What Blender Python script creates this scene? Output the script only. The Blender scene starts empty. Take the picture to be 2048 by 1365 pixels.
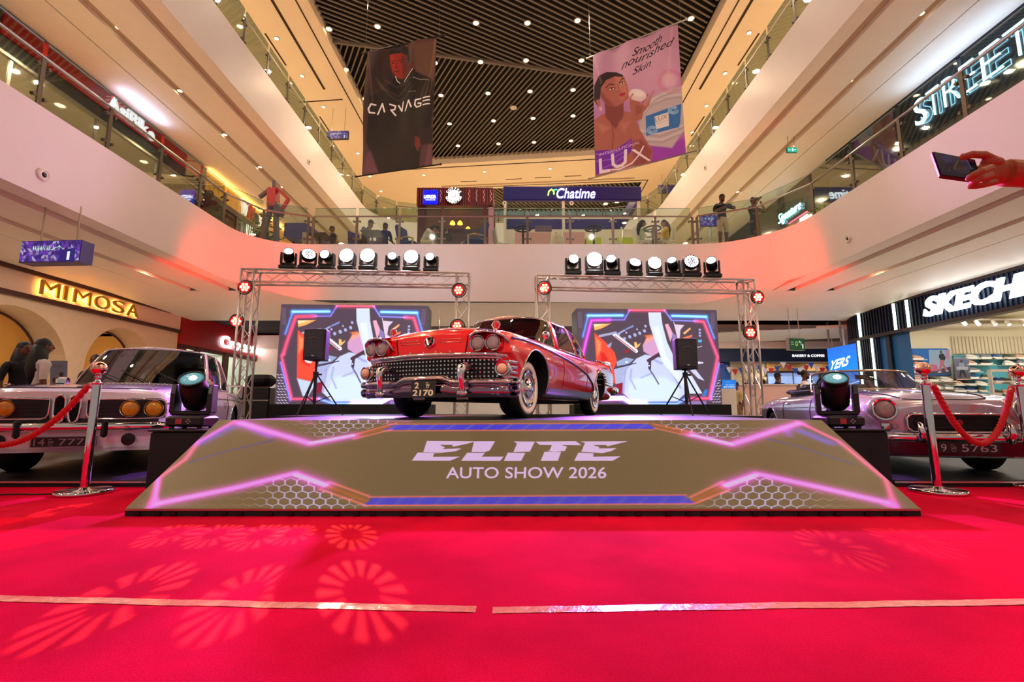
import bpy, math, random
import numpy as np
from mathutils import Vector, Matrix
random.seed(7)
SC = bpy.context.scene
COL = SC.collection
PI = math.pi
# ---------------------------------------------------------------- camera, world, light, exposure
FPX = 960.0; HOR = 818.0; H = 0.75           # focal length in px (2048 wide), horizon row, camera height
PITCH = math.atan((HOR - 682.5) / FPX)
cam_d = bpy.data.cameras.new('camera'); cam_d.sensor_width = 36; cam_d.lens = FPX / 2048 * 36
cam_d.clip_start = 0.05; cam_d.clip_end = 200
cam = bpy.data.objects.new('camera', cam_d); COL.objects.link(cam)
cam.location = (0, 0, H); cam.rotation_euler = (PI / 2 + PITCH, 0, 0)
SC.camera = cam
SC.view_settings.view_transform = 'Standard'; SC.view_settings.look = 'None'
SC.view_settings.exposure = 0.0; SC.view_settings.gamma = 1.0
SC.view_settings.use_curve_mapping = False
wd = bpy.data.worlds.new('world'); SC.world = wd; wd.use_nodes = True
wd.node_tree.nodes['Background'].inputs[0].default_value = (1.0, 0.84, 0.74, 1)
wd.node_tree.nodes['Background'].inputs[1].default_value = 0.30
def area(name, loc, size, energy, color, direction=(0, 0, -1), shape='RECTANGLE', spread=PI):
 l = bpy.data.lights.new(name, 'AREA'); l.shape = shape; l.size = size[0]
 if shape == 'RECTANGLE': l.size_y = size[1]
 l.energy = energy; l.color = color; l.spread = spread
 o = bpy.data.objects.new(name, l); COL.objects.link(o); o.location = loc
 o.rotation_euler = Vector(direction).to_track_quat('-Z', 'Y').to_euler()
 o.visible_camera = False; o.visible_transmission = False
 return o
def spot(name, loc, target, energy, color, angle=40, blend=0.6, radius=0.08):
 l = bpy.data.lights.new(name, 'SPOT'); l.energy = energy; l.color = color
 l.spot_size = math.radians(angle); l.spot_blend = blend; l.shadow_soft_size = radius
 o = bpy.data.objects.new(name, l); COL.objects.link(o); o.location = loc
 o.rotation_euler = (Vector(target) - Vector(loc)).to_track_quat('-Z', 'Y').to_euler()
 return o
WARM = (1.0, 0.70, 0.42)
ZS2_ = 1.153 * 7.5 + .75
# rows of ceiling lamps over the atrium and both galleries: each a small round lamp
LK = .42
def lamps(name, xs, ys, z, w, col):
 for x in xs:
  for y in ys: area(name, (x, y, z), (.22, .22), w * LK, col, shape='DISK')
lamps('ceiling_lamp', (-5.2, -1.8, 1.8, 5.2), (1, 6, 14.5, 18, 22), 14.5, 125, (1.0, 0.80, 0.62))
lamps('gallery_lamp', (-9.15, 9.15), (-1, 3, 7, 11, 15, 19, 23), ZS2_ - .02, 150, WARM)
lamps('upper_gallery_lamp', (-9.6, 9.6), (-1, 4, 9, 14, 19, 24), 14.7, 250, WARM)
lamps('arcade_lamp', (-9.15, 9.15), (1, 4.5, 8, 11.5), 4.1, 150, (1.0, 0.84, 0.72))
lamps('terrace_lamp', (-5, 0, 5), (27, 31), 14.6, 260, WARM)
lamps('terrace_lamp', (-6, -2, 2, 6), (16, 20), 12.5, 95, WARM)
lamps('hall_lamp', (-6, 0, 6, 10), (16, 19.8), 3.6, 85, (1, .9, .8))
# stage lighting: violet wash on the carpet, reds on the balcony front, blue and white heads
spot('wash_spot', (-2.6, 9.9, 3.3), (-2.6, 2.0, 0), 5400, (.46, .13, 1.0), 62, .9)
spot('wash_spot', (2.4, 10.3, 3.3), (1.8, 2.0, 0), 5900, (.50, .15, 1.0), 62, .9)
spot('wash_spot', (-.2, 10.2, 3.3), (-.2, 1.2, 0), 5600, (1, .04, .16), 70, 1.0)  # added red spot that brightens and reddens the carpet, no lamp stands there
for s_ in (-1, 1):
 spot('lilac_head', (s_ * 3.2, 10.6, 4.3), (s_ * 8, 4.0, 7.0), 520, (.78, .42, .80), 75, 1.)
spot('car_wash', (-4.4, 9.6, 3.6), (-4.3, 6.8, .7), 420, (1, .25, .75), 60, 1.)
spot('car_wash', (4.2, 10.2, 3.6), (4.0, 6.6, .7), 420, (.62, .35, 1.0), 60, 1.)
# added fill spots high behind the camera, brightening the banners and the red car
for x in (-5.5, 5.5):
 spot('front_fill', (x, -4.5, 12.5), (x * .5, 14, 10.5), 1500, (1, .80, .68), 70, 1., .06)
 spot('front_fill', (x * .6, -3.5, 8.0), (x * .15, 6.5, 1.0), 2100, (1, .78, .70), 42, 1., .06)
# flower pattern projected by some of the heads
def gobo(loc, px, py, e, ang=6.2, n=14, rot=0., col=(1, .62, .34), z=.013):
 tgt = at_z(px, py, z); o = spot('pattern_head', loc, tgt, e, col, ang, .12, .012); l = o.data; l.use_nodes = True; nt = l.node_tree
 em = next(x for x in nt.nodes if x.type == 'EMISSION'); N = nt.nodes.new
 def mth(op, a, b=None, c=None):
  m = N('ShaderNodeMath'); m.operation = op
  for i, v in enumerate((a, b, c)):
   if v is None: continue
   if isinstance(v, (int, float)): m.inputs[i].default_value = v
   else: nt.links.new(v, m.inputs[i])
  return m.outputs[0]
 tc = N('ShaderNodeTexCoord'); sp_ = N('ShaderNodeSeparateXYZ'); nt.links.new(tc.outputs['Normal'], sp_.inputs[0])
 x = mth('DIVIDE', sp_.outputs[0], sp_.outputs[2]); y = mth('DIVIDE', sp_.outputs[1], sp_.outputs[2])
 k = 1 / math.tan(math.radians(ang / 2)); x = mth('MULTIPLY', x, k); y = mth('MULTIPLY', y, k)
 r = mth('SQRT', mth('ADD', mth('MULTIPLY', x, x), mth('MULTIPLY', y, y))); a = mth('ARCTAN2', y, x)
 pet = mth('COSINE', mth('MULTIPLY_ADD', a, float(n), rot))
 m1 = mth('GREATER_THAN', pet, mth('MULTIPLY_ADD', r, -.9, .75)); m2 = mth('LESS_THAN', r, .86); m3 = mth('GREATER_THAN', r, .38)
 ell = mth('MULTIPLY', mth('MULTIPLY', m1, m2), m3); nt.links.new(ell, em.inputs['Strength'])
 return o
for x, y, z, e in ((-5.85, 9.6, 3.3, 170), (-6.2, 9.9, 2.5, 170), (-1.15, 10.0, 3.3, 190), (.66, 10.1, 3.3, 190), (5.75, 10.6, 3.15, 230), (5.5, 10.5, 2.3, 150)):
 s_ = -1 if x < 0 else 1
 spot('red_par_beam', (x, y, z), (x + s_ * (2.0 if abs(x) > 2 else .1), 13.6, 4.9), e * 2.2, (1, .03, .015), 84, 1., .06)
for x, e in ((-4.2, 80), (-3.2, 110), (-1.9, 110), (1.6, 110), (3.0, 90)):
 spot('white_head_glow', (x, 11.2, 4.2), (x, 13.6, 5.2), e * .24, (.62, .62, 1.0), 110, 1., .05)
# (pattern heads are aimed below, once the position helpers exist)
# ---------------------------------------------------------------- helpers
def lin(h):
 if isinstance(h, (tuple, list)): return tuple(h[:3])
 h = h.lstrip('#'); h = ''.join(c * 2 for c in h) if len(h) == 3 else h; v = [int(h[i:i + 2], 16) / 255 for i in (0, 2, 4)]
 return tuple(c / 12.92 if c < .04045 else ((c + .055) / 1.055) ** 2.4 for c in v)
MATS = {}
def mat(name, color='#808080', rough=.5, metal=0., emit=0., ecol=None, coat=0., noise=0., nscale=20., bump=0., trans=0., ior=1.45, spec=.5, alpha=1.):
 if name in MATS: return MATS[name]
 m = bpy.data.materials.new(name); m.use_nodes = True; nt = m.node_tree
 b = nt.nodes['Principled BSDF']; c = lin(color)
 b.inputs['Base Color'].default_value = (*c, 1); b.inputs['Roughness'].default_value = rough
 b.inputs['Metallic'].default_value = metal; b.inputs['Coat Weight'].default_value = coat
 b.inputs['Coat Roughness'].default_value = .03
 b.inputs['Transmission Weight'].default_value = trans; b.inputs['IOR'].default_value = ior
 b.inputs['Specular IOR Level'].default_value = spec; b.inputs['Alpha'].default_value = alpha
 if emit:
  b.inputs['Emission Color'].default_value = (*lin(ecol or color), 1); b.inputs['Emission Strength'].default_value = emit
 if noise or bump:
  tc = nt.nodes.new('ShaderNodeTexCoord'); n = nt.nodes.new('ShaderNodeTexNoise')
  n.inputs['Scale'].default_value = nscale; n.inputs['Detail'].default_value = 4
  nt.links.new(tc.outputs['Object'], n.inputs['Vector'])
  if noise:
   mx = nt.nodes.new('ShaderNodeMix'); mx.data_type = 'RGBA'
   mx.inputs[6].default_value = (*[x * (1 - noise) for x in c], 1)
   mx.inputs[7].default_value = (*[min(1, x * (1 + noise)) for x in c], 1)
   nt.links.new(n.outputs['Fac'], mx.inputs[0]); nt.links.new(mx.outputs[2], b.inputs['Base Color'])
  if bump:
   bp = nt.nodes.new('ShaderNodeBump'); bp.inputs['Strength'].default_value = bump; bp.inputs['Distance'].default_value = .01
   nt.links.new(n.outputs['Fac'], bp.inputs['Height']); nt.links.new(bp.outputs['Normal'], b.inputs['Normal'])
 MATS[name] = m
 return m
def glass(name, color='#eef4f0', fac=.12, rough=.02):
 """thin sheet of glass: mostly clear with a fresnel reflection"""
 if name in MATS: return MATS[name]
 m = bpy.data.materials.new(name); m.use_nodes = True; nt = m.node_tree; nt.nodes.clear()
 o = nt.nodes.new('ShaderNodeOutputMaterial'); t = nt.nodes.new('ShaderNodeBsdfTransparent'); g = nt.nodes.new('ShaderNodeBsdfGlossy')
 t.inputs[0].default_value = (*lin(color), 1); g.inputs['Roughness'].default_value = rough
 mx = nt.nodes.new('ShaderNodeMixShader'); lw = nt.nodes.new('ShaderNodeLayerWeight'); lw.inputs[0].default_value = .25
 mu = nt.nodes.new('ShaderNodeMath'); mu.operation = 'MULTIPLY_ADD'; mu.inputs[1].default_value = .5; mu.inputs[2].default_value = fac
 nt.links.new(lw.outputs['Fresnel'], mu.inputs[0]); nt.links.new(mu.outputs[0], mx.inputs[0])
 nt.links.new(t.outputs[0], mx.inputs[1]); nt.links.new(g.outputs[0], mx.inputs[2]); nt.links.new(mx.outputs[0], o.inputs[0])
 MATS[name] = m
 return m
def tag(o, label=None, cat=None, group=None, kind=None):
 if label: o['label'] = label
 if cat: o['category'] = cat
 if group: o['group'] = group
 if kind: o['kind'] = kind
 return o
def thing(name, label, cat, loc=(0, 0, 0), rz=0, group=None):
 o = bpy.data.objects.new(name, None); COL.objects.link(o); o.location = loc; o.rotation_euler = (0, 0, rz)
 o.empty_display_size = .1
 return tag(o, label, cat, group)
def copy_tree(o, parent=None, depth=0):
 c = o.copy(); COL.objects.link(c)
 if parent is not None: c.parent = parent
 if depth < 2:
  for ch in list(o.children): copy_tree(ch, c, depth + 1)
 return c
def relocate(c, loc, rz=None, label=None, scale=None, group=None):
 c.location = loc
 if rz is not None: c.rotation_euler = (0, 0, rz)
 if label: c['label'] = label
 if group: c['group'] = group
 if scale: c.scale = (scale,) * 3 if not isinstance(scale, tuple) else scale
 return c
def wmat(o):
 m = Matrix.LocRotScale(o.location, o.rotation_euler, o.scale)
 return wmat(o.parent) @ m if o.parent else m
class MB:
 def __init__(s): s.v = []; s.f = []; s.m = []; s.k = 0
 def add(s, vs, fs, k=None):
  b = len(s.v); s.v += [tuple(p) for p in vs]; s.f += [tuple(b + i for i in f) for f in fs]
  s.m += [s.k if k is None else k] * len(fs); return s
 def box(s, c, d, rz=0, R=None, k=None, taper=1.):
  x, y, z = d[0] / 2, d[1] / 2, d[2] / 2; t = taper
  vs = [(-x, -y, -z), (x, -y, -z), (x, y, -z), (-x, y, -z), (-x * t, -y * t, z), (x * t, -y * t, z), (x * t, y * t, z), (-x * t, y * t, z)]
  M = R if R is not None else Matrix.Rotation(rz, 3, 'Z')
  vs = [M @ Vector(v) + Vector(c) for v in vs]
  return s.add(vs, [(0, 3, 2, 1), (4, 5, 6, 7), (0, 1, 5, 4), (1, 2, 6, 5), (2, 3, 7, 6), (3, 0, 4, 7)], k)
 def bbox(s, a, b, k=None):
  return s.box([(a[i] + b[i]) / 2 for i in range(3)], [abs(b[i] - a[i]) for i in range(3)], k=k)
 def cbox(s, c, d, ch=.02, R=None, k=None):
  """box with chamfered edges"""
  x, y, z = d[0] / 2, d[1] / 2, d[2] / 2; ch = min(ch, x * .9, y * .9, z * .9)
  prof = lambda X, Y: [(-X + ch, -Y), (X - ch, -Y), (X, -Y + ch), (X, Y - ch), (X - ch, Y), (-X + ch, Y), (-X, Y - ch), (-X, -Y + ch)]
  vs = []
  for zz, e in ((-z, ch), (-z + ch, 0), (z - ch, 0), (z, ch)):
   vs += [(px * (x - e) / x, py * (y - e) / y, zz) for px, py in prof(x, y)]
  M = R if R is not None else Matrix.Identity(3)
  vs = [M @ Vector(v) + Vector(c) for v in vs]
  fs = [tuple(range(7, -1, -1)), tuple(range(24, 32))]
  for j in range(3):
   for i in range(8): fs.append((j * 8 + i, j * 8 + (i + 1) % 8, (j + 1) * 8 + (i + 1) % 8, (j + 1) * 8 + i))
  return s.add(vs, fs, k)
 def cyl(s, a, b, r0, r1=None, n=12, k=None, caps=True):
  r1 = r0 if r1 is None else r1; a = Vector(a); b = Vector(b); d = (b - a)
  if d.length < 1e-9: return s
  q = d.to_track_quat('Z', 'Y').to_matrix(); vs = []
  for p, r in ((a, r0), (b, r1)):
   for i in range(n):
    t = 2 * PI * i / n; vs.append(p + q @ Vector((r * math.cos(t), r * math.sin(t), 0)))
  fs = [(i, (i + 1) % n, n + (i + 1) % n, n + i) for i in range(n)]
  if caps: fs += [tuple(range(n - 1, -1, -1)), tuple(range(n, 2 * n))]
  return s.add(vs, fs, k)
 def tube(s, pts, r, n=8, closed=False, k=None, rads=None, flat=1.):
  P = [Vector(p) for p in pts]; N = len(P); vs = []; up = None
  for i in range(N):
   if closed: d = P[(i + 1) % N] - P[i - 1]
   else: d = P[min(i + 1, N - 1)] - P[max(i - 1, 0)]
   d.normalize()
   if up is None: up = Vector((0, 0, 1)) if abs(d.z) < .9 else Vector((1, 0, 0))
   sx = d.cross(up); sx.normalize(); up = sx.cross(d); up.normalize(); rr = rads[i] if rads else r
   for j in range(n):
    t = 2 * PI * j / n; vs.append(P[i] + sx * (rr * math.cos(t)) + up * (rr * flat * math.sin(t)))
  fs = []
  for i in range(N if closed else N - 1):
   a = i * n; b = ((i + 1) % N) * n
   for j in range(n): fs.append((a + j, a + (j + 1) % n, b + (j + 1) % n, b + j))
  if not closed: fs += [tuple(range(n - 1, -1, -1)), tuple(range((N - 1) * n, N * n))]
  return s.add(vs, fs, k)
 def lathe(s, prof, n=24, c=(0, 0, 0), R=None, k=None, sx=1., sy=1.):
  M = R if R is not None else Matrix.Identity(3); vs = []; fs = []; N = len(prof)
  for r, z in prof:
   for i in range(n):
    t = 2 * PI * i / n; vs.append(M @ Vector((max(r, 1e-4) * math.cos(t) * sx, max(r, 1e-4) * math.sin(t) * sy, z)) + Vector(c))
  for j in range(N - 1):
   for i in range(n): fs.append((j * n + i, j * n + (i + 1) % n, (j + 1) * n + (i + 1) % n, (j + 1) * n + i))
  fs += [tuple(range(n - 1, -1, -1)), tuple(range((N - 1) * n, N * n))]
  return s.add(vs, fs, k)
 def ball(s, c, r, n=12, k=None, R=None):
  r = (r, r, r) if not isinstance(r, (tuple, list)) else r; m = max(4, n // 2)
  pr = [(math.sin(PI * j / m), -math.cos(PI * j / m)) for j in range(m + 1)]
  M = R if R is not None else Matrix.Identity(3); vs = []
  for a, z in pr:
   for i in range(n):
    t = 2 * PI * i / n; vs.append(M @ Vector((max(a, .01) * math.cos(t) * r[0], max(a, .01) * math.sin(t) * r[1], z * r[2])) + Vector(c))
  fs = [(j * n + i, j * n + (i + 1) % n, (j + 1) * n + (i + 1) % n, (j + 1) * n + i) for j in range(m) for i in range(n)]
  fs += [tuple(range(n - 1, -1, -1)), tuple(range(m * n, m * n + n))]
  return s.add(vs, fs, k)
 def prism(s, poly, f0, f1, k=None):
  """poly 2-D points; f0,f1 map (x,y)->3-D for the two faces"""
  n = len(poly); vs = [f0(*p) for p in poly] + [f1(*p) for p in poly]
  return s.add(vs, [tuple(range(n - 1, -1, -1)), tuple(range(n, 2 * n))] + [(i, (i + 1) % n, n + (i + 1) % n, n + i) for i in range(n)], k)
 def grid(s, fn, nu, nv, k=None, wrapu=False):
  vs = [fn(i / (nu if wrapu else nu), j / nv) for j in range(nv + 1) for i in range(nu + (0 if wrapu else 1))]
  w = nu + (0 if wrapu else 1)
  fs = [(j * w + i, j * w + (i + 1) % w, (j + 1) * w + (i + 1) % w, (j + 1) * w + i) for j in range(nv) for i in range(nu)]
  return s.add(vs, fs, k)
 def torus(s, c, R_, r, n=32, m=10, M=None, k=None):
  M = M if M is not None else Matrix.Identity(3); vs = []
  for i in range(n):
   a = 2 * PI * i / n
   for j in range(m):
    b = 2 * PI * j / m; q = R_ + r * math.cos(b)
    vs.append(M @ Vector((q * math.cos(a), q * math.sin(a), r * math.sin(b))) + Vector(c))
  fs = [(i * m + j, ((i + 1) % n) * m + j, ((i + 1) % n) * m + (j + 1) % m, i * m + (j + 1) % m) for i in range(n) for j in range(m)]
  return s.add(vs, fs, k)
 def xf(s, M):
  s.v = [tuple(M @ Vector(v)) for v in s.v]; return s
 def build(s, name, mats, parent=None, world=False, smooth=False, auto=None, kind=None, label=None, bevel=0, sub=0):
  me = bpy.data.meshes.new(name); vs = s.v
  if world and parent is not None:
   Mi = wmat(parent).inverted(); vs = [tuple(Mi @ Vector(v)) for v in vs]
  me.from_pydata(vs, [], s.f)
  for m in (mats if isinstance(mats, (list, tuple)) else [mats]): me.materials.append(m)
  if any(s.m): me.polygons.foreach_set('material_index', s.m)
  if smooth or auto: me.polygons.foreach_set('use_smooth', [True] * len(s.f))
  me.update()
  o = bpy.data.objects.new(name, me); COL.objects.link(o)
  if parent is not None: o.parent = parent
  if auto: me.set_sharp_from_angle(angle=math.radians(auto))
  if bevel:
   md = o.modifiers.new('bevel', 'BEVEL'); md.width = bevel; md.segments = 2; md.limit_method = 'ANGLE'
  if sub:
   md = o.modifiers.new('sub', 'SUBSURF'); md.levels = sub; md.render_levels = sub
  if kind: o['kind'] = kind
  if label: o['label'] = label
  return o
def bake(o):
 """apply the modifiers of an object without operators"""
 dg = bpy.context.evaluated_depsgraph_get(); dg.update(); ev = o.evaluated_get(dg)
 me = bpy.data.meshes.new_from_object(ev); me.name = o.data.name
 old = o.data; o.modifiers.clear(); o.data = me; bpy.data.meshes.remove(old)
 return o
def struct(name, mb, m, parent=None, **kw):
 o = mb.build(name, m, parent, **kw)
 if parent is None: o['kind'] = 'structure'
 return o
# lettering as geometry ---------------------------------------------------------
_tx = {}
def text_mesh(s, shear=0., bold=0., extrude=0., space=1.):
 key = (s, shear, bold, extrude, space)
 if key in _tx: return _tx[key]
 c = bpy.data.curves.new('lettering', 'FONT'); c.body = s; c.shear = shear; c.offset = bold; c.extrude = extrude; c.space_character = space
 c.resolution_u = 4
 o = bpy.data.objects.new('lettering', c); COL.objects.link(o)
 dg = bpy.context.evaluated_depsgraph_get(); me = bpy.data.meshes.new_from_object(o.evaluated_get(dg))
 v = [tuple(q.co) for q in me.vertices]; f = [tuple(p.vertices) for p in me.polygons]
 bpy.data.objects.remove(o); bpy.data.curves.remove(c); bpy.data.meshes.remove(me)
 if v:
  a = np.array(v); x0, y0 = a[:, 0].min(), a[:, 1].min(); a[:, 0] -= x0; a[:, 1] -= y0
  w, h = a[:, 0].max(), a[:, 1].max(); v = [tuple(q) for q in a]
 else: w = h = 1
 _tx[key] = (v, f, w, h)
 return _tx[key]
def lettering(s, org, right, up, m, width=None, height=None, depth=.03, parent=None, name='lettering', shear=0., bold=0., space=1., world=True, label=None):
 """text standing on org, running along right, upright along up; depth along the normal"""
 v, f, w, h = text_mesh(s, shear, bold, .5, space)
 R = Vector(right).normalized(); U = Vector(up).normalized(); Nn = R.cross(U)
 sx = (width / w) if width else height / h
 sy = (height / h) if height else sx
 mb = MB(); mb.add([Vector(org) + R * (x * sx) + U * (y * sy) + Nn * ((z + .5) * depth) for x, y, z in v], f)
 return mb.build(name, m, parent, world=world, label=label)
# pixel -> world point on a known plane (used only to read positions off the photograph)
SP, CP = math.sin(PITCH), math.cos(PITCH)
def ray(px, py):
 u = 682.5 - py
 return Vector((px - 1024, FPX * CP - u * SP, FPX * SP + u * CP))
def at_y(px, py, Y): r = ray(px, py); t = Y / r.y; return Vector((r.x * t, Y, r.z * t + H))
def at_z(px, py, Z): r = ray(px, py); t = (Z - H) / r.z; return Vector((r.x * t, r.y * t, Z))
def at_x(px, py, X): r = ray(px, py); t = X / r.x; return Vector((X, r.y * t, r.z * t + H))
for px, py, e, an, lx in ((250, 1192, 5200, 4.9, -2.6), (488, 1192, 5200, 4.3, -2.6), (722, 1182, 5200, 4.3, -4.2), (345, 1066, 3600, 4.2, -3.3), (432, 1068, 3600, 4.0, -3.3), (520, 1070, 4200, 4.2, -2.6), (590, 1066, 3000, 3.6, -2.6), (702, 1068, 3600, 4.0, -4.2),
                      (125, 1020, 2600, 4.0, -4.1), (62, 1076, 3600, 4.6, -4.1), (1668, 1092, 1500, 4.6, 3.4), (1815, 1078, 1500, 4.6, 3.4)):
 gobo((lx, 9.85 if lx < 0 else 10.2, 3.42), px, py, e * 2.2, an * .56, 14, lx + px)
# ---------------------------------------------------------------- flat print painter (posters, screens), all procedural
class Paint:
 def __init__(s, w, h, col='#000000'):
  s.w, s.h = w, h; s.a = np.zeros((h, w, 3), np.float32); s.a[:] = s.rgb(col); s.M = None
 def rgb(s, c):
  if isinstance(c, (tuple, list)): return np.array(c[:3], np.float32)
  c = c.lstrip('#'); c = ''.join(q * 2 for q in c) if len(c) == 3 else c; return np.array([int(c[i:i + 2], 16) / 255 for i in (0, 2, 4)], np.float32)
 def frame(s, src):
  """map source quad corners (TL,TR,BR,BL) to the canvas"""
  dst = [(0, 0), (s.w, 0), (s.w, s.h), (0, s.h)]; A = []; b = []
  for (x, y), (X, Y) in zip(src, dst):
   A.append([x, y, 1, 0, 0, 0, -X * x, -X * y]); b.append(X)
   A.append([0, 0, 0, x, y, 1, -Y * x, -Y * y]); b.append(Y)
  h = np.linalg.solve(np.array(A, float), np.array(b, float)); s.M = np.append(h, 1).reshape(3, 3)
  return s
 def tr(s, pts):
  p = np.array(pts, float).reshape(-1, 2)
  if s.M is None: return p
  q = np.c_[p, np.ones(len(p))] @ s.M.T; return q[:, :2] / q[:, 2:]
 def _box(s, p, m):
  x0 = max(0, int(p[:, 0].min() - m)); x1 = min(s.w, int(p[:, 0].max() + m) + 1)
  y0 = max(0, int(p[:, 1].min() - m)); y1 = min(s.h, int(p[:, 1].max() + m) + 1)
  if x1 <= x0 or y1 <= y0: return None
  X, Y = np.meshgrid(np.arange(x0, x1) + .5, np.arange(y0, y1) + .5); return x0, x1, y0, y1, X, Y
 def _dist(s, X, Y, p, closed):
  d = np.full(X.shape, 1e9); n = len(p)
  for i in range(n if closed else n - 1):
   a, b = p[i], p[(i + 1) % n]; vx, vy = b - a; L = vx * vx + vy * vy + 1e-9
   t = np.clip(((X - a[0]) * vx + (Y - a[1]) * vy) / L, 0, 1)
   d = np.minimum(d, (X - a[0] - t * vx) ** 2 + (Y - a[1] - t * vy) ** 2)
  return np.sqrt(d)
 def _in(s, X, Y, p):
  c = np.zeros(X.shape, bool); n = len(p)
  for i in range(n):
   x1, y1 = p[i]; x2, y2 = p[(i + 1) % n]
   if y1 == y2: continue
   c ^= ((Y < y1) != (Y < y2)) & (X < (x2 - x1) * (Y - y1) / (y2 - y1) + x1)
  return c
 def _put(s, b, al, col):
  x0, x1, y0, y1 = b[:4]; al = al[..., None]; r = s.a[y0:y1, x0:x1]; r[:] = r * (1 - al) + s.rgb(col) * al
 def poly(s, pts, col, alpha=1., feather=1.):
  p = s.tr(pts); b = s._box(p, feather + 1)
  if b is None: return s
  X, Y = b[4:]; d = s._dist(X, Y, p, True); ins = s._in(X, Y, p); sd = np.where(ins, d, -d)
  s._put(b, np.clip(.5 + sd / feather, 0, 1) * alpha, col); return s
 def line(s, pts, col, w=2., alpha=1., closed=False, feather=1.):
  p = s.tr(pts); b = s._box(p, w + feather + 1)
  if b is None: return s
  X, Y = b[4:]; d = s._dist(X, Y, p, closed); s._put(b, np.clip(.5 + (w / 2 - d) / feather, 0, 1) * alpha, col); return s
 def glow(s, pts, col, r=12., k=1., closed=False):
  p = s.tr(pts); b = s._box(p, r * 3)
  if b is None: return s
  x0, x1, y0, y1, X, Y = b; d = s._dist(X, Y, p, closed); g = (np.exp(-(d / r) ** 2) * k)[..., None]
  s.a[y0:y1, x0:x1] += g * s.rgb(col); return s
 def ell(s, c, rx, ry, col, rot=0., alpha=1., feather=1.):
  n = 28; ca, sa = math.cos(rot), math.sin(rot)
  return s.poly([(c[0] + rx * math.cos(t) * ca - ry * math.sin(t) * sa, c[1] + rx * math.cos(t) * sa + ry * math.sin(t) * ca) for t in np.linspace(0, 2 * PI, n, endpoint=False)], col, alpha, feather)
 def text(s, st, org, right, up, col, alpha=1., shear=0., bold=0., space=1.):
  """org = lower-left in source coords; right, up = full vectors of width and height"""
  v, f, w, h = text_mesh(st, shear, bold, 0., space); o = np.array(org, float); R = np.array(right, float); U = np.array(up, float)
  P = np.array([[x / w, y / h] for x, y, z in v]); P = s.tr(o + P[:, :1] * R + P[:, 1:] * U)
  b = s._box(P, 2)
  if b is None: return s
  x0, x1, y0, y1 = b[:4]; SS = 3; Wd, Hd = (x1 - x0) * SS, (y1 - y0) * SS; msk = np.zeros((Hd, Wd), bool); Q = (P - [x0, y0]) * SS
  for fc in f:
   for k in range(1, len(fc) - 1):
    a, bb, c = Q[fc[0]], Q[fc[k]], Q[fc[k + 1]]
    ax0 = max(0, int(min(a[0], bb[0], c[0]))); ax1 = min(Wd, int(max(a[0], bb[0], c[0])) + 2)
    ay0 = max(0, int(min(a[1], bb[1], c[1]))); ay1 = min(Hd, int(max(a[1], bb[1], c[1])) + 2)
    if ax1 <= ax0 or ay1 <= ay0: continue
    X, Y = np.meshgrid(np.arange(ax0, ax1) + .5, np.arange(ay0, ay1) + .5)
    e = lambda p, q: (q[0] - p[0]) * (Y - p[1]) - (q[1] - p[1]) * (X - p[0])
    e1, e2, e3 = e(a, bb), e(bb, c), e(c, a)
    msk[ay0:ay1, ax0:ax1] |= ((e1 >= 0) & (e2 >= 0) & (e3 >= 0)) | ((e1 <= 0) & (e2 <= 0) & (e3 <= 0))
  al = msk.reshape(y1 - y0, SS, x1 - x0, SS).mean((1, 3)); s._put(b, al * alpha, col); return s
 def grad(s, top, bot, rect=None):
  x0, y0, x1, y1 = rect or (0, 0, s.w, s.h); t = np.linspace(0, 1, y1 - y0)[:, None, None]
  s.a[y0:y1, x0:x1] = s.rgb(top) * (1 - t) + s.rgb(bot) * t; return s
 def material(s, name, emit=0., rough=.5, base=1.):
  im = bpy.data.images.new(name, s.w, s.h); buf = np.ones((s.h, s.w, 4), np.float32)
  buf[..., :3] = np.clip(s.a[::-1], 0, 1); im.pixels.foreach_set(buf.ravel()); im.update(); im.pack()
  m = bpy.data.materials.new(name); m.use_nodes = True; nt = m.node_tree; b = nt.nodes['Principled BSDF']
  t = nt.nodes.new('ShaderNodeTexImage'); t.image = im; t.extension = 'EXTEND'
  b.inputs['Roughness'].default_value = rough
  if emit:
   nt.links.new(t.outputs[0], b.inputs['Emission Color']); b.inputs['Emission Strength'].default_value = emit
   b.inputs['Base Color'].default_value = (.012, .012, .014, 1); b.inputs['Specular IOR Level'].default_value = .3
  else: nt.links.new(t.outputs[0], b.inputs['Base Color'])
  return m
def sheet(name, corners, m, parent=None, nu=1, nv=1, warp=None, thick=0., world=True):
 """printed sheet with UVs; corners TL,TR,BR,BL"""
 TL, TR, BR, BL = [Vector(c) for c in corners]; Nn = (TR - TL).cross(BL - TL).normalized() * -1
 vs = []; uv = []
 for j in range(nv + 1):
  for i in range(nu + 1):
   u, v = i / nu, j / nv; p = TL.lerp(TR, u).lerp(BL.lerp(BR, u), v)
   if warp: p = p + Nn * warp(u, v)
   vs.append(p); uv.append((u, 1 - v))
 fs = [(j * (nu + 1) + i, (j + 1) * (nu + 1) + i, (j + 1) * (nu + 1) + i + 1, j * (nu + 1) + i + 1) for j in range(nv) for i in range(nu)]
 if parent is not None and world: Mi = wmat(parent).inverted(); vs = [Mi @ p for p in vs]
 me = bpy.data.meshes.new(name); me.from_pydata([tuple(p) for p in vs], [], fs); me.materials.append(m)
 ul = me.uv_layers.new(name='uv')
 for l in me.loops: ul.data[l.index].uv = uv[l.vertex_index]
 if nu > 1: me.polygons.foreach_set('use_smooth', [True] * len(fs))
 o = bpy.data.objects.new(name, me); COL.objects.link(o)
 if parent is not None: o.parent = parent
 if thick:
  md = o.modifiers.new('thick', 'SOLIDIFY'); md.thickness = thick; md.offset = -1
 return o
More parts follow.
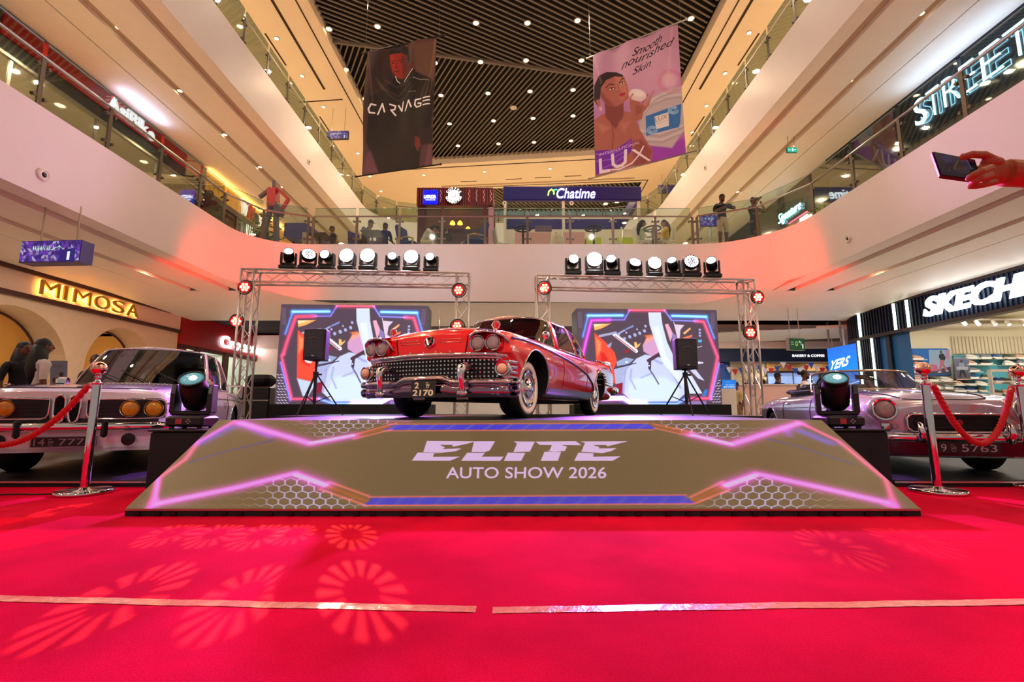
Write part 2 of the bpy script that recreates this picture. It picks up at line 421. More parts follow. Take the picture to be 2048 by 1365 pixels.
# ---------------------------------------------------------------- the mall: floor, balconies, ceilings, shop fronts
A = 7.5; D1 = 13.53; D2 = 25.3
Z1 = .637 * A + H; ZS1 = .45 * A + H; ZB1 = .403 * A + H
Z2 = 1.353 * A + H; ZS2 = 1.153 * A + H; ZC = 1.87 * A + H
XS1 = 11.9; XS2 = 11.03; Y0 = -7.0
cream = mat('cream_plaster', '#f2e8dc', .55, noise=.04, nscale=3)
cream2 = mat('warm_cream_ceiling', '#f4e6d0', .6, noise=.03, nscale=2)
white_slab = mat('white_fascia', '#e6dcd8', .42, noise=.03, nscale=2)
groove_m = mat('groove_paint', '#b9a08c', .7)
dark_line = mat('shadow_gap', '#3a2b22', .8)
steel = mat('brushed_steel', '#b9b3ac', .28, metal=1., noise=.1, nscale=60)
chrome = mat('chrome', '#e8e8ec', .06, metal=1.)
black = mat('matte_black', '#0b0b0d', .6, noise=.3, nscale=30)
black_gloss = mat('black_plastic', '#101014', .3)
navy = mat('navy_panel', '#142742', .45)
pane = glass('balustrade_glass', '#e9f3ee', .05)
shop_glass = glass('shop_glass', '#dfe9ea', .06)
# carpet: red felt with uneven nap
def carpet_mat():
 m = mat('red_carpet', '#e00a24', .95, spec=.03); nt = m.node_tree; b = nt.nodes['Principled BSDF']
 tc = nt.nodes.new('ShaderNodeTexCoord'); n1 = nt.nodes.new('ShaderNodeTexNoise'); n2 = nt.nodes.new('ShaderNodeTexNoise')
 n1.inputs['Scale'].default_value = 1.3; n1.inputs['Detail'].default_value = 6; n2.inputs['Scale'].default_value = 160; n2.inputs['Detail'].default_value = 3
 cr = nt.nodes.new('ShaderNodeValToRGB'); cr.color_ramp.elements[0].color = (*(.50, .002, .022), 1); cr.color_ramp.elements[1].color = (*(.86, .004, .042), 1)
 cr.color_ramp.elements[0].position = .3; cr.color_ramp.elements[1].position = .7
 mx = nt.nodes.new('ShaderNodeMix'); mx.data_type = 'RGBA'; mx.blend_type = 'MULTIPLY'; mx.inputs[0].default_value = .28
 c2 = nt.nodes.new('ShaderNodeValToRGB'); c2.color_ramp.elements[0].color = (.3, .3, .3, 1); c2.color_ramp.elements[0].position = .35; c2.color_ramp.elements[1].position = .6
 bp = nt.nodes.new('ShaderNodeBump'); bp.inputs['Strength'].default_value = .35; bp.inputs['Distance'].default_value = .004
 for n in (n1, n2): nt.links.new(tc.outputs['Object'], n.inputs['Vector'])
 nt.links.new(n1.outputs['Fac'], cr.inputs[0]); nt.links.new(n2.outputs['Fac'], c2.inputs[0])
 nt.links.new(cr.outputs[0], mx.inputs[6]); nt.links.new(c2.outputs[0], mx.inputs[7]); nt.links.new(mx.outputs[2], b.inputs['Base Color'])
 nt.links.new(n2.outputs['Fac'], bp.inputs['Height']); nt.links.new(bp.outputs[0], b.inputs['Normal'])
 return m
struct('floor', MB().bbox((-22, Y0, -.2), (26, 34, 0)), mat('cream_floor_tile', '#d8cfc0', .25, noise=.06, nscale=2))
tag(MB().bbox((-9, -2.6, 0), (9, 5.6, .012)).build('carpet', carpet_mat()), 'red felt carpet laid over the floor in front of the stage', 'carpet')
def perim(a, d, rl, rr, y0, n=8, dx=0.):
 """balcony edge seen from above, from the near left round the back to the near right; dx pushes outward"""
 P = [(-a - dx, y0)]
 for i in range(n + 1):
  t = PI - PI / 2 * i / n; P.append((-a + rl + (rl + dx) * math.cos(t), d - rl + (rl + dx) * math.sin(t)))
 for i in range(n + 1):
  t = PI / 2 - PI / 2 * i / n; P.append((a - rr + (rr + dx) * math.cos(t), d - rr + (rr + dx) * math.sin(t)))
 P.append((a + dx, y0)); return P
def zlow1(x): 
 t = min(1, max(0, (abs(x) - 5.2) / 2.3)); t = t * t * (3 - 2 * t); return ZB1 + (ZS1 - ZB1) * t
P1 = perim(A, D1, 1.5, 2.2, Y0, 10); P2 = perim(A, D2, 2.4, 2.4, Y0, 10)
def fascia(P, ztop, zlow, name):
 mb = MB(); n = len(P)
 vs = [(x, y, zlow(x)) for x, y in P] + [(x, y, ztop) for x, y in P]
 mb.add(vs, [(i + 1, i, n + i, n + i + 1) for i in range(n - 1)])
 return struct(name, mb, white_slab, smooth=True)
fascia(P1, Z1, lambda x: zlow1(x) - .02, 'trim_1'); fascia(P2, Z2, lambda x: ZS2 - .02, 'trim_2')
# upper floors: slab tops, from the edge outwards
def slab_top(P, z, name, out, yback):
 mb = MB(); n = len(P); Q = []
 for x, y in P: Q.append((x, y))
 vs = [(x, y, z) for x, y in P]; fs = []
 for i, (x, y) in enumerate(P):
  if i == 0 or (x < 0 and i <= n // 2 - 1 and y <= P[n // 2][1] and abs(x) > 3 and i < 6): q = (-out, y)
  elif i == n - 1 or (x > 0 and i > n - 7): q = (out, y)
  else: q = (x * out / A if abs(x) > 3 else x, yback)
  vs.append((q[0], q[1], z))
 mb.add(vs, [(i, i + 1, n + i + 1, n + i) for i in range(n - 1)])
 mb.bbox((-out, P[1][1], z - .06), (-A - .02, yback, z - .01)); mb.bbox((A + .02, P[1][1], z - .06), (out, yback, z - .01))
 return struct(name, mb, mat('gallery_floor', '#d9cdb8', .35))
slab_top(P1, Z1, 'floor_level_one', 16, 33.5); slab_top(P2, Z2, 'floor_level_two', 16, 33.5)
# soffits: boards with recessed lamp troughs running along the gallery
def soffit(name, z, xo, y1, s):
 cuts = [(0, .42), (.67, 1.55), (1.78, 2.46), (2.49, xo - A)]
 for a, b in cuts:
  struct(name, MB().bbox((s * (A + max(a, .015)), Y0, z), (s * (A + b), y1, z + .1)), cream)
 gs = [(.42, .67), (1.55, 1.78), (2.46, 2.49)]
 for i, (a, b) in enumerate(gs):
  struct('trim_3', MB().bbox((s * (A + a), Y0, z + .1), (s * (A + b), y1, z + .16)), dark_line if i == 2 else groove_m)
for s in (-1, 1):
 soffit('ceiling_arcade', ZS1, XS1 + .2, 13.5, s)
 soffit('ceiling_gallery', ZS2, XS2 + .2, 33, s)
# soffit behind the balcony front (ground floor ceiling over the back hall)
mb = MB(); xs = [-12.4, -11, -9.5, -8.2, -7.5, -7.1, -6.6, -6, -5.2, 0, 5.2, 5.6, 6.1, 6.6, 7.0, 7.3, 7.5, 8.2, 9.5, 11, 12.4, 16]
def yper(x):
 if abs(x) >= A: return 13.5
 r = 1.5 if x < 0 else 2.2; k = abs(x) - (A - r)
 return D1 if k <= 0 else D1 - r + math.sqrt(max(0, r * r - k * k))
vs = []
for x in xs: vs += [(x, yper(x) + .002, zlow1(x)), (x, 17.5, ZB1 + .6 * (zlow1(x) - ZB1))]
mb.add(vs, [(2 * i, 2 * i + 2, 2 * i + 3, 2 * i + 1) for i in range(len(xs) - 1)])
struct('ceiling_back_hall', mb, cream, smooth=True)
# dark slatted ceiling further back on the ground floor
zq = ZB1 + .05
struct('ceiling_plenum', MB().bbox((-16, 17.5, zq + .35), (20, 24, zq + .45)), mat('plenum_black', '#0a0908', .9))
slat_m = mat('slat_taupe', '#7d7468', .6)
gs = thing('slat_ceiling', 'dark slatted ceiling field over the ground floor hall behind the stage', 'ceiling', (0, 19.6, zq))
for i in range(26):
 y = 17.6 + i * .17
 MB().box((3 + i * .12, y, zq + .02), (19, .055, .12), rz=.05).build('slat', slat_m, gs, world=True)
struct('ceiling_hall_band', MB().prism([(7.0, 19.4), (13.2, 17.5), (19, 17.5), (19, 18.6), (11, 21.6), (7.0, 21.9)], lambda x, y: (x, y, zq - .06), lambda x, y: (x, y, zq + .05)), cream)
struct('wall_back', MB().bbox((-16, 22.2, 0), (8.9, 22.5, 4.3)).bbox((8.9, 22.2, 3.46), (19, 22.5, 4.3)).bbox((8.9, 25.8, 0), (19, 26, 4.3)), cream)
struct('ceiling_hall_edge', MB().bbox((-16, 21.7, ZB1 - .28), (20, 22.3, ZB1 + .3)), cream)
# main roof: cream ring with a slatted dark field
XO = .975 * A
bl, br = (-.925 * A, 3.52 * A), (1.0 * A, 3.30 * A)
mb = MB()
for s, back in ((-1, bl), (1, br)):
 mb.add([(s * XO, Y0, ZC), (back[0], back[1], ZC), (s * 16, back[1], ZC), (s * 16, Y0, ZC)], [(0, 1, 2, 3) if s > 0 else (3, 2, 1, 0)])
struct('ceiling', mb, cream2)
# inner reveals of the opening
mb = MB(); ring = [(-XO, Y0), bl, br, (XO, Y0)]
for i in range(3):
 a, b = ring[i], ring[i + 1]; mb.add([(*a, ZC), (*b, ZC), (*b, ZC + .45), (*a, ZC + .45)], [(0, 1, 2, 3)])
struct('trim_4', mb, cream2)
# back strip between the two slatted fields, then the field over the terrace
q = [(-5.6, 29.6), (8.1, 28.3), (8.1, 33.4), (-5.6, 33.4)]
mb = MB()
mb.add([(*bl, ZC), (*br, ZC), (8.1, 28.3, ZC), (-5.6, 29.6, ZC)], [(3, 2, 1, 0)])
mb.add([(-16, bl[1], ZC), (*bl, ZC), (-5.6, 29.6, ZC), (-5.6, 33.5, ZC), (-16, 33.5, ZC)], [(4, 3, 2, 1, 0)])
mb.add([(*br, ZC), (16, br[1], ZC), (16, 33.5, ZC), (8.1, 33.5, ZC), (8.1, 28.3, ZC)], [(4, 3, 2, 1, 0)])
struct('ceiling_back_strip', mb, cream2)
struct('ceiling_plenum', MB().bbox((-9, Y0, ZC + .75), (9.5, 34, ZC + .85)), MATS['plenum_black'])
# shadow gaps and slots in the ring
def gap(a, b, w=.05, z=ZC, m=dark_line, nm='trim_5'):
 a = Vector((*a, z - .004)); b = Vector((*b, z - .004)); d = b - a
 return struct(nm, MB().box((a + b) / 2, (d.length, w, .02), rz=math.atan2(d.y, d.x)), m)
gap((-XO - .42, Y0), (bl[0] - .42, bl[1] + .42)); gap((XO + .42, Y0), (br[0] + .42, br[1] + .42))
gap((bl[0] - .42, bl[1] + .42), (br[0] + .42, br[1] + .42), .07)
for s in (-1, 1):
 gap((s * (XO + 1.0), Y0), (s * (XO + 1.0), 19.5), .10)
 for y in (10.6, 16.3, 21.5): gap((s * (XO + 2.0), y), (s * (XO + 2.0), y + 1.7), .06)
gap((-5.9, 29.3), (8.4, 28.0), .06); gap((-5.9, 29.3), (-6.1, 33.4), .06); gap((8.4, 28.0), (8.5, 33.4), .06)
gap((-9.8, 20.4), (-7.75, 20.2), .06)
for x in (-3.2, -.4, 1.4, 3.2): gap((x, 27.9 - x * .11), (x + 1.0, 27.8 - x * .11), .06)
gap((-4.5, 28.9), (7.5, 27.75), .16, m=groove_m)
# slats of the roof field: two fans meeting at a diagonal seam
roof = thing('slatted_roof', 'dark slatted roof field over the atrium with rows of round downlights', 'ceiling', (0, 20, ZC + .3))
zr = ZC + .32
def clip(p, d, half):
 """clip the line p+t*d to a convex polygon (list of (point, inward normal))"""
 t0, t1 = -60, 60
 for (ax, ay), (nx, ny) in half:
  den = d[0] * nx + d[1] * ny; num = (ax - p[0]) * nx + (ay - p[1]) * ny
  if abs(den) < 1e-9:
   if num > 0: return None
   continue
  t = num / den
  if den > 0: t0 = max(t0, t)
  else: t1 = min(t1, t)
 return (t0, t1) if t1 > t0 + .1 else None
def nrm(a, b): d = (b[0] - a[0], b[1] - a[1]); L = math.hypot(*d); return (-d[1] / L, d[0] / L)
seam = ((-7.3, 17.0), (7.5, 19.75)); sn = nrm(*seam)
edges = [((XO, 0), (-1, 0)), ((-XO, 0), (1, 0)), (bl, tuple(-c for c in nrm(bl, br)))]
def fan(ang, pitch, half, ylo):
 d = (math.cos(ang), math.sin(ang)); n_ = (-d[1], d[0]); k = -110
 while k < 110:
  p = (n_[0] * k * pitch, 18 + n_[1] * k * pitch); r = clip(p, d, half + [((0, ylo), (0, 1))]); k += 1
  if not r: continue
  a = Vector((p[0] + d[0] * r[0], p[1] + d[1] * r[0], zr)); b = Vector((p[0] + d[0] * r[1], p[1] + d[1] * r[1], zr)); L = (b - a).length
  if L < .3: continue
  MB().box((a + b) / 2, (L, .055, .035), rz=ang).build('slat', slat_m, roof, world=True)
fan(math.radians(29), .215, edges + [(seam[0], (-sn[0], -sn[1]))], 12.2)
fan(math.radians(120), .215, edges + [(seam[0], sn)], 12.2)
MB().box(((seam[0][0] + seam[1][0]) / 2, (seam[0][1] + seam[1][1]) / 2, zr - .01), (15.0, .09, .17), rz=math.atan2(seam[1][1] - seam[0][1], seam[1][0] - seam[0][0])).build('seam_rail', slat_m, roof, world=True)
roof2 = thing('slatted_roof', 'narrow slatted roof field at the far end above the kiosks', 'ceiling', (1, 31, ZC + .3))
h2 = [((-5.5, 0), (1, 0)), ((8.1, 0), (-1, 0)), ((-5.6, 29.65), nrm((-5.6, 29.65), (8.1, 28.35)))]
d = (math.cos(math.radians(58)), math.sin(math.radians(58)))
for k in range(-60, 60):
 p = (1 - d[1] * k * .26, 31 + d[0] * k * .26); r = clip(p, d, h2 + [((0, 33.4), (0, -1))])
 if not r: continue
 a = Vector((p[0] + d[0] * r[0], p[1] + d[1] * r[0], zr)); b = Vector((p[0] + d[0] * r[1], p[1] + d[1] * r[1], zr))
 if (b - a).length > .3: MB().box((a + b) / 2, ((b - a).length, .08, .16), rz=math.radians(58)).build('slat', slat_m, roof2, world=True)
# outer shell
struct('wall_far', MB().bbox((-16, 33.5, Z1 - .1), (16, 33.8, ZC)), cream2)
struct('wall_left', MB().bbox((-13.6, Y0, Z1), (-13.4, 34, Z2 - .3)).bbox((-13.6, Y0, Z2), (-11.2, 34, ZC)), cream2)
struct('wall_right', MB().bbox((13.4, Y0, Z1), (13.6, 34, Z2 - .3)).bbox((11.2, Y0, Z2), (13.6, 34, ZC)), cream2)
# ---- downlights ------------------------------------------------------------
lamp_e = mat('lamp_lens', '#fff0d0', .4, emit=14, ecol='#ffe6b8')
lamp_rim = mat('lamp_rim', '#c9bda8', .4)
def downlight(r=.11):
 t = thing('ceiling_downlight', 'x', 'ceiling light')
 MB().lathe([(r * 1.15, 0), (r * 1.3, -.01), (r * 1.3, -.03), (r, -.035), (r * .98, -.012)], 16).build('rim', lamp_rim, t)
 MB().lathe([(r * .95, -.014), (r * .5, -.03), (0.001, -.034)], 16).build('lens', lamp_e, t)
 return t
ORD = ('first', 'second', 'third', 'fourth', 'fifth', 'sixth', 'seventh', 'eighth')
def put_lights(pts, z, label, group, r=.11, end='from the camera end'):
 rows = []
 for p in sorted(pts, key=lambda p: p[1]):
  if end is None and rows and abs(rows[-1][0][1] - p[1]) < 26: rows[-1].append(p)
  elif end is None: rows.append([p])
  else: rows = [(rows[0] if rows else []) + [p]]
 for j, row in enumerate(rows):
  if end is None or end == 'from the left': row = sorted(row)
  for i, p in enumerate(row):
   q = at_z(p[0], p[1], z); t = downlight(r)
   relocate(t, (q.x, q.y, z), label=f"{label}, {ORD[i]} " + (end or f'from the left in the {ORD[j]} row from the camera'), group=group)
put_lights([(952, 45), (1055, 45), (1155, 40), (1382, 36), (870, 125), (961, 123), (1052, 120), (1163, 120), (658, 57), (692, 138), (730, 197), (755, 52), (882, 190), (976, 186), (1060, 182), (1146, 179), (899, 247), (987, 241), (1066, 236), (1146, 231), (789, 297), (857, 294), (916, 291), (997, 287), (1068, 284), (1142, 281)],
           ZC + .2, 'downlight between the roof slats', 'downlights in the slatted roof', .10, None)
put_lights([(553, 76), (604, 151), (647, 213), (716, 306), (740, 352), (762, 382)], ZC, 'downlight in the ceiling above the upper left gallery', 'downlights over the upper left gallery', .08)
put_lights([(1498, 65), (1450, 146), (1413, 211), (1384, 264), (1360, 310), (1350, 340)], ZC, 'downlight in the ceiling above the upper right gallery', 'downlights over the upper right gallery', .08)
put_lights([(848, 350), (969, 343), (1100, 337), (1238, 331)], ZC, 'downlight in the strip behind the slatted roof', 'downlights in the back strip', .08, 'from the left')
put_lights([(237, 53), (360, 180), (450, 268), (520, 333), (565, 373)], ZS2 + .1, 'lamp in the trough under the upper left gallery', 'lamps in the left gallery trough', .06)
put_lights([(1842, 25), (1700, 160), (1598, 254), (1525, 326), (1475, 383)], ZS2 + .1, 'lamp in the trough under the upper right gallery', 'lamps in the right gallery trough', .06)
q = at_z(1027, 215, ZC + .2)
sp = thing('ceiling_speaker', 'white round loudspeaker between the slats near the middle of the roof', 'speaker', q)
MB().lathe([(.15, 0), (.16, -.03), (.12, -.06), (.001, -.07)], 20).build('grille', mat('white_plastic', '#efe6dc', .4), sp)
for px, py, s in ((308, 541, 'left'), (1739, 541, 'right')):
 q = at_z(px, py, ZS1 + .1); t = downlight(.13); relocate(t, q, label=f'warm lamp glowing in the trough of the ground floor {s} ceiling')
 area('arcade_spot', (q.x, q.y, ZS1 + .02), (.2, .2), 14, WARM)
# ---- balustrades -------------------------------------------------------------
post_m = mat('bronze_steel', '#5e544c', .35, metal=.85, noise=.15, nscale=40)
def balustrade(path, z, label, n_extra=0):
 """path: list of post positions (x,y)"""
 t = thing('glass_balustrade', label, 'railing', (path[0][0], path[0][1], z))
 for i, (x, y) in enumerate(path):
  a = Vector(path[max(0, i - 1)]); b = Vector(path[min(len(path) - 1, i + 1)]); d = (b - a); ang = math.atan2(d.y, d.x)
  n_ = Vector((-math.sin(ang), math.cos(ang)))
  mb = MB().box((x, y, z + .44), (.075, .03, .88), rz=ang)
  for zz in (.2, .74):
   for sgn in (-1, 1):
    c = Vector((x + math.cos(ang) * .09 * sgn, y + math.sin(ang) * .09 * sgn, z + zz))
    mb.cyl(c - Vector((n_.x, n_.y, 0)) * .03, c + Vector((n_.x, n_.y, 0)) * .03, .03, n=8)
   mb.box((x, y, z + zz), (.2, .02, .03), rz=ang)
  mb.build('post', post_m, t, world=True)
  if i < len(path) - 1:
   x2, y2 = path[i + 1]; L = math.hypot(x2 - x, y2 - y); an = math.atan2(y2 - y, x2 - x)
   MB().box(((x + x2) / 2, (y + y2) / 2, z + .60), (L - .09, .014, 1.10), rz=an).build('glass_panel', pane, t, world=True)
   MB().box(((x + x2) / 2, (y + y2) / 2, z + 1.152), (L - .09, .016, .008), rz=an).build('glass_edge', mat('glass_edge', '#8fae9f', .2), t, world=True)
 MB().tube([(x, y, z + .9) for x, y in path], .026, 8).build('handrail', steel, t, world=True)
 return t
def arc(cx, cy, r, a0, a1, n): return [(cx + r * math.cos(math.radians(a0 + (a1 - a0) * i / n)), cy + r * math.sin(math.radians(a0 + (a1 - a0) * i / n))) for i in range(n + 1)]
ins = .12
L1 = [(-A - ins, y) for y in np.arange(1.78, 12.0, 1.33)] + arc(-A + 1.5, D1 - 1.5, 1.5 + ins, 178, 92, 2)
R1 = arc(A - 2.2, D1 - 2.2, 2.2 + ins, 85, 5, 2) + [(A + ins, y) for y in np.arange(10.1, 1.5, -1.33)]
B1 = [(-6.0 + ins + i * 1.268, D1 + ins) for i in range(1, 9)]
L1e = L1; balustrade(L1e, Z1, 'left glass balustrade with steel posts along the first floor balcony')
balustrade([(L1[-1][0] + .14, L1[-1][1] + .01)] + B1 + [(R1[0][0] - .14, R1[0][1] + .01)], Z1, 'glass balustrade across the back of the first floor, below the kiosks')
balustrade(R1, Z1, 'right glass balustrade along the first floor balcony below the blue shop sign')
L2 = [(-A - ins, y) for y in np.arange(9.6, 22.9, 1.34)] + arc(-A + 2.4, D2 - 2.4, 2.4 + ins, 175, 92, 3)
R2 = arc(A - 2.4, D2 - 2.4, 2.4 + ins, 88, 5, 3) + [(A + ins, y) for y in np.arange(22.3, 9.4, -1.34)]
B2 = [(-5.1 + 1.45 * i, D2 + ins) for i in range(1, 7)]
balustrade(L2, Z2, 'glass balustrade along the upper left gallery beside the dark banner')
balustrade([(L2[-1][0] + .14, L2[-1][1] + .01)] + B2 + [(R2[0][0] - .14, R2[0][1] + .01)], Z2, 'distant glass balustrade at the far end of the top floor')
balustrade(R2, Z2, 'glass balustrade along the upper right gallery beside the lilac banner')
# small round cameras on the balcony fronts
def port(p, nrm_, label, r=.09):
 t = thing('dome_camera', label, 'camera', p); q_ = Vector(nrm_).to_track_quat('Z', 'Y').to_matrix()
 MB().lathe([(r, 0), (r, .03), (r * .8, .045), (r * .6, .03)], 20, R=q_).build('housing', mat('white_plastic'), t)
 MB().ball((0, 0, 0), (r * .55, r * .55, r * .5), 14, R=q_).build('lens', black_gloss, t)
port(at_x(85, 350, -A), (1, 0, 0), 'round white camera port set in the left balcony front', .10)
port(at_x(1697, 478, A), (-1, 0, 0), 'round white camera port set in the right balcony front', .09)
port(at_x(617, 324, -A), (1, 0, 0), 'small camera on the front of the upper left gallery', .10)
port(at_x(1411, 336, A), (-1, 0, 0), 'small camera on the front of the upper right gallery', .10)
# ---------------------------------------------------------------- ground floor left: arched shop front and red shop
def glow(name, col, k): return mat(name, col, .5, emit=k, ecol=col)
stucco = mat('beige_stucco', '#d8bfa0', .8, noise=.08, nscale=6, bump=.15)
bronze = mat('bronze_trim', '#4a2a22', .45, metal=.3)
X = -XS1
YE = at_x(357, 655, X).y                                   # where the arched front ends
sign_lo = 3.47
mim = thing('boutique_shop', 'beige shop front with two round arches and gold backlit letters', 'shop', (X, 12, 0))
archs = [(11.3, 1.48, 3.2 - 1.48), (14.58, 1.27, 3.2 - 1.27)]
mb = MB(); th = .75
prev = 5.0
def wallq(y0, y1, z0, z1_):
 mb.add([(X, y0, z0), (X, y1, z0), (X, y1, z1_), (X, y0, z1_)], [(0, 1, 2, 3)])
zt = ZS1 + .12
for yc, r, zc in archs:
 wallq(prev, yc - r, 0, zt)
 n = 20; ya = [yc - r * math.cos(PI * i / n) for i in range(n + 1)]; za = [zc + r * math.sin(PI * i / n) for i in range(n + 1)]
 vs = []
 for y, z in zip(ya, za): vs += [(X, y, z), (X, y, zt), (X - th, y, z)]
 mb.add(vs, [(3 * i, 3 * i + 3, 3 * i + 4, 3 * i + 1) for i in range(n)] + [(3 * i, 3 * i + 2, 3 * i + 5, 3 * i + 3) for i in range(n)])
 mb.add([(X, yc - r, 0), (X - th, yc - r, 0), (X - th, yc - r, zc), (X, yc - r, zc)], [(0, 1, 2, 3)])
 mb.add([(X, yc + r, 0), (X - th, yc + r, 0), (X - th, yc + r, zc), (X, yc + r, zc)], [(3, 2, 1, 0)])
 prev = yc + r
wallq(prev, YE, 0, zt)
mb.build('arched_wall', stucco, mim, world=True)
for i, (yc, r, zc) in enumerate(archs):                    # bronze hoop inside each arch
 pts = [(X - th + .05, yc - r + .07, 0)] + [(X - th + .05, yc - (r - .07) * math.cos(PI * k / 24), zc + (r - .07) * math.sin(PI * k / 24)) for k in range(25)] + [(X - th + .05, yc + r - .07, 0)]
 MB().tube(pts, .035, 6).build('hoop', bronze, mim, world=True)
MB().bbox((X + .0, 5, sign_lo), (X + .06, YE, ZS1 - .09)).build('sign_band', mat('sign_band_beige', '#dcc0a8', .6), mim, world=True)
for z, n_ in ((sign_lo - .05, 'lower_trim'), (ZS1 - .10, 'upper_trim')):
 MB().bbox((X, 5, z), (X + .13, YE, z + .10)).build(n_, bronze, mim, world=True)
gold = mat('gold_letter', '#a8741e', .35, metal=.8, emit=.12, ecol='#c88a30')
halo = glow('warm_halo', '#ffc860', 4)
Yw = [at_x(v, 590, X).y for v in (77, 133, 154, 190, 233, 273)]
letters = [('M', 77, 115), ('I', 125, 137), ('M', 146, 180), ('O', 189, 219), ('S', 226, 249), ('A', 256, 278)]
for ch, x0, x1 in letters:
 ya, yb = at_x(x0, 590, X + .15).y, at_x(x1, 600, X + .15).y; zc = 3.575
 lettering(ch, (X + .17, yb, zc), (0, -1, 0), (0, 0, 1), gold, yb - ya if ch != 'I' else .11, .37, -.05, mim, bold=.02) if False else None
 L = lettering(ch, (X + .15, ya, zc), (0, 1, 0), (0, 0, 1), gold, (yb - ya) if ch != 'I' else .10, .37, .045, mim, 'letter')
 L2_ = lettering(ch, (X + .12, ya - .014, zc - .016), (0, 1, 0), (0, 0, 1), halo, (yb - ya + .028) if ch != 'I' else .128, .402, .012, mim, 'letter_halo', bold=.012)
# room behind the arches
struct('wall_boutique', MB().bbox((X - 4.6, 4, 0), (X - 4.5, YE + 1, 4.3)).bbox((X - 4.5, YE, 0), (X, YE + .1, 4.2)).bbox((X - 4.5, 4, 4.1), (X - .8, YE, 4.2)), mat('ochre_plaster', '#d8a860', .7, noise=.12, nscale=1.5))
area('boutique_lamp', (X - 2.4, 12.5, 4.0), (2, 5), 120, (1, .78, .45))
for y, z, w, h in ((9.3, .9, .9, 1.35),):
 fr = thing('mirror_frame', 'black rectangular stand frame at the far left behind the white car', 'frame', (X - .9, y, 0))
 MB().tube([(X - .9, 10.2, .0), (X - .9, 10.2, 1.9), (X - .9, 11.0, 1.9), (X - .9, 11.0, 0)], .03, 4).build('bar', black, fr, world=True)
# red shop, beyond
redp = mat('red_shop_panel', '#9c0714', .35, spec=.6)
cro = thing('boutique_shop', 'dark red shop front with white lit rounded letters and glass doors', 'shop', (X, 18, 0))
YF = 23.5
MB().bbox((X - .1, YE + .02, 3.05), (X + .08, YF, ZS1 + .1)).build('sign_fascia', redp, cro, world=True)
frame_m = mat('maroon_frame', '#4a0a12', .4)
ys = [YE + .02, 18.45, 19.0, 20.9, 21.5, 23.4]
for a, b in ((YE + .02, YE + .45), (17.9, 18.15), (19.7, 20.0), (22.9, 23.5)):
 MB().bbox((X - .05, a, 0), (X + .05, b, 3.05)).build('pillar', frame_m, cro, world=True)
for a, b in ((YE + .45, 17.9), (18.15, 19.7), (20.0, 22.9)):
 MB().bbox((X - .02, a, .1), (X, b, 2.95)).build('glass_pane', shop_glass, cro, world=True)
 MB().bbox((X - .03, a, 2.92), (X + .03, b, 3.05)).build('rail', frame_m, cro, world=True)
whl = glow('white_lit_letter', '#fff2f4', 5)
ya, yb = at_x(437, 665, X).y, at_x(526, 682, X).y
lettering('Crocodile', (X + .1, ya, 3.22), (0, 1, 0), (0, 0, 1), whl, yb - ya, .50, .06, cro, bold=.025)
struct('wall_red_shop', MB().bbox((X - 3.6, YE + .1, 0), (X - 3.5, 24, 4.2)).bbox((X - 3.5, YF, 0), (X, YF + .1, 4.2)).bbox((X - 3.5, YE, 3.3), (X - .1, YF, 3.4)), mat('pale_shop_wall', '#dfe0d0', .7))
area('red_shop_lamp', (X - 1.6, 20, 3.2), (1.5, 4), 160, (.95, 1.0, .85))
tube_l = glow('tube_light', '#f4ffe0', 6)
for i, y in enumerate((17.45, 20.6, 22.2)):
 t = thing('light_tube', ('short', 'tall', 'farthest')[i] + ' upright light tube inside the red shop window', 'light', (X - .4, y, 0))
 MB().bbox((X - .42, y, .4), (X - .38, y + .05, 2.8)).build('tube', tube_l, t, world=True)
# ---------------------------------------------------------------- first floor left shops
X = -XS2
s1 = thing('boutique_shop', 'first floor shop with a glossy red sign band and white lit letters', 'shop', (X, 12, Z1))
yR = at_x(402, 345, X).y; yS = 9.3
MB().bbox((X - .1, 4, 8.45), (X, yR + .25, ZS2 - .05)).build('sign_box', mat('dark_sign_grey', '#2c2629', .4), s1, world=True)
MB().bbox((X, yS, 8.78), (X + .04, yR, ZS2 - .1)).build('sign_panel', mat('gloss_red', '#c00a12', .12, coat=.6), s1, world=True)
MB().bbox((X - .08, 4, 8.38), (X + .02, yR + .25, 8.45)).build('lower_rail', steel, s1, world=True)
for i, y in enumerate(np.arange(5.2, yR, 2.2)):
 MB().bbox((X - .06, y, Z1), (X - .02, y + .07, 8.4)).build('mullion', steel, s1, world=True)
wl = glow('white_glow_letter', '#f4f4ff', 1.6)
ya, yb = at_x(210, 210, X).y, at_x(303, 262, X).y
lettering('AsiBlk', (X + .06, ya, 8.86), (0, 1, 0), (0, 0, 1), wl, yb - ya - .2, .40, .04, s1, bold=.02)
lettering('e', (X + .06, yb - .2, 8.82), (0, 1, 0), (0, 0, 1), wl, .24, .28, .04, s1, bold=.02)
area('sign_glow', (X + .35, (ya + yb) / 2, 9.15), (1.7, .2), 7, (.55, .62, 1.0), (.5, 0, 1))
lamps('shop_lamp', (X - 1.2,), (6, 9, 12, 15), 8.9, 50, WARM)
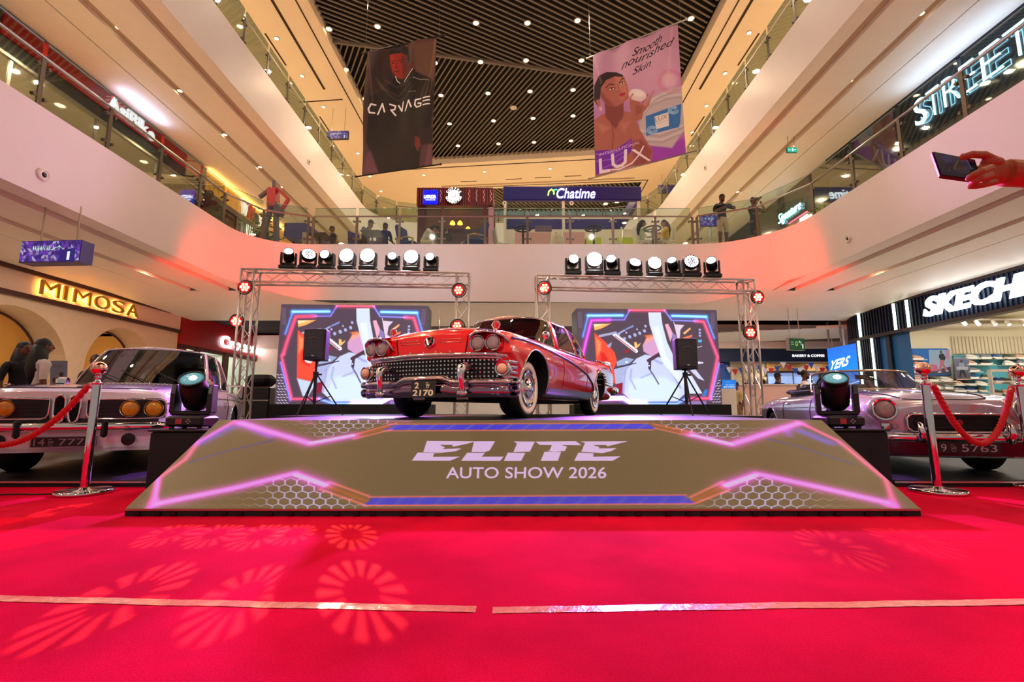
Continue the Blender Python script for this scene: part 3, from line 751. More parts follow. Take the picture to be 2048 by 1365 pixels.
# gold textured band with red, white and black letters
s2 = thing('boutique_shop', 'first floor shop with a gold textured band and red and black letters', 'shop', (X, 19, Z1))
goldt = mat('gold_relief', '#c8943a', .4, metal=.5, noise=.5, nscale=9, bump=.8, emit=.15, ecol='#ffb050')
y2, y3 = yR + .3, 23.2
MB().bbox((X - .1, y2, 8.55), (X, y3, ZS2 - .12)).build('sign_band', goldt, s2, world=True)
MB().bbox((X, y2, ZS2 - .12), (X + .1, y3, ZS2 - .06)).build('light_strip', glow('amber_strip', '#ffc060', 5), s2, world=True)
MB().bbox((X - .1, y2, 8.35), (X + .06, y3, 8.55)).build('lower_rail', mat('brown_metal', '#4b3a30', .5), s2, world=True)
wm = mat('white_enamel', '#f2eee6', .4, emit=.5, ecol='#fff'); rm = mat('red_enamel', '#c01818', .4); km = mat('black_enamel', '#15181c', .4)
for ch, c, x0, x1 in (('W', wm, 478, 492), ('W', rm, 489, 506), ('a', km, 503, 516), ('v', wm, 514, 522), ('i', km, 521, 525), ('s', wm, 525, 533)):
 ya, yb = at_x(x0, 410, X).y, at_x(x1, 420, X).y
 lettering(ch, (X + .04, ya, 8.6), (0, 1, 0), (0, 0, 1), c, yb - ya, .6 if ch in 'Wi' else .42, .08, s2, 'letter', bold=.04)
for i, y in enumerate(np.arange(y2 + .1, y3, 1.9)):
 MB().bbox((X - .06, y, Z1), (X + .02, y + .12, 8.4)).build('mullion', mat('brown_metal'), s2, world=True)
MB().bbox((X - .03, y2, Z1), (X - .01, y3, 8.4)).build('shop_window', glass('smoked_glass', '#a09488', .14), s2, world=True)
lamps('shop_lamp', (X - 1.2,), (18, 21), 8.6, 50, WARM)
struct('ceiling_shop', MB().bbox((-13.5, Y0, 9.0), (XS2 * -1 - .12, 33, 9.1)).bbox((XS2 + .12, Y0, 9.0), (13.5, 33, 9.1)), cream)
# hanging bead strings in that window
g = thing('shop_curtain', 'four pale light rods hanging in the gold shop window', 'light', (X + .1, 18, 0))
for i, (px, yb_) in enumerate(((497, 460), (500, 464), (504, 462), (508, 458))):
 p = at_x(px, 410, X + .1); MB().cyl((X + .1, p.y, 8.3), (X + .1, p.y, 6.4 + .1 * i), .012, n=6).build('rod', glow('rod_light', '#f0e6c0', 2.5), g, world=True)
# ---------------------------------------------------------------- first floor right: dark blue glass front and neon sign
X = XS2
s3 = thing('boutique_shop', 'dark blue glass shop front with white neon outline lettering', 'shop', (X, 12, Z1))
y0_, y1_ = 5.0, at_x(1655, 350, X).y
bluegl = mat('blue_dark_glass', '#06223c', .08, spec=.8, noise=.25, nscale=.6)
MB().bbox((X, y0_, 7.75), (X + .05, y1_, ZS2 - .04)).build('sign_glass', bluegl, s3, world=True)
MB().bbox((X - .03, y0_, ZS2 - .05), (X + .05, y1_, ZS2 + .01)).build('top_rail', mat('dark_blue_rail', '#0a1830', .4), s3, world=True)
MB().bbox((X + .01, y0_, Z1), (X + .04, y1_, 7.75)).build('window', glass('tinted_glass', '#4a6a70', .12), s3, world=True)
for y in np.arange(y0_, y1_, 2.4): MB().bbox((X, y, Z1), (X + .05, y + .05, 7.75)).build('mullion', mat('dark_blue_rail'), s3, world=True)
struct('wall_right_shop', MB().bbox((X + 2.3, 4, Z1), (X + 2.36, y1_ + .1, 9.0)), mat('teal_grey_wall', '#3c5258', .6, noise=.2, nscale=1))
neon = glow('neon_white', '#d8f4ff', 6); neond = glow('neon_blue', '#9fdcff', 2)
import bisect
def neon_letter(ch, ya, yb, z, h, k=0):
 """lit letter with a second outline set back to the right, like bent tube"""
 lettering(ch, (X - .06, ya, z), (0, -1, 0), (0, 0, 1), neon, ya - yb, h, .03, s3, 'letter', bold=-.028 if ch != 'S' else 0)
 v, f, w, hh = text_mesh(ch, 0, .02, 0, 1.)
 # outline loops from boundary edges
 ec = {}
 for fc in f:
  for i in range(len(fc)):
   e = tuple(sorted((fc[i], fc[(i + 1) % len(fc)]))); ec[e] = ec.get(e, 0) + 1
 mb = MB()
 for (a, b), c in ec.items():
  if c == 1:
   P = [Vector((X - .03, ya - .13 - v[q][0] / w * (ya - yb), z - .03 + v[q][1] / hh * h)) for q in (a, b)]
   mb.cyl(P[0], P[1], .011, n=4, caps=False)
 mb.build('tube_outline', neond, s3, world=True)
lx = [('T', 2016, 2078), ('E', 1964, 2008), ('E', 1918, 1950), ('R', 1880, 1913), ('T', 1845, 1872), ('S', 1818, 1842)]
for ch, x0, x1 in lx:
 pa = at_x(x0, 100, X).y; pb = at_x(x1, 100, X).y
 z0 = 8.30
 # text runs towards the viewer's right = towards smaller y on this wall
 neon_letter(ch, pa, pb, z0, .72)
area('neon_glow', (X - .25, 10.5, 8.9), (3.2, .3), 9, (.42, .62, 1.0), (-.5, 0, 1))
lamps('shop_lamp', (X + 1.2,), (8, 11, 14), 8.8, 18, (.9, .95, 1))
s4 = thing('boutique_shop', 'far shop front on the right first floor with cyan handwritten neon', 'shop', (X, 19, Z1))
MB().bbox((X, y1_ + .02, 8.0), (X + .05, 24, ZS2 - .04)).build('sign_glass', mat('dark_grey_glass', '#1d2428', .15), s4, world=True)
for y in np.arange(y1_ + .1, 24, 1.8): MB().bbox((X - .02, y, Z1), (X + .08, y + .22, 8.0)).build('pillar', mat('grey_pillar', '#6d6d6a', .5), s4, world=True)
ya, yb = at_x(1556, 395, X).y, at_x(1603, 385, X).y
cy = glow('neon_cyan', '#9ff0ff', 6)
lettering('Signature', (X - .05, ya, 8.15), (0, -1, 0), (0, 0, 1), cy, ya - yb, .5, .03, s4, shear=.3, bold=-.01)
MB().box((X - .05, (ya + yb) / 2 - .5, 8.02), (.03, 1.2, .04)).build('underline', glow('neon_red', '#ff4060', 5), s4, world=True)
struct('wall_right_shop', MB().bbox((X + 1.6, y1_ + .1, Z1), (X + 1.7, 24, 9.0)), mat('lit_yellow_wall', '#e4dca0', .6))
lamps('shop_lamp', (X + .8,), (17, 19, 21), 8.5, 70, (1, .93, .6))
for i, px in enumerate((1640, 1622, 1608)):
 p = at_x(px, 425, X + .35); t = thing('globe_lamp', ('nearest', 'middle', 'farthest')[i] + ' pale globe lamp in the lit shop window beyond the neon script', 'lamp', (p.x, p.y, p.z - .3))
 MB().ball((0, 0, 0), .22, 14).build('globe', glow('globe', '#fff4c8', 3), t); MB().cyl((0, 0, .2), (0, 0, 8.9 - p.z), .012, n=6).build('cord', black, t)
# ---------------------------------------------------------------- exit sign and hanging direction signs
def icon_row(P, x, y, h, col, kinds):
 for k in kinds:
  if k == 'p':
   P.ell((x + h * .15, y - h * .85), h * .1, h * .1, col); P.poly([(x, y - h * .7), (x + h * .3, y - h * .7), (x + h * .24, y), (x + h * .06, y)], col); x += h * .42
  elif k == 'w':
   P.ell((x + h * .15, y - h * .85), h * .1, h * .1, col); P.poly([(x + h * .08, y - h * .7), (x + h * .22, y - h * .7), (x + h * .34, y - h * .2), (x - h * .04, y - h * .2)], col); P.line([(x + h * .1, y - h * .2), (x + h * .1, y)], col, h * .07); P.line([(x + h * .2, y - h * .2), (x + h * .2, y)], col, h * .07); x += h * .5
  elif k == '|': P.line([(x, y), (x, y - h)], col, h * .06); x += h * .2
  elif k == 'c':
   P.ell((x + h * .15, y - h * .9), h * .09, h * .09, col); P.line([(x + h * .15, y - h * .75), (x + h * .18, y - h * .4), (x + h * .45, y - h * .4), (x + h * .6, y - h * .05)], col, h * .1)
   P.line([(x + h * .25 + h * .28 * math.cos(t), y - h * .28 + h * .28 * math.sin(t)) for t in np.linspace(-3.6, .9, 12)], col, h * .07); x += h * .85
  elif k == 'l':
   P.line([(x, y), (x + h * .9, y), (x + h * .9, y - h * .62), (x, y - h * .62)], col, h * .07, closed=True)
   for q in (.22, .45, .68): P.ell((x + h * q, y - h * .45), h * .07, h * .07, col); P.line([(x + h * q, y - h * .38), (x + h * q, y - h * .05)], col, h * .12)
   P.poly([(x + h * .15, y - h * .72), (x + h * .4, y - h * .72), (x + h * .27, y - h * .95)], col); P.poly([(x + h * .5, y - h * .95), (x + h * .75, y - h * .95), (x + h * .62, y - h * .72)], col); x += h * 1.15
  elif k == 'e':
   P.line([(x, y - h * .05), (x + h * .25, y - h * .05), (x + h * .75, y - h * .6), (x + h * 1.0, y - h * .6)], col, h * .16); P.ell((x + h * .35, y - h * .85), h * .1, h * .1, col); P.line([(x + h * .35, y - h * .7), (x + h * .45, y - h * .4)], col, h * .12); x += h * 1.2
  elif k == 'u':
   P.line([(x + h * .4, y), (x + h * .4, y - h * .95)], col, h * .13); P.line([(x, y - h * .5), (x + h * .4, y - h * .97), (x + h * .8, y - h * .5)], col, h * .13); x += h
  elif k == 'L':
   P.line([(x, y - h * .5), (x + h * .9, y - h * .5)], col, h * .13); P.line([(x + h * .45, y - h * .9), (x, y - h * .5), (x + h * .45, y - h * .1)], col, h * .13); x += h * 1.2
 return x
def wayfinder(w, h, num, icons='pw|wpcleu'):
 P = Paint(w, h, '#4a2a8a'); random.seed(3)
 cols = ['#6a2fb0', '#8a7aa8', '#2a1a78', '#5a3a90', '#a89cc0', '#301a60']
 for i in range(0, w, 22):
  for j in range(0, h, 26):
   c = random.choice(cols); k = random.random()
   P.poly([(i, j), (i + 22, j), (i + 22, j + 26)] if k < .33 else [(i, j), (i, j + 26), (i + 22, j + 26)] if k < .6 else [(i, j + 6), (i + 22, j - 6), (i + 22, j + 18), (i, j + 26)], c)
 P.line([(0, h * .98), (w, h * .98)], '#2a1a60', 4); icon_row(P, w * .2, h * .44, h * .22, '#c8f0d8', icons)
 P.poly([(w * .66, h * .45), (w * .92, h * .35), (w * .92, h), (w * .66, h)], '#241470')
 if num: P.text(num, (w * .79, h * .93), (w * (.045 if num == '1' else .085), 0), (0, -h * .40), '#e8ffff', bold=.02)
 return P
def hang_sign(c, w, h, dep, m, side, label, ztop, ang=0., cat='sign'):
 t = thing('hanging_sign', label, cat, (c[0], c[1], c[2]), ang)
 MB().bbox((-w / 2, 0, -h / 2), (w / 2, dep, h / 2)).build('housing', side, t)
 sheet('face', [(-w / 2 + .01, -.006, h / 2 - .01), (w / 2 - .01, -.006, h / 2 - .01), (w / 2 - .01, -.006, -h / 2 + .01), (-w / 2 + .01, -.006, -h / 2 + .01)], m, t, world=False)
 for x in (-w * .3, w * .3): MB().cyl((x, dep / 2, h / 2), (x, dep / 2, ztop - c[2]), .012, n=6).build('rod', steel, t)
 return t
pv = mat('purple_side', '#3c2478', .4)
hang_sign(at_y(101, 503, 7.6), 1.06, .37, .22, wayfinder(420, 150, '1').material('direction_face', 1.0), pv, 'purple patterned direction sign with white icons and a number 1', ZS1, -.06)
hang_sign(at_y(675, 270, 20.8), 1.0, .40, .12, wayfinder(420, 150, '3').material('direction_face3', .8), mat('dark_purple', '#221a2a', .4), 'small dark direction sign with a number 3 at the upper left gallery', ZC, -.05)
hang_sign(at_y(1338, 378, 27.2), 1.25, .5, .12, wayfinder(420, 150, '', 'Lpwlc').material('direction_face4', .6), mat('dark_purple'), 'distant direction sign with an arrow at the far right upper gallery', ZC)
t = thing('direction_sign', 'purple direction sign seen through the glass beside the standing men', 'sign', at_y(1420, 444, 14.6))
P = wayfinder(300, 200, '', 'Lpwl')
sheet('face', [at_y(1401, 430, 14.6), at_y(1441, 430, 14.6), at_y(1441, 452, 14.6), at_y(1401, 452, 14.6)], P.material('direction_face5', .8), t)
MB().bbox(at_y(1401, 430, 14.62), tuple(at_y(1441, 452, 14.62) + Vector((0, .1, 0)))).build('housing', mat('dark_purple'), t, world=True)
MB().cyl(at_y(1420, 452, 14.67), (at_y(1420, 452, 14.67).x, 14.67, Z1), .03).build('post', steel, t, world=True)
P = Paint(120, 60, '#0f9a7a'); P.poly([(10, 26), (40, 26), (40, 34), (10, 34)], '#d8fff0'); P.ell((66, 14), 6, 6, '#f0fff8'); P.poly([(58, 20), (76, 22), (88, 34), (78, 36), (70, 30), (72, 50), (62, 50), (58, 34)], '#f0fff8'); P.poly([(92, 24), (112, 24), (112, 32), (92, 32)], '#d8fff0')
hang_sign(at_y(1584, 300, 14.3), .32, .18, .05, P.material('exit_face', 1.6), mat('green_side', '#0a6a50', .4), 'small green emergency exit sign under the right gallery', ZS2, cat='exit sign')
P = Paint(320, 210, '#0d4a22'); P.text('YOU', (26, 82), (60, 0), (0, -22), '#e8fff0'); P.text('CAN', (26, 122), (64, 0), (0, -22), '#e8fff0'); P.ell((150, 96), 30, 46, '#b8e030'); P.ell((150, 96), 20, 34, '#2a6a20'); P.line([(138, 108), (150, 118), (162, 108)], '#e8ff60', 5)
P.line([(205, 60), (245, 60), (245, 120)], '#e8fff0', 11); P.line([(220, 40), (202, 60), (220, 80)], '#e8fff0', 10); P.text('1', (262, 180), (28, 0), (0, -82), '#e8fff0', bold=.02)
hang_sign(at_y(1594, 689, 15.5), .62, .40, .14, P.material('car_park_face', .7), mat('grey_side', '#8a8d88', .5), 'green car park direction sign with a number 1 near the bakery', 4.15, .25)
# ---------------------------------------------------------------- ground floor right: shoe shop with curved fluted fascia
sk = thing('boutique_shop', 'shoe shop front with dark fluted fascia, light strips and big white letters', 'shop', (12.1, 14, 0))
XR = 12.12; YC = 16.4; R_ = 2.1
fas = [(XR, 5.0)] + [(XR, y) for y in np.arange(5.5, YC + .01, .5)] + [(XR + R_ - R_ * math.cos(a), YC + R_ * math.sin(a)) for a in np.linspace(.12, PI / 2, 9)] + [(XR + R_ + 3, YC + R_)]
ZF0 = 3.20; ZF1 = 4.16
def ribbon(P, z0, z1, m, name, parent, dx=0.):
 mb = MB(); n = len(P); mb.add([(x + dx, y, z0) for x, y in P] + [(x + dx, y, z1) for x, y in P] + [(x + dx + .3, y, z0) for x, y in P] + [(x + dx + .3, y, z1) for x, y in P],
  [(i + 1, i, n + i, n + i + 1) for i in range(n - 1)] + [(i, i + 1, 2 * n + i + 1, 2 * n + i) for i in range(n - 1)] + [(n + i + 1, n + i, 3 * n + i, 3 * n + i + 1) for i in range(n - 1)])
 return mb.build(name, m, parent, world=True)
brown = mat('dark_bronze', '#3a2c2c', .4, metal=.3)
ribbon(fas, ZF0, ZF1, navy, 'fascia', sk); ribbon(fas, ZF0 - .10, ZF0, brown, 'lower_trim', sk, -.08); ribbon(fas, ZF1 - .12, ZF1 - .04, brown, 'upper_trim', sk, -.08)
# flutes follow the same line
def along(P, s):
 for a, b in zip(P, P[1:]):
  L = math.hypot(b[0] - a[0], b[1] - a[1])
  if s <= L: return (a[0] + (b[0] - a[0]) * s / L, a[1] + (b[1] - a[1]) * s / L, math.atan2(b[1] - a[1], b[0] - a[0]))
  s -= L
 return None
s_ = 2.0; fl = mat('navy_flute', '#0c1a30', .4)
while True:
 q = along(fas, s_)
 if q is None: break
 MB().box((q[0] - .02 * math.sin(q[2]), q[1], (ZF0 + ZF1) / 2 - .04), (.05, .05, ZF1 - ZF0 - .1), rz=q[2]).build('flute', fl, sk, world=True); s_ += .125
strip = glow('cool_strip', '#e8ffe8', 4)
for px in (1718, 1790, 1817):
 p = at_x(px, 640, XR - .07); MB().bbox((XR - .1, p.y - .03, ZF0 - .0), (XR - .05, p.y + .03, ZF1 - .12)).build('light_strip', strip, sk, world=True)
for px in (1658, 1683): 
 p = at_x(px, 650, XR + .02); MB().bbox((XR - .05, p.y, ZF0), (XR - .0, p.y + .06, ZF1 - .12)).build('grey_strip', mat('grey_side'), sk, world=True)
# letters climb along the fascia
whs = glow('white_face_letter', '#f4faff', 3.5)
pa, pb = at_x(1843, 600, XR - .2).y, at_x(2092, 560, XR - .2).y
lettering('SKECHE', (XR - .16, pa, 3.36), (0, -1, 0), (0, 0, 1), whs, pa - pb, .56, .06, sk, shear=.28, bold=.045, space=.98)
# corner column: screen, flutes with strips, blue wall
colm = [(XR + .14, at_x(1823, 700, XR + .14).y), (XR + .14, YC)] + [(XR + .14 + 1.75 - 1.75 * math.cos(a), YC + 1.75 * math.sin(a)) for a in np.linspace(.15, PI / 2, 8)] + [(XR + 5, YC + 1.75)]
ribbon(colm, 0, ZF0, mat('blue_wall', '#1f5e96', .35, noise=.1, nscale=2), 'column', sk)
yb0, yb1 = at_x(1760, 700, XR + .1).y, at_x(1716, 700, XR + .1).y
MB().bbox((XR + .08, yb0, 0), (XR + .15, yb1 + .02, ZF0)).build('dark_bay', navy, sk, world=True)
for y in np.arange(yb0 + .05, yb1, .1): MB().bbox((XR + .04, y, 0), (XR + .09, y + .05, ZF0)).build('flute', fl, sk, world=True)
for px in (1722, 1749): 
 p = at_x(px, 740, XR + .02); MB().bbox((XR + .0, p.y - .025, 0), (XR + .05, p.y + .025, ZF0 - .02)).build('light_strip', strip, sk, world=True)
MB().bbox((XR + .05, at_x(1778, 700, XR).y, 0), (XR + .13, at_x(1770, 700, XR).y, ZF0)).build('post', mat('dark_blue_rail'), sk, world=True)
P = Paint(300, 640, '#0a6ad0'); P.grad('#1060c8', '#0888e8', (0, 0, 300, 300)); P.grad('#0888e8', '#7a90b8', (0, 300, 300, 640))
P.text('YERS', (4, 190), (200, -22), (34, -80), '#ffffff', bold=.03, shear=.2); P.poly([(60, 330), (200, 320), (230, 640), (70, 640)], '#b8c8e0'); P.ell((140, 450), 50, 90, '#c04860', .3); P.ell((150, 470), 30, 60, '#5a3a70', .3)
for i in range(5): P.line([(200, 320 + i * 22), (300, 300 + i * 22)], ['#ffffff', '#102040'][i % 2], 7)
ys0, ys1 = at_x(1716, 720, XR + .07).y + .02, at_x(1656, 720, XR + .07).y
sheet('screen', [(XR + .07, ys1, 3.05), (XR + .07, ys0, 3.05), (XR + .07, ys0, 0.2), (XR + .07, ys1, .2)], P.material('blue_video', 1.6), sk)
# interior
XI0, XI1, YI = 12.3, 26, 18.0
struct('wall_shoe_shop', MB().bbox((XI0 + .3, YI, 0), (XI1, YI + .1, 4.2)).bbox((XI1, 4, 0), (XI1 + .1, YI, 4.2)).bbox((XI0, 4, 4.17), (XI1, YI, 4.25)), mat('warm_white_wall', '#f0e6cc', .6))
struct('floor_shop', MB().bbox((12.4, 4, .0), (XI1, YI, .012)), mat('pale_shop_floor', '#d8d2c4', .25))
lamps('shoe_lamp', (15, 18, 21, 24), (12.5, 15.8), 4.0, 110, (1, .95, .82))
# ---------------------------------------------------------------- stage, sloping LED ramp, platforms
d1 = at_z(1037, 1022, .05).y; XL, XRr = at_z(250, 1022, .05).x, at_z(1825, 1018, .05).x
W = XRr - XL; d2 = d1 * 1.286; ZS = .646
XRL, XRR = XL + .0, XRr
black_cloth = mat('black_stage_cloth', '#0a0a0c', .8, noise=.3, nscale=14)
st = thing('stage', 'low black stage carrying the red classic car', 'stage', (0, 7, 0))
MB().bbox((XL + .02, d2 + .012, .013), (XRr - .02, 7.0, ZS - .03)).bbox((-3.41, 7.0, .013), (3.63, 9.6, ZS - .03)).build('skirt', black_cloth, st, world=True)
MB().bbox((XL + .02, d2 + .01, ZS - .03), (XRr - .02, 7.0, ZS)).bbox((-3.41, 7.0, ZS - .03), (3.63, 9.6, ZS)).build('deck', mat('stage_deck', '#15141a', .35, noise=.3, nscale=5), st, world=True)
# screen image, drawn in photograph coordinates and mapped to the ramp
P = Paint(2000, 560, '#7e6038'); P.frame([(438, 836), (1634, 842), (1825, 1020), (250, 1024)])
rng = np.random.RandomState(3)
P.a += (rng.rand(P.h, P.w, 1).astype(np.float32) - .5) * .05
P.a *= (1 - .10 * (np.arange(P.h) % 3 == 0))[:, None, None]
zz = lambda ox, oy, k: (lambda p: (ox + p[0] / k, oy + p[1] / k))
A_ = zz(240, 820, 2.56); B_ = zz(1000, 820, 2.438)
def hexes(reg, fade, r=12.0, ay=.62, col='#cdbbe8'):
 """honeycomb drawn in source coordinates, clipped to a polygon with fading strength"""
 xs = [p[0] for p in reg]; ys_ = [p[1] for p in reg]
 def inside(x, y):
  c = False
  for i in range(len(reg)):
   (x1, y1), (x2, y2) = reg[i], reg[(i + 1) % len(reg)]
   if (y < y1) != (y < y2) and x < (x2 - x1) * (y - y1) / (y2 - y1) + x1: c = not c
  return c
 j = 0; y = min(ys_) - 6
 while y < max(ys_) + 8:
  x = min(xs) - 12 + (j % 2) * r * .9
  while x < max(xs) + 12:
   if inside(x, y):
    k = fade(x, y)
    if k > .06:
     pts = [(x + r * math.cos(a) * 1.02, y + r * ay * math.sin(a)) for a in [PI / 6 + PI / 3 * q for q in range(7)]]
     if k > .55: P.line(pts, col, 4.2, k * .9, feather=2.0)
     else: P.line(pts[3:6], col, 3.2, k * 1.2, feather=2.0)
   x += r * 1.8
  y += r * ay * 1.52; j += 1
hexes([(350, 1017), (440, 1003), (575, 965), (600, 960), (700, 1000), (745, 1012), (1000, 1026), (360, 1026)], lambda x, y: max(.1, 1 - abs(x - 640) / 190), 13.5, .66)
hexes([(1290, 1024), (1440, 1000), (1520, 960), (1600, 985), (1740, 1015), (1745, 1024)], lambda x, y: max(.1, 1 - abs(x - 1525) / 190), 13.5, .66)
hexes([(560, 842), (640, 875), (700, 862), (790, 838), (560, 838)], lambda x, y: max(.25, 1 - abs(x - 720) / 170), 11, .52)
hexes([(1310, 845), (1400, 868), (1470, 882), (1560, 858), (1300, 842)], lambda x, y: max(.25, 1 - abs(x - 1400) / 150), 11, .52)
def neonp(pts, w, core, gl, k=.5, r=14):
 P.glow(pts, gl, r, k); P.line(pts, core, w, .95, feather=4)
# blue centre bands with orange edges
L = lambda *q: [A_(p) for p in q]; R = lambda *q: [B_(p) for p in q]
P.poly([(790, 848), (1300, 848), (1318, 858), (775, 858)], '#4038ee', .95, 4); P.poly([(760, 1000), (1375, 994), (1400, 1010), (745, 1014)], '#3c38e0', .9, 6)
for i in range(14):
 x = 790 + i * 38; P.line([(x, 858), (x + 16, 848)], '#a088a8', 9, .45, feather=8)
for i in range(16):
 x = 770 + i * 40; P.line([(x, 1012), (x + 14, 998)], '#8c78b8', 12, .3, feather=10)
for q in ([(785, 846), (1303, 846)], [(778, 860), (1312, 860)], [(755, 998), (1380, 993)], [(745, 1016), (1395, 1011)]): neonp(q, 2.6, '#ff6a5a', '#ff30a0', .35, 5)
# orange links
for q in (L((1230, 120), (1440, 62)), L((1225, 145), (1420, 95)), R((760, 68), (950, 110)), R((770, 90), (940, 130)), L((1105, 375), (1310, 450)), L((1060, 415), (1290, 497)), R((1100, 355), (950, 432)), R((1130, 395), (975, 462))):
 neonp(q, 3, '#ff7a50', '#ff3070', .4, 6)
for q in (L((1225, 130), (1410, 80)), R((770, 78), (945, 120)), L((1085, 395), (1300, 475)), R((1115, 375), (965, 448))): P.line(q, '#c8601c', 16, .75, feather=8)
# violet-white strokes
for q, w in ((L((620, 55), (1000, 170), (1215, 128)), 10), (R((945, 125), (1130, 172), (1440, 68)), 10), (L((1085, 392), (920, 330), (600, 410), (205, 492)), 11), (R((1115, 375), (1260, 318), (1500, 372), (1860, 458)), 11)):
 P.glow(q, '#a010e0', 30, .6); P.glow(q, '#e050ff', 12, .6); P.line(q, '#e8a4ff', w * .8, .9, feather=7)
# solid bright ends near the middle
for q in (L((1000, 165), (1215, 126)), R((950, 125), (1130, 168)), L((930, 338), (1085, 392)), R((1115, 375), (1250, 325))): P.line(q, '#eccdf6', 17, .9, feather=6)
# outer frame in magenta and red
for q in (L((600, 42), (400, 160), (340, 250), (200, 355), (165, 510)), R((1440, 62), (1625, 155), (1850, 345), (1895, 475)), L((165, 510), (205, 492)), R((1860, 470), (1895, 475))):
 P.glow(q, '#e010a0', 10, .7); P.line(q, '#ff8a9a', 3.2, .95, feather=3)
for q in (L((195, 355), (185, 500)),): neonp(q, 3, '#e8a0ff', '#a020ff', .5, 8)
P.glow(L((560, 85), (420, 160)), '#2010ff', 26, .55); P.glow(L((640, 60), (780, 130)), '#3010ff', 20, .35); P.glow(R((1460, 110), (1590, 165)), '#1010ff', 22, .6); P.glow(R((1380, 90), (1400, 130)), '#4010ff', 16, .4)
P.line(L((360, 270), (520, 218), (800, 150)), '#3a30e0', 9, .5, feather=8); P.line(R((1300, 145), (1450, 185), (1700, 270)), '#3a40e8', 9, .5, feather=8)
P.glow(L((1010, 30), (1500, 50)), '#a020d0', 16, .35); P.glow(L((850, 30), (1000, 60)), '#b020e0', 14, .3)
# lettering
E_ = zz(820, 850, 4.551); lc = '#f0c8f4'
def gl(*q): P.poly([E_(p) for p in q], lc, 1, 1.5)
gl((210, 143), (650, 148), (600, 165), (468, 195), (440, 195), (448, 180), (330, 180), (380, 205), (355, 220), (530, 213), (480, 240), (350, 255), (180, 250))
gl((130, 252), (350, 258), (282, 260), (272, 292), (520, 292), (430, 330), (80, 328))
gl((640, 148), (832, 148), (785, 235), (740, 250), (620, 248)); gl((582, 255), (745, 256), (718, 292), (915, 292), (885, 332), (530, 330))
gl((1000, 150), (1190, 152), (1150, 245), (1000, 250), (1030, 170)); gl((950, 255), (1110, 258), (1075, 332), (918, 332))
gl((1195, 152), (1560, 150), (1610, 188), (1430, 184), (1480, 200), (1465, 240), (1370, 248), (1300, 240), (1325, 235), (1345, 185), (1235, 183)); gl((1280, 248), (1430, 250), (1405, 332), (1250, 332))
gl((1600, 152), (2022, 152), (1840, 198), (1830, 186), (1710, 185), (1770, 205), (1765, 218), (1925, 215), (1880, 242), (1800, 262), (1610, 248), (1640, 165)); gl((1585, 256), (1720, 262), (1718, 294), (1960, 292), (1895, 332), (1550, 332))
P.text('AUTO SHOW 2026', E_((398, 497)), (E_((1842, 0))[0] - E_((398, 0))[0], 0), (0, -23.5), lc, bold=.012)
ramp = thing('led_ramp', 'wide sloping video ramp at the stage front reading ELITE AUTO SHOW 2026', 'video screen', (0, (d1 + d2) / 2, 0))
TLr, TRr, BRr, BLr = (XL, d2, ZS + .0), (XRr, d2, ZS + .0), (XRr, d1, .062), (XL, d1, .062)
sheet('screen_face', [TLr, TRr, BRr, BLr], P.material('ramp_video', .74, rough=.35), ramp)
mb = MB(); mb.add([(XL, d1, .06), (XRr, d1, .06), (XRr, d2, ZS - .01), (XL, d2, ZS - .01), (XL, d1, .013), (XRr, d1, .013), (XRr, d2, .013), (XL, d2, .013)], [(0, 1, 2, 3), (5, 4, 7, 6), (4, 5, 1, 0), (7, 4, 0, 3), (5, 6, 2, 1)])
mb.build('chassis', black, ramp, world=True)
for i in range(12):
 x = XL + (i + .5) * W / 12
 for dx in (-.14, .0, .11): MB().bbox((x + dx - .02, d1 - .012, .018), (x + dx + .02, d1 + .0, .04)).build('port', black_gloss, ramp, world=True)
MB().bbox((XL, d1 - .006, .05), (XRr, d1 + .01, .061)).build('front_lip', steel, ramp, world=True)
# low platforms under the side cars
zpf = .0715; ypf = 4.72
for s, x0, x1, lab in ((-1, -10.5, -3.42, 'low black platform under the white coupe, front edge lit red'), (1, 3.64, 9.6, 'low black platform under the silver roadster, front edge lit red')):
 t = thing('platform', lab, 'platform', ((x0 + x1) / 2, 7, 0))
 MB().bbox((x0, ypf, .013), (x1, 9.6, zpf - .012)).build('skirt', black_cloth, t, world=True)
 MB().bbox((x0, ypf, zpf - .012), (x1, 9.6, zpf)).build('deck', mat('platform_deck', '#0c0d12', .55, noise=.3, nscale=4), t, world=True)
 MB().bbox((x0, ypf - .012, zpf - .022), (x1, ypf, zpf - .006)).build('edge_strip', mat('edge_metal', '#d8c8c8', .25, metal=.9), t, world=True)
# tape on the carpet
tape = mat('shiny_tape', '#f08060', .18, spec=.9, noise=.25, nscale=40, bump=.5)
for i, (a, b) in enumerate((((-60, 1196), (952, 1219)), ((985, 1221), (2110, 1203)))):
 pa, pb = at_z(*a, .014), at_z(*b, .014); n = 40
 mb = MB(); vs = []
 for k in range(n + 1):
  p = pa.lerp(pb, k / n); y = p.y + .012 * math.sin(k * .7) * (k / n) * (1 - k / n); vs += [(p.x, y - .028, .0135 + .001 * (k % 2)), (p.x, y + .028, .0135 + .001 * ((k + 1) % 2))]
 mb.add(vs, [(2 * k, 2 * k + 2, 2 * k + 3, 2 * k + 1) for k in range(n)])
 tag(mb.build('floor_tape', tape), ('left', 'right')[i] + ' length of shiny tape stuck across the red carpet', 'tape')
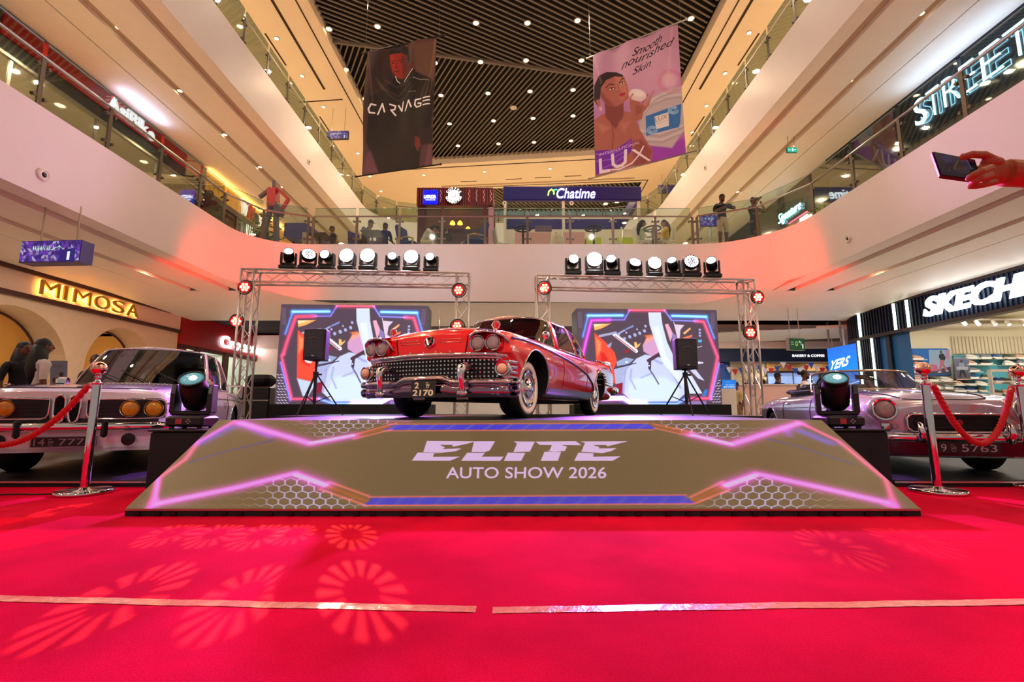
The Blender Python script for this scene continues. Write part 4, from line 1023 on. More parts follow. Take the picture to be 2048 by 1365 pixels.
# ---------------------------------------------------------------- rope posts
def stanchion(label, px, py):
 p = at_z(px, py, 0.012); t = thing('rope_post', label, 'post', (p.x, p.y, .013)); k = 1.0
 MB().lathe([(.205, 0), (.21, .012), (.205, .03), (.19, .038), (.06, .042), (.05, .055), (.001, .056)], 40).build('base', chrome, t, smooth=True)
 MB().cyl((0, 0, .05), (0, 0, .955), .034, n=24).build('pole', chrome, t, auto=40)
 MB().lathe([(.034, .95), (.05, .955), (.052, .965), (.034, .972), (.02, .985), (.019, 1.01), (.03, 1.02), (.019, 1.03), (.026, 1.04), (.001, 1.045)], 24).build('collar', chrome, t, auto=50)
 MB().ball((0, 0, 1.10), .062, 24).build('ball', mat('gold_pink_ball', '#f0b8a0', .08, metal=1.), t, smooth=True)
 for s in (-1, 1): MB().torus((s * .062, 0, .955), .014, .004, 12, 6, Matrix.Rotation(PI / 2, 3, 'X')).build('hook', chrome, t)
 return t, p
pL, qL = stanchion('chrome rope post in front of the white coupe', 168, 988)
pR, qR = stanchion('chrome rope post in front of the silver roadster grille', 1876, 986)
pR2, qR2 = stanchion('chrome rope post cut off by the right edge of the picture', 2068, 975)
ropem = mat('red_rope', '#c8141c', .75, noise=.3, nscale=50)
def rope(a, b, sag, label):
 """three strands twisted together, hanging between two hooks"""
 a, b = Vector(a), Vector(b); t = thing('barrier_rope', label, 'rope', a); L = (b - a).length; n = 110; d = (b - a).normalized()
 side = Vector((-d.y, d.x, 0)).normalized()
 for s in range(3):
  pts = []
  for i in range(n + 1):
   u = i / n; c = a.lerp(b, u) - Vector((0, 0, sag * 4 * u * (1 - u)))
   ph = u * 2 * PI * 15 + s * 2 * PI / 3; dd = (d - Vector((0, 0, sag * 4 * (1 - 2 * u) / L))).normalized(); up = side.cross(dd)
   pts.append(c + side * (.0135 * math.cos(ph)) + up * (.0135 * math.sin(ph)))
  MB().tube(pts, .0155, 6).build('strand', ropem, t, world=True, smooth=True)
 for p, s in ((a, 1), (b, -1)):
  q = p + Vector((d.x * s * .03, d.y * s * .03, -.04 * 1)); MB().cyl(p + Vector((0, 0, 0)), q, .017, .021, 12).build('brass_cap', mat('brass', '#d0a050', .2, metal=1.), t, world=True)
  MB().torus(p + Vector((0, 0, .012)), .013, .004, 12, 6, Matrix.Rotation(PI / 2, 3, 'X')).build('ring', mat('brass'), t, world=True)
 return t
hz = .96
rope((qL.x - .075, qL.y, hz), (qL.x - 1.52, qL.y - .05, hz + .02), .54, 'red twisted rope sagging in front of the white coupe')
rope((qR.x + .075, qR.y, hz), (qR2.x - .075, qR2.y, hz), .53, 'red twisted rope sagging in front of the silver roadster')
# ---------------------------------------------------------------- equipment boxes with moving head lights
bxL = thing('equipment_box', 'black draped box carrying a moving light beside the white coupe', 'box', (-3.07, 4.85, .013))
MB().cbox((0, 0, .262), (.60, .62, .524), .015).build('box', black_cloth, bxL); MB().cbox((0, 0, .534), (.63, .65, .02), .006).build('top_board', black, bxL)
bxR = thing('equipment_box', 'black draped box carrying a moving light beside the silver roadster', 'box', (3.22, 4.95, .013))
MB().cbox((0, 0, .262), (.72, .62, .524), .015).build('box', black_cloth, bxR); MB().cbox((0, 0, .534), (.75, .65, .02), .006).build('top_board', black, bxR)
body_b = mat('fixture_black', '#121216', .38)
def head_mat(name, col, k): return glow(name, col, k)
def moving_head(label, loc, pan, tilt, s=1., lens='spot', col='#dff4ff', k=3., feet=True, group=None):
 """base with display, yoke with two arms, tilting head with round lens; pan about z (0 faces -Y)"""
 t = thing('moving_head_light', label, 'stage light', loc, 0, group); t.scale = (s,) * 3
 b = MB().cbox((0, 0, .07), (.36, .27, .10), .02).build('base', body_b, t)
 if feet:
  for x in (-.13, .13):
   for y in (-.09, .09): MB().cyl((x, y, 0), (x, y, .03), .022, n=10).build('foot', black, t)
  MB().bbox((-.07, -.138, .045), (-.01, -.135, .095)).build('display', glow('red_display', '#701a1a', .5), t)
  for q in range(4):
   a = q * PI / 2; MB().box((.05 + .017 * math.cos(a), -.137, .07 + .017 * math.sin(a)), (.012, .006, .012)).build('button', mat('grey_button', '#9a8a88', .5), t)
 Rz = Matrix.Rotation(pan, 3, 'Z')
 y = MB().cbox((0, 0, .145), (.34, .17, .045), .015, k=0)
 y.v = [tuple(Rz @ Vector(v)) for v in y.v]; yk = y.build('yoke', body_b, t)
 for sx in (-1, 1):
  m = MB(); prof = [(-.085, .15), (.085, .15), (.085, .33), (.06, .42), (-.06, .42), (-.085, .33)]
  m.prism(prof, lambda a, z, sx=sx: (sx * .132, a, z), lambda a, z, sx=sx: (sx * .178, a, z)); m.v = [tuple(Rz @ Vector(v)) for v in m.v]
  m.build('arm', body_b, t, bevel=.008)
 # head: axis along local -y, tilted
 Rt = Rz @ Matrix.Rotation(-tilt, 3, 'X') @ Matrix.Rotation(PI / 2, 3, 'X'); c = Rz @ Vector((0, 0, .345))
 if lens == 'spot': pr = [(.03, -.17), (.09, -.165), (.118, -.12), (.122, -.02), (.118, .06), (.105, .13), (.112, .14), (.114, .175), (.104, .178), (.10, .165)]; r = .10; zl = .166
 else: pr = [(.03, -.12), (.10, -.11), (.145, -.05), (.155, .02), (.155, .075), (.148, .085), (.142, .075)]; r = .142; zl = .074
 MB().lathe(pr, 28, c, Rt).build('head', body_b, t, auto=35)
 if lens == 'flare':
  MB().lathe([(.153, .085), (.13, .115), (.08, .135), (.001, .142)], 28, c, Rt).build('lens', head_mat('lens_' + col + str(k), col, k), t, smooth=True)
 elif lens == 'led':
  MB().lathe([(r, zl), (.001, zl + .001)], 28, c, Rt).build('lens_plate', mat('lens_plate', '#202028', .2), t)
  m = MB()
  for ring, cnt in ((0, 1), (.05, 6), (.09, 12), (.125, 18)):
   for q in range(cnt):
    a = 2 * PI * q / cnt; m.lathe([(.0165, zl + .004), (.001, zl + .012)], 8, c + Rt @ Vector((ring * math.cos(a), ring * math.sin(a), 0)), Rt)
  m.build('led_lens', head_mat('lens_' + col + str(k), col, k), t, kind='stuff')
 else:
  MB().lathe([(r, zl), (r * .7, zl + .014), (r * .3, zl + .022), (.001, zl + .024)], 28, c, Rt).build('lens', head_mat('lens_' + col + str(k), col, k) if k > 4 else mat('cool_lens', '#5a8a94', .12, emit=.35, ecol='#7ad0e0'), t, smooth=True)
  if k <= 4: MB().ball(c + Rt @ Vector((.015, -.01, zl + .02)), (.035, .035, .012), 14, R=Rt).build('lit_core', glow('lit_core', '#e8ffff', 6), t)
 return t
moving_head('black moving light with a lit lens on the left box', (-3.14, 4.78, .558), .25, .85, 1.02)
moving_head('black moving light with a lit lens on the right box', (3.25, 4.85, .558), -.5, .95, 1.02)
# ---------------------------------------------------------------- truss goal posts
alu = mat('aluminium_truss', '#cfc8c8', .3, metal=.85)
def truss_bar(parent, a, b, w=.27, step=.36, name='beam'):
 """square lattice: four chords and zigzag braces"""
 a, b = Vector(a), Vector(b); d = (b - a); L = d.length; d.normalize()
 u = Vector((0, 0, 1)) if abs(d.z) < .7 else Vector((math.cos(TA), math.sin(TA), 0)); s_ = d.cross(u).normalized(); u = s_.cross(d).normalized()
 cs = [(s_ * x + u * y) * (w / 2) for x, y in ((-1, -1), (1, -1), (1, 1), (-1, 1))]
 for c in cs: MB().cyl(a + c, b + c, .024, n=8).build('chord', alu, parent, world=True, smooth=True)
 n = max(2, int(L / step)); m = MB()
 for f in range(4):
  p, q = cs[f], cs[(f + 1) % 4]
  for i in range(n):
   x0, x1 = a + d * (L * i / n), a + d * (L * (i + 1) / n)
   m.cyl(x0 + (p if i % 2 == 0 else q), x1 + (q if i % 2 == 0 else p), .009, n=5, caps=False)
 m.build('lattice', alu, parent, world=True, kind='stuff')
 for e in (a, b):
  m = MB()
  for i in range(4): m.cyl(e + cs[i], e + cs[(i + 1) % 4], .016, n=6)
  m.build('end_frame', alu, parent, world=True)
TA = math.atan2(.30, 4.82)
ZT = 3.55
def goal(label, a, b):
 t = thing('truss_gate', label, 'truss', (a[0], a[1], ZS)); a = Vector((*a, 0)); b = Vector((*b, 0)); d = (b - a).normalized()
 truss_bar(t, a + Vector((0, 0, ZT)), b + Vector((0, 0, ZT)))
 for p in (a + d * .15, b - d * .15):
  zb_ = .0
  truss_bar(t, p + Vector((0, 0, zb_ + .03)), p + Vector((0, 0, ZT + .13)), name='leg')
  MB().box(p + Vector((0, 0, zb_ + .015)), (.4, .4, .03), rz=TA).build('base_plate', steel, t, world=True)
 return t
ga, gb = (-5.75, 9.99), (-.93, 10.29); gc, gd = (.53, 10.45), (5.56, 10.84)
goal('left silver lattice truss gate carrying eight stage lights', ga, gb)
goal('right silver lattice truss gate carrying eight stage lights', gc, gd)
# ---- moving heads in a row on each truss (pixel columns read off the photograph)
def on_truss(px, a, b):
 r = ray(px, 540); a = Vector(a); b = Vector(b); d = b - a
 t = (a.x * r.y - a.y * r.x) / (d.y * r.x - d.x * r.y); return a + d * t
rowL = [(576, 'spot', .35, .5, '#c8ecff', 5, 1.0, 'first from the left end, lens turned left'), (615, 'led', .5, .4, '#f2f2ff', 9, 1.05, 'second from the left, round cluster of small lenses'), (653, 'spot', .0, .12, '#f4f8ff', 22, 1.0, 'third from the left, small lit lens'),
  (694, 'flare', .0, .1, '#ffffff', 40, 1.05, 'fourth from the left, glaring white'), (736, 'flare', 0, .1, '#ffffff', 45, 1.08, 'fifth from the left, glaring white'), (785, 'spot', .12, .2, '#e8f4ff', 16, .95, 'sixth from the left, small lit lens'),
  (823, 'flare', 0, .1, '#ffffff', 45, 1.05, 'seventh from the left, glaring white'), (862, 'spot', -.05, .2, '#f4f8ff', 20, .95, 'last at the right end, small lit lens')]
rowR = [(1146, 'spot', 0, .12, '#ffffff', 30, 1.0, 'first from the left end, glaring lens'), (1188, 'flare', 0, .1, '#ffffff', 45, 1.1, 'second from the left, glaring white'), (1224, 'spot', -.3, .3, '#e8ecff', 14, 1.0, 'third from the left, lens turned right'),
  (1269, 'led', .1, .55, '#f4f4ff', 12, .92, 'fourth from the left, tilted upwards'), (1308, 'flare', 0, .2, '#ffffff', 40, .95, 'fifth from the left, glaring white'), (1346, 'spot', -.45, .5, '#c8ecff', 8, .95, 'sixth from the left, lens turned away'),
  (1382, 'led', -.12, .25, '#f4f4ff', 9, 1.1, 'seventh from the left, round cluster of small lenses'), (1424, 'spot', -.45, .45, '#d8f0ff', 8, 1.0, 'last at the right end, lens turned right')]
for row, a, b, nm in ((rowL, ga, gb, 'left'), (rowR, gc, gd, 'right')):
 for px, lens, pan, tilt, col, k, s_, txt in row:
  p = on_truss(px, a, b)
  moving_head(f'moving light on the {nm} truss, {txt}', (p.x, p.y, ZT + .155), pan, tilt, .92 * s_ * (1.0 if nm == 'left' else 1.08), lens, col, k, False, 'moving lights standing on the two trusses')
# ---- red LED par cans
def par(label, p, aim, k=6, s=1.):
 t = thing('par_light', label, 'stage light', p, 0, 'red par lights on the trusses'); q_ = Vector(aim).to_track_quat('Z', 'Y').to_matrix(); t.scale = (s,) * 3
 MB().lathe([(.03, -.12), (.10, -.11), (.125, -.03), (.125, .04), (.115, .045), (.11, .03)], 24, R=q_).build('can', mat('red_lit_can', '#5a0a0c', .35), t, auto=40)
 MB().lathe([(.11, .03), (.001, .031)], 24, R=q_).build('plate', mat('par_plate', '#7a0a0a', .3, emit=1.0, ecol='#ff1010'), t)
 for i in range(7):
  a = i * PI / 3; r = 0 if i == 6 else .065; c = q_ @ Vector((r * math.cos(a), r * math.sin(a), .035))
  MB().lathe([(.026, 0), (.018, .008), (.001, .012)], 12, c, q_).build('led', glow('par_led' + str(k), '#ff7050', k), t)
 MB().torus((0, 0, 0), .15, .012, 24, 6, Matrix.Rotation(PI / 2, 3, 'X')).build('bracket', black, t)
 return t
for px, py, Y, aim, k, lab in ((490, 575, 9.85, (.3, -1, -.1), 30, 'red par light glaring near the top of the left truss leg'), (473, 643, 9.9, (.35, -1, -.1), 40, 'red par light glaring halfway down the left truss leg'),
                               (918, 581, 9.95, (-.2, -1, -.15), 12, 'red par light at the upper right corner of the left truss'), (915, 653, 10.0, (-.2, -1, 0), 12, 'red par light low on the left truss leg, just above the red car roof'),
                               (1089, 576, 10.2, (.1, -1, -.15), 12, 'red par light at the upper left corner of the right truss'), (1515, 595, 10.7, (-.1, -1, -.1), 30, 'red par light glaring at the upper right corner of the right truss'),
                               (1500, 666, 10.5, (-.1, -1, 0), 14, 'red par light halfway down the right truss leg')):
 p = at_y(px, py, Y); par(lab, p, aim, k)
# ---------------------------------------------------------------- big video screens
def screen_pic(scr, src, side):
 """src maps the zoomed reading (right-hand screen, 1923 px wide) to the canvas"""
 P = Paint(900, 640, '#52404e'); P.frame([(90, 95), (1800, 125), (1865, 1350), (20, 1330)])
 P.a += (np.random.RandomState(5).rand(P.h, P.w, 1).astype(np.float32) - .5) * .04
 # gloved figure seen from above, a dashboard and red shapes
 P.poly([(285, 290), (500, 285), (380, 345), (290, 370)], '#ffb060', 1, 5); P.poly([(285, 290), (420, 290), (290, 330)], '#fff0c0', .8, 8)
 P.poly([(285, 400), (420, 520), (520, 650), (545, 760), (500, 870), (520, 1060), (285, 1000)], '#ff4a34', 1, 6); P.poly([(340, 640), (400, 660), (440, 760), (430, 850), (340, 800)], '#d01818', .8, 14); P.poly([(300, 460), (360, 520), (350, 620), (300, 700)], '#ff9a60', .8, 16); P.ell((420, 790), 45, 22, '#ffe0d8', .2, 1, 5)
 P.poly([(500, 860), (720, 815), (740, 1050), (510, 1065)], '#a8b0d8', 1, 5); P.poly([(510, 1065), (620, 1040), (600, 1180), (500, 1200)], '#8c1830', 1, 5)
 P.poly([(900, 680), (1090, 720), (1330, 900), (1400, 1190), (1280, 1300), (720, 1300), (590, 1180), (610, 960), (690, 840), (790, 730)], '#c6cef2', 1, 6)
 P.poly([(720, 1000), (900, 960), (1150, 980), (1330, 1120), (1290, 1290), (720, 1290), (640, 1180)], '#d6e6f6', .9, 30)
 for q, w in (([(640, 900), (615, 1050), (600, 1180)], 12), ([(720, 870), (700, 990), (760, 1130)], 9), ([(840, 980), (960, 930)], 9), ([(1190, 870), (1250, 960), (1330, 1120)], 12), ([(1000, 740), (1080, 790), (1180, 800)], 14)): P.line(q, '#8e94d0', w, .7, feather=10)
 P.line([(950, 760), (940, 860), (1000, 960), (1055, 1065)], '#585088', 9, .9, feather=4); P.poly([(940, 770), (975, 740), (965, 880), (935, 860)], '#4a3848', 1, 3); P.ell((945, 825), 9, 9, '#fff')
 P.poly([(540, 770), (660, 715), (760, 740), (690, 800), (540, 830)], '#98a8d0', 1, 4); P.ell((665, 775), 14, 12, '#e8ffff'); P.line([(500, 860), (780, 790)], '#3a3050', 6, feather=3)
 P.poly([(875, 560), (930, 470), (1050, 450), (1090, 640), (1000, 720), (940, 680), (880, 640)], '#d09ac4', 1, 6); P.poly([(930, 440), (1000, 430), (1050, 470), (900, 540)], '#ffa080', .8, 14); P.poly([(890, 440), (990, 425), (960, 470)], '#ff7040', .8, 5)
 P.line([(940, 760), (1090, 670)], '#4a3040', 22, feather=4)
 P.poly([(960, 150), (1115, 150), (1130, 300), (1180, 520), (1280, 760), (1480, 960), (1610, 1200), (1430, 1200), (1280, 1010), (1120, 800), (1020, 480), (970, 300)], '#d2dcf8', 1, 5); P.poly([(1020, 330), (1080, 330), (1160, 700), (1420, 1100), (1300, 1000), (1110, 760)], '#eef8ff', .7, 20)
 P.poly([(1160, 300), (1200, 290), (1260, 420), (1220, 520)], '#eaa8c0', 1, 5); P.poly([(1250, 400), (1300, 440), (1310, 560), (1240, 560)], '#8878b0', 1, 6); P.line([(1270, 270), (1330, 540)], '#d8c8e0', 5)
 P.poly([(1280, 300), (1400, 310), (1350, 370), (1340, 470), (1420, 520), (1330, 520), (1300, 420)], '#e0c8dc', 1, 5); P.poly([(1380, 410), (1470, 340), (1480, 360), (1400, 430)], '#ffb070', 1, 4); P.poly([(1370, 470), (1500, 430), (1490, 460), (1400, 490)], '#ff7a4a', 1, 4)
 P.line([(530, 420), (790, 635)], '#f4f4ff', 24, feather=5); P.line([(540, 440), (780, 640)], '#c02030', 6, .8); P.line([(350, 440), (550, 400)], '#a8a4c8', 16, feather=5); P.line([(570, 420), (660, 370)], '#9aa4d8', 12, feather=4)
 for x, y, r in ((655, 475, 20), (720, 452, 22), (785, 430, 24), (845, 408, 22), (905, 380, 22), (920, 320, 18), (815, 360, 13), (680, 400, 14), (590, 420, 14)): P.ell((x, y), r * .8, r, '#a8b0e0', -.5, 1, 4)
 P.poly([(670, 350), (775, 300), (770, 330), (680, 370)], '#7a86c8', 1, 4)
 P.poly([(770, 520), (800, 520), (810, 560), (850, 530), (840, 560), (800, 600), (775, 590)], '#ffc070', 1, 5); P.poly([(640, 620), (700, 610), (690, 660), (650, 665)], '#a02030', .9, 5)
 P.poly([(430, 560), (495, 515), (480, 580), (450, 590)], '#9a98c0', 1, 4); P.poly([(1550, 590), (1615, 575), (1615, 585), (1550, 600)], '#d0c8d8', 1, 3); P.poly([(1545, 770), (1625, 785), (1630, 800), (1545, 815)], '#d8d0f0', 1, 4); P.poly([(1450, 880), (1530, 880), (1640, 1030), (1560, 1000)], '#c8ccf0', 1, 4)
 for y in (370, 410, 445): P.ell((1590, y), 16, 14, '#a0a8e0'); 
 P.poly([(1565, 500), (1615, 495), (1610, 530), (1570, 530)], '#58b0f0', 1, 3); P.poly([(1600, 1240), (1640, 1150), (1680, 1140), (1660, 1230)], '#2a80e0', .9, 8)
 if side == 'L': P.poly([(285, 1000), (520, 1060), (430, 1230), (360, 1230)], '#c8d8ee', .95, 8)
 # neon frame
 def nf(q, c, g, w=5, k=.7, r=9): P.glow(q, g, r, k); P.line(q, c, w, feather=3)
 nf([(735, 120), (1160, 125)], '#ff8090', '#e01030', 5, .8, 12); nf([(735, 120), (665, 240), (450, 240)], '#c0a0ff', '#3030e0', 3, .6, 7); nf([(1160, 125), (1245, 250), (1560, 262)], '#c8b0ff', '#3050ff', 3, .6, 7)
 nf([(225, 185), (645, 185)], '#a8f0ff', '#0070e8', 14, 1., 14); nf([(1255, 195), (1670, 208)], '#a8f0ff', '#0070e8', 14, 1., 14)
 nf([(225, 185), (140, 450)], '#70b8ff', '#1050e0', 4); nf([(1670, 208), (1770, 480)], '#70b8ff', '#1050e0', 4)
 nf([(480, 240), (260, 245), (165, 540), (120, 700)], '#ff70e0' if side == 'R' else '#ff6070', '#c000c0' if side == 'R' else '#e01040', 6, .9, 12)
 nf([(1540, 262), (1640, 270), (1810, 720), (1700, 1265), (1450, 1265)], '#ff7080', '#d01050', 6, .9, 12); nf([(1830, 800), (1720, 1280)], '#8ab0ff', '#4040d0', 4)
 nf([(120, 700), (60, 900), (250, 1265), (560, 1265)] if side == 'R' else [(120, 700), (100, 720), (230, 1265), (560, 1265)], '#ff6878', '#d01040', 6, .8, 10); nf([(90, 800), (210, 1280)], '#88a8ff', '#4030c0', 4)
 nf([(560, 1265), (720, 1325), (1280, 1335), (1400, 1265)], '#a8d8ff', '#2060f0', 7, .9, 12); nf([(330, 1255), (600, 1250), (700, 1320), (880, 1330)] if side == 'R' else [(960, 1335), (1280, 1335), (1420, 1255), (1640, 1245)], '#fff0ff', '#a030ff', 30, .9, 18)
 P.poly([(1420, 1300), (1660, 1300), (1660, 1350), (1420, 1350)], '#a888d8', .7, 8)
 for i in range(11):
  for j in range(5):
   if side == 'R' or True:
    x, y = 1830 - j * 38 - (i % 2) * 15, 1320 - i * 36
    if x > 1720 + (1320 - y) * .32: P.line([(x - 12, y), (x + 12, y - 10)], '#d8d0e8', 4)
    x = 60 + j * 38 + (i % 2) * 15
    if x < 190 - (1320 - y) * .2: P.line([(x - 12, y - 10), (x + 12, y)], '#d8d0e8', 4)
 for i in range(9):
  for j in range(2): P.line([(110 + j * 26 + 12 * math.cos(a), 150 + i * 22 + 9 * math.sin(a)) for a in np.linspace(.5, 5.7, 7)], '#8878a0', 2, .7); P.line([(1740 + j * 26 + 12 * math.cos(a), 170 + i * 22 + 9 * math.sin(a)) for a in np.linspace(.5, 5.7, 7)], '#8878a0', 2, .7)
 return P.material('video_' + side, 1.2, rough=.4)
def big_screen(label, xa, ya, xb, yb, z0, z1, side):
 a, b = Vector((xa, ya, 0)), Vector((xb, yb, 0)); d = (b - a).normalized(); n = Vector((d.y, -d.x, 0)); t = thing('video_screen', label, 'video screen', (a + b) / 2 + Vector((0, 0, z0)))
 U = lambda p, z: Vector((p.x, p.y, z))
 sheet('screen_face', [U(a, z1) + n * .004, U(b, z1) + n * .004, U(b, z0) + n * .004, U(a, z0) + n * .004], screen_pic(None, None, side), t)
 m = MB(); bk = -n * .62; q = [U(a, z0), U(b, z0), U(b, z0) + bk, U(a, z0) + bk, U(a, z1), U(b, z1), U(b, z1) + bk, U(a, z1) + bk]
 m.add(q, [(0, 3, 2, 1), (4, 5, 6, 7), (0, 1, 5, 4), (1, 2, 6, 5), (2, 3, 7, 6), (3, 0, 4, 7)]); m.build('cabinet', mat('screen_cabinet', '#2a2430', .5), t, world=True)
 m = MB().bbox((a.x - .1, min(a.y, b.y) - .05, .0), (b.x + .1, max(a.y, b.y) + .7, z0 - .0)); m.build('plinth', black_cloth, t, world=True)
pa = at_y(563, 604, 10.35); pb = at_y(857, 610, 10.52); pc = at_y(1153, 616, 10.8); pd = at_y(1433, 621, 10.98)
big_screen('left large video screen behind the red car', pa.x, pa.y, pb.x, pb.y, .845, 3.03, 'L')
big_screen('right large video screen behind the red car', pc.x, pc.y, pd.x, pd.y, .845, 3.03, 'R')
# ---- loudspeakers on tripod stands
def speaker(label, p, rz=0.):
 t = thing('loudspeaker', label, 'speaker', p, rz)
 mb = MB(); pr = [(-.20, -.13), (-.15, -.17), (.15, -.17), (.20, -.13), (.16, .16), (-.16, .16)]
 mb.prism(pr, lambda x, y: (x * .98, y, 0), lambda x, y: (x, y, .56)); mb.build('cabinet', mat('speaker_black', '#0d0b12', .45), t, bevel=.012)
 mb = MB(); mb.grid(lambda u, v: ((u - .5) * .33, -.175 - .012 * math.sin(PI * u), .05 + v * .47), 12, 8); mb.build('grille', mat('speaker_grille', '#120f18', .35, bump=.5, nscale=150), t, smooth=True)
 MB().tube([(-.08 + .16 * i / 8, -.19, .375 + .03 * math.sin(PI * i / 8)) for i in range(9)], .008, 6).build('horn_lip', mat('dull_gold', '#5a4a30', .5), t)
 MB().box((0, -.19, .07), (.04, .006, .022)).build('badge', mat('grey_side'), t)
 return t
def tripod(label, p, h):
 t = thing('speaker_stand', label, 'stand', p)
 MB().cyl((0, 0, .16), (0, 0, h), .017, n=12).build('pole', black, t); MB().cyl((0, 0, .18), (0, 0, .62), .024, n=12).build('lower_tube', black, t); MB().cyl((0, 0, .58), (0, 0, .66), .04, n=12).build('collar', black, t)
 MB().cyl((.04, 0, .62), (.09, 0, .62), .015, n=8).build('knob', black, t); MB().cyl((0, 0, h - .01), (0, 0, h), .05, n=12).build('mount', black, t)
 for k in range(3):
  a = math.radians(20 + 120 * k); MB().tube([(0.03 * math.cos(a), .03 * math.sin(a), .60), (.42 * math.cos(a), .42 * math.sin(a), .01)], .012, 6).build('leg', black, t)
  MB().tube([(0, 0, .2), (.22 * math.cos(a), .22 * math.sin(a), .29)], .008, 6).build('brace', black, t)
 return t
for px, lab, y in ((631, 'left', 7.3), (1371, 'right', 7.4)):
 x = at_y(px, 760, y).x; zt_ = at_y(px, 722 if lab == 'left' else 740, y).z
 tripod(f'black tripod stand under the {lab} loudspeaker on the stage', (x, y, ZS), zt_ - ZS); sp_ = speaker(f'black loudspeaker on a tripod in front of the {lab} video screen', (x, y, zt_ + .002)); sp_.scale = (.85, .85, .84)
# wheel clutter behind the white coupe: stacked road cases
fc = thing('road_case', 'dark wheeled road case standing behind the tail of the white coupe', 'case', (-5.9, 11.3, 0)); fc.scale = (1.2, 1.2, 1.25)
MB().cbox((0, 0, .55), (.62, .5, .9), .02).build('shell', black_gloss, fc); MB().cbox((0, 0, 1.12), (.5, .42, .22), .08).build('bag', black_cloth, fc)
for x in (-.25, .25): MB().cyl((x, -.2, .05), (x, -.16, .05), .05, n=12).build('wheel', black, fc)
for z in (.3, .75): MB().box((0, -.255, z), (.6, .01, .02)).build('trim', steel, fc)
# ---------------------------------------------------------------- cars
from mathutils.bvhtree import BVHTree
tyre_m = mat('tyre_rubber', '#0e0e10', .7, bump=.2, nscale=60); under_m = mat('underbody_black', '#060607', .8)
car_glass = glass('car_glass', '#7c8890', .16)
seam_m = mat('seam_black', '#120606', .7)
def loft_body(st, bow=0., rbow=0., ncap=8, caplv=5):
 """stations [(x,[(y,z)...])] from nose to tail, half sections from underside centre over the side to top centre; mirrored"""
 K = len(st[0][1]); mb = MB(); ring = 2 * K - 2; vs = []
 for x, sec in st:
  L_ = [(x, y, z) for y, z in sec]; R_ = [(x, -y, z) for y, z in sec[1:-1]][::-1]
  vs += L_ + R_
 fs = []
 for i in range(len(st) - 1):
  for j in range(ring): a, b = i * ring + j, i * ring + (j + 1) % ring; fs.append((a, b, b + ring, a + ring))
 mb.add(vs, fs)
 for i, sg, bw in ((0, 1, bow), (len(st) - 1, -1, rbow)):     # end caps as cross strips, bowed in plan
  x, sec = st[i]; base = i * ring; cols = []
  for j in range(K): cols.append((base + j, base + (ring - j) % ring))
  rows = []
  for j in range(K):
   l, r = cols[j]
   if l == r: rows.append([l] * (ncap + 1)); continue
   row = [l]; y, z = sec[j]; ymax = max(s_[0] for s_ in sec)
   for k in range(1, ncap):
    t = 1 - 2 * k / ncap; mb.v.append((x + sg * bw * (1 - (t * y / ymax) ** 2), y * t, z)); row.append(len(mb.v) - 1)
   rows.append(row + [r])
  for j in range(K - 1):
   for k in range(ncap):
    q = [rows[j][k], rows[j + 1][k], rows[j + 1][k + 1], rows[j][k + 1]]; q2 = []
    for v in q:
     if v not in q2: q2.append(v)
    if len(q2) > 2: mb.f.append(tuple(q2 if sg < 0 else q2[::-1])); mb.m.append(0)
 return mb
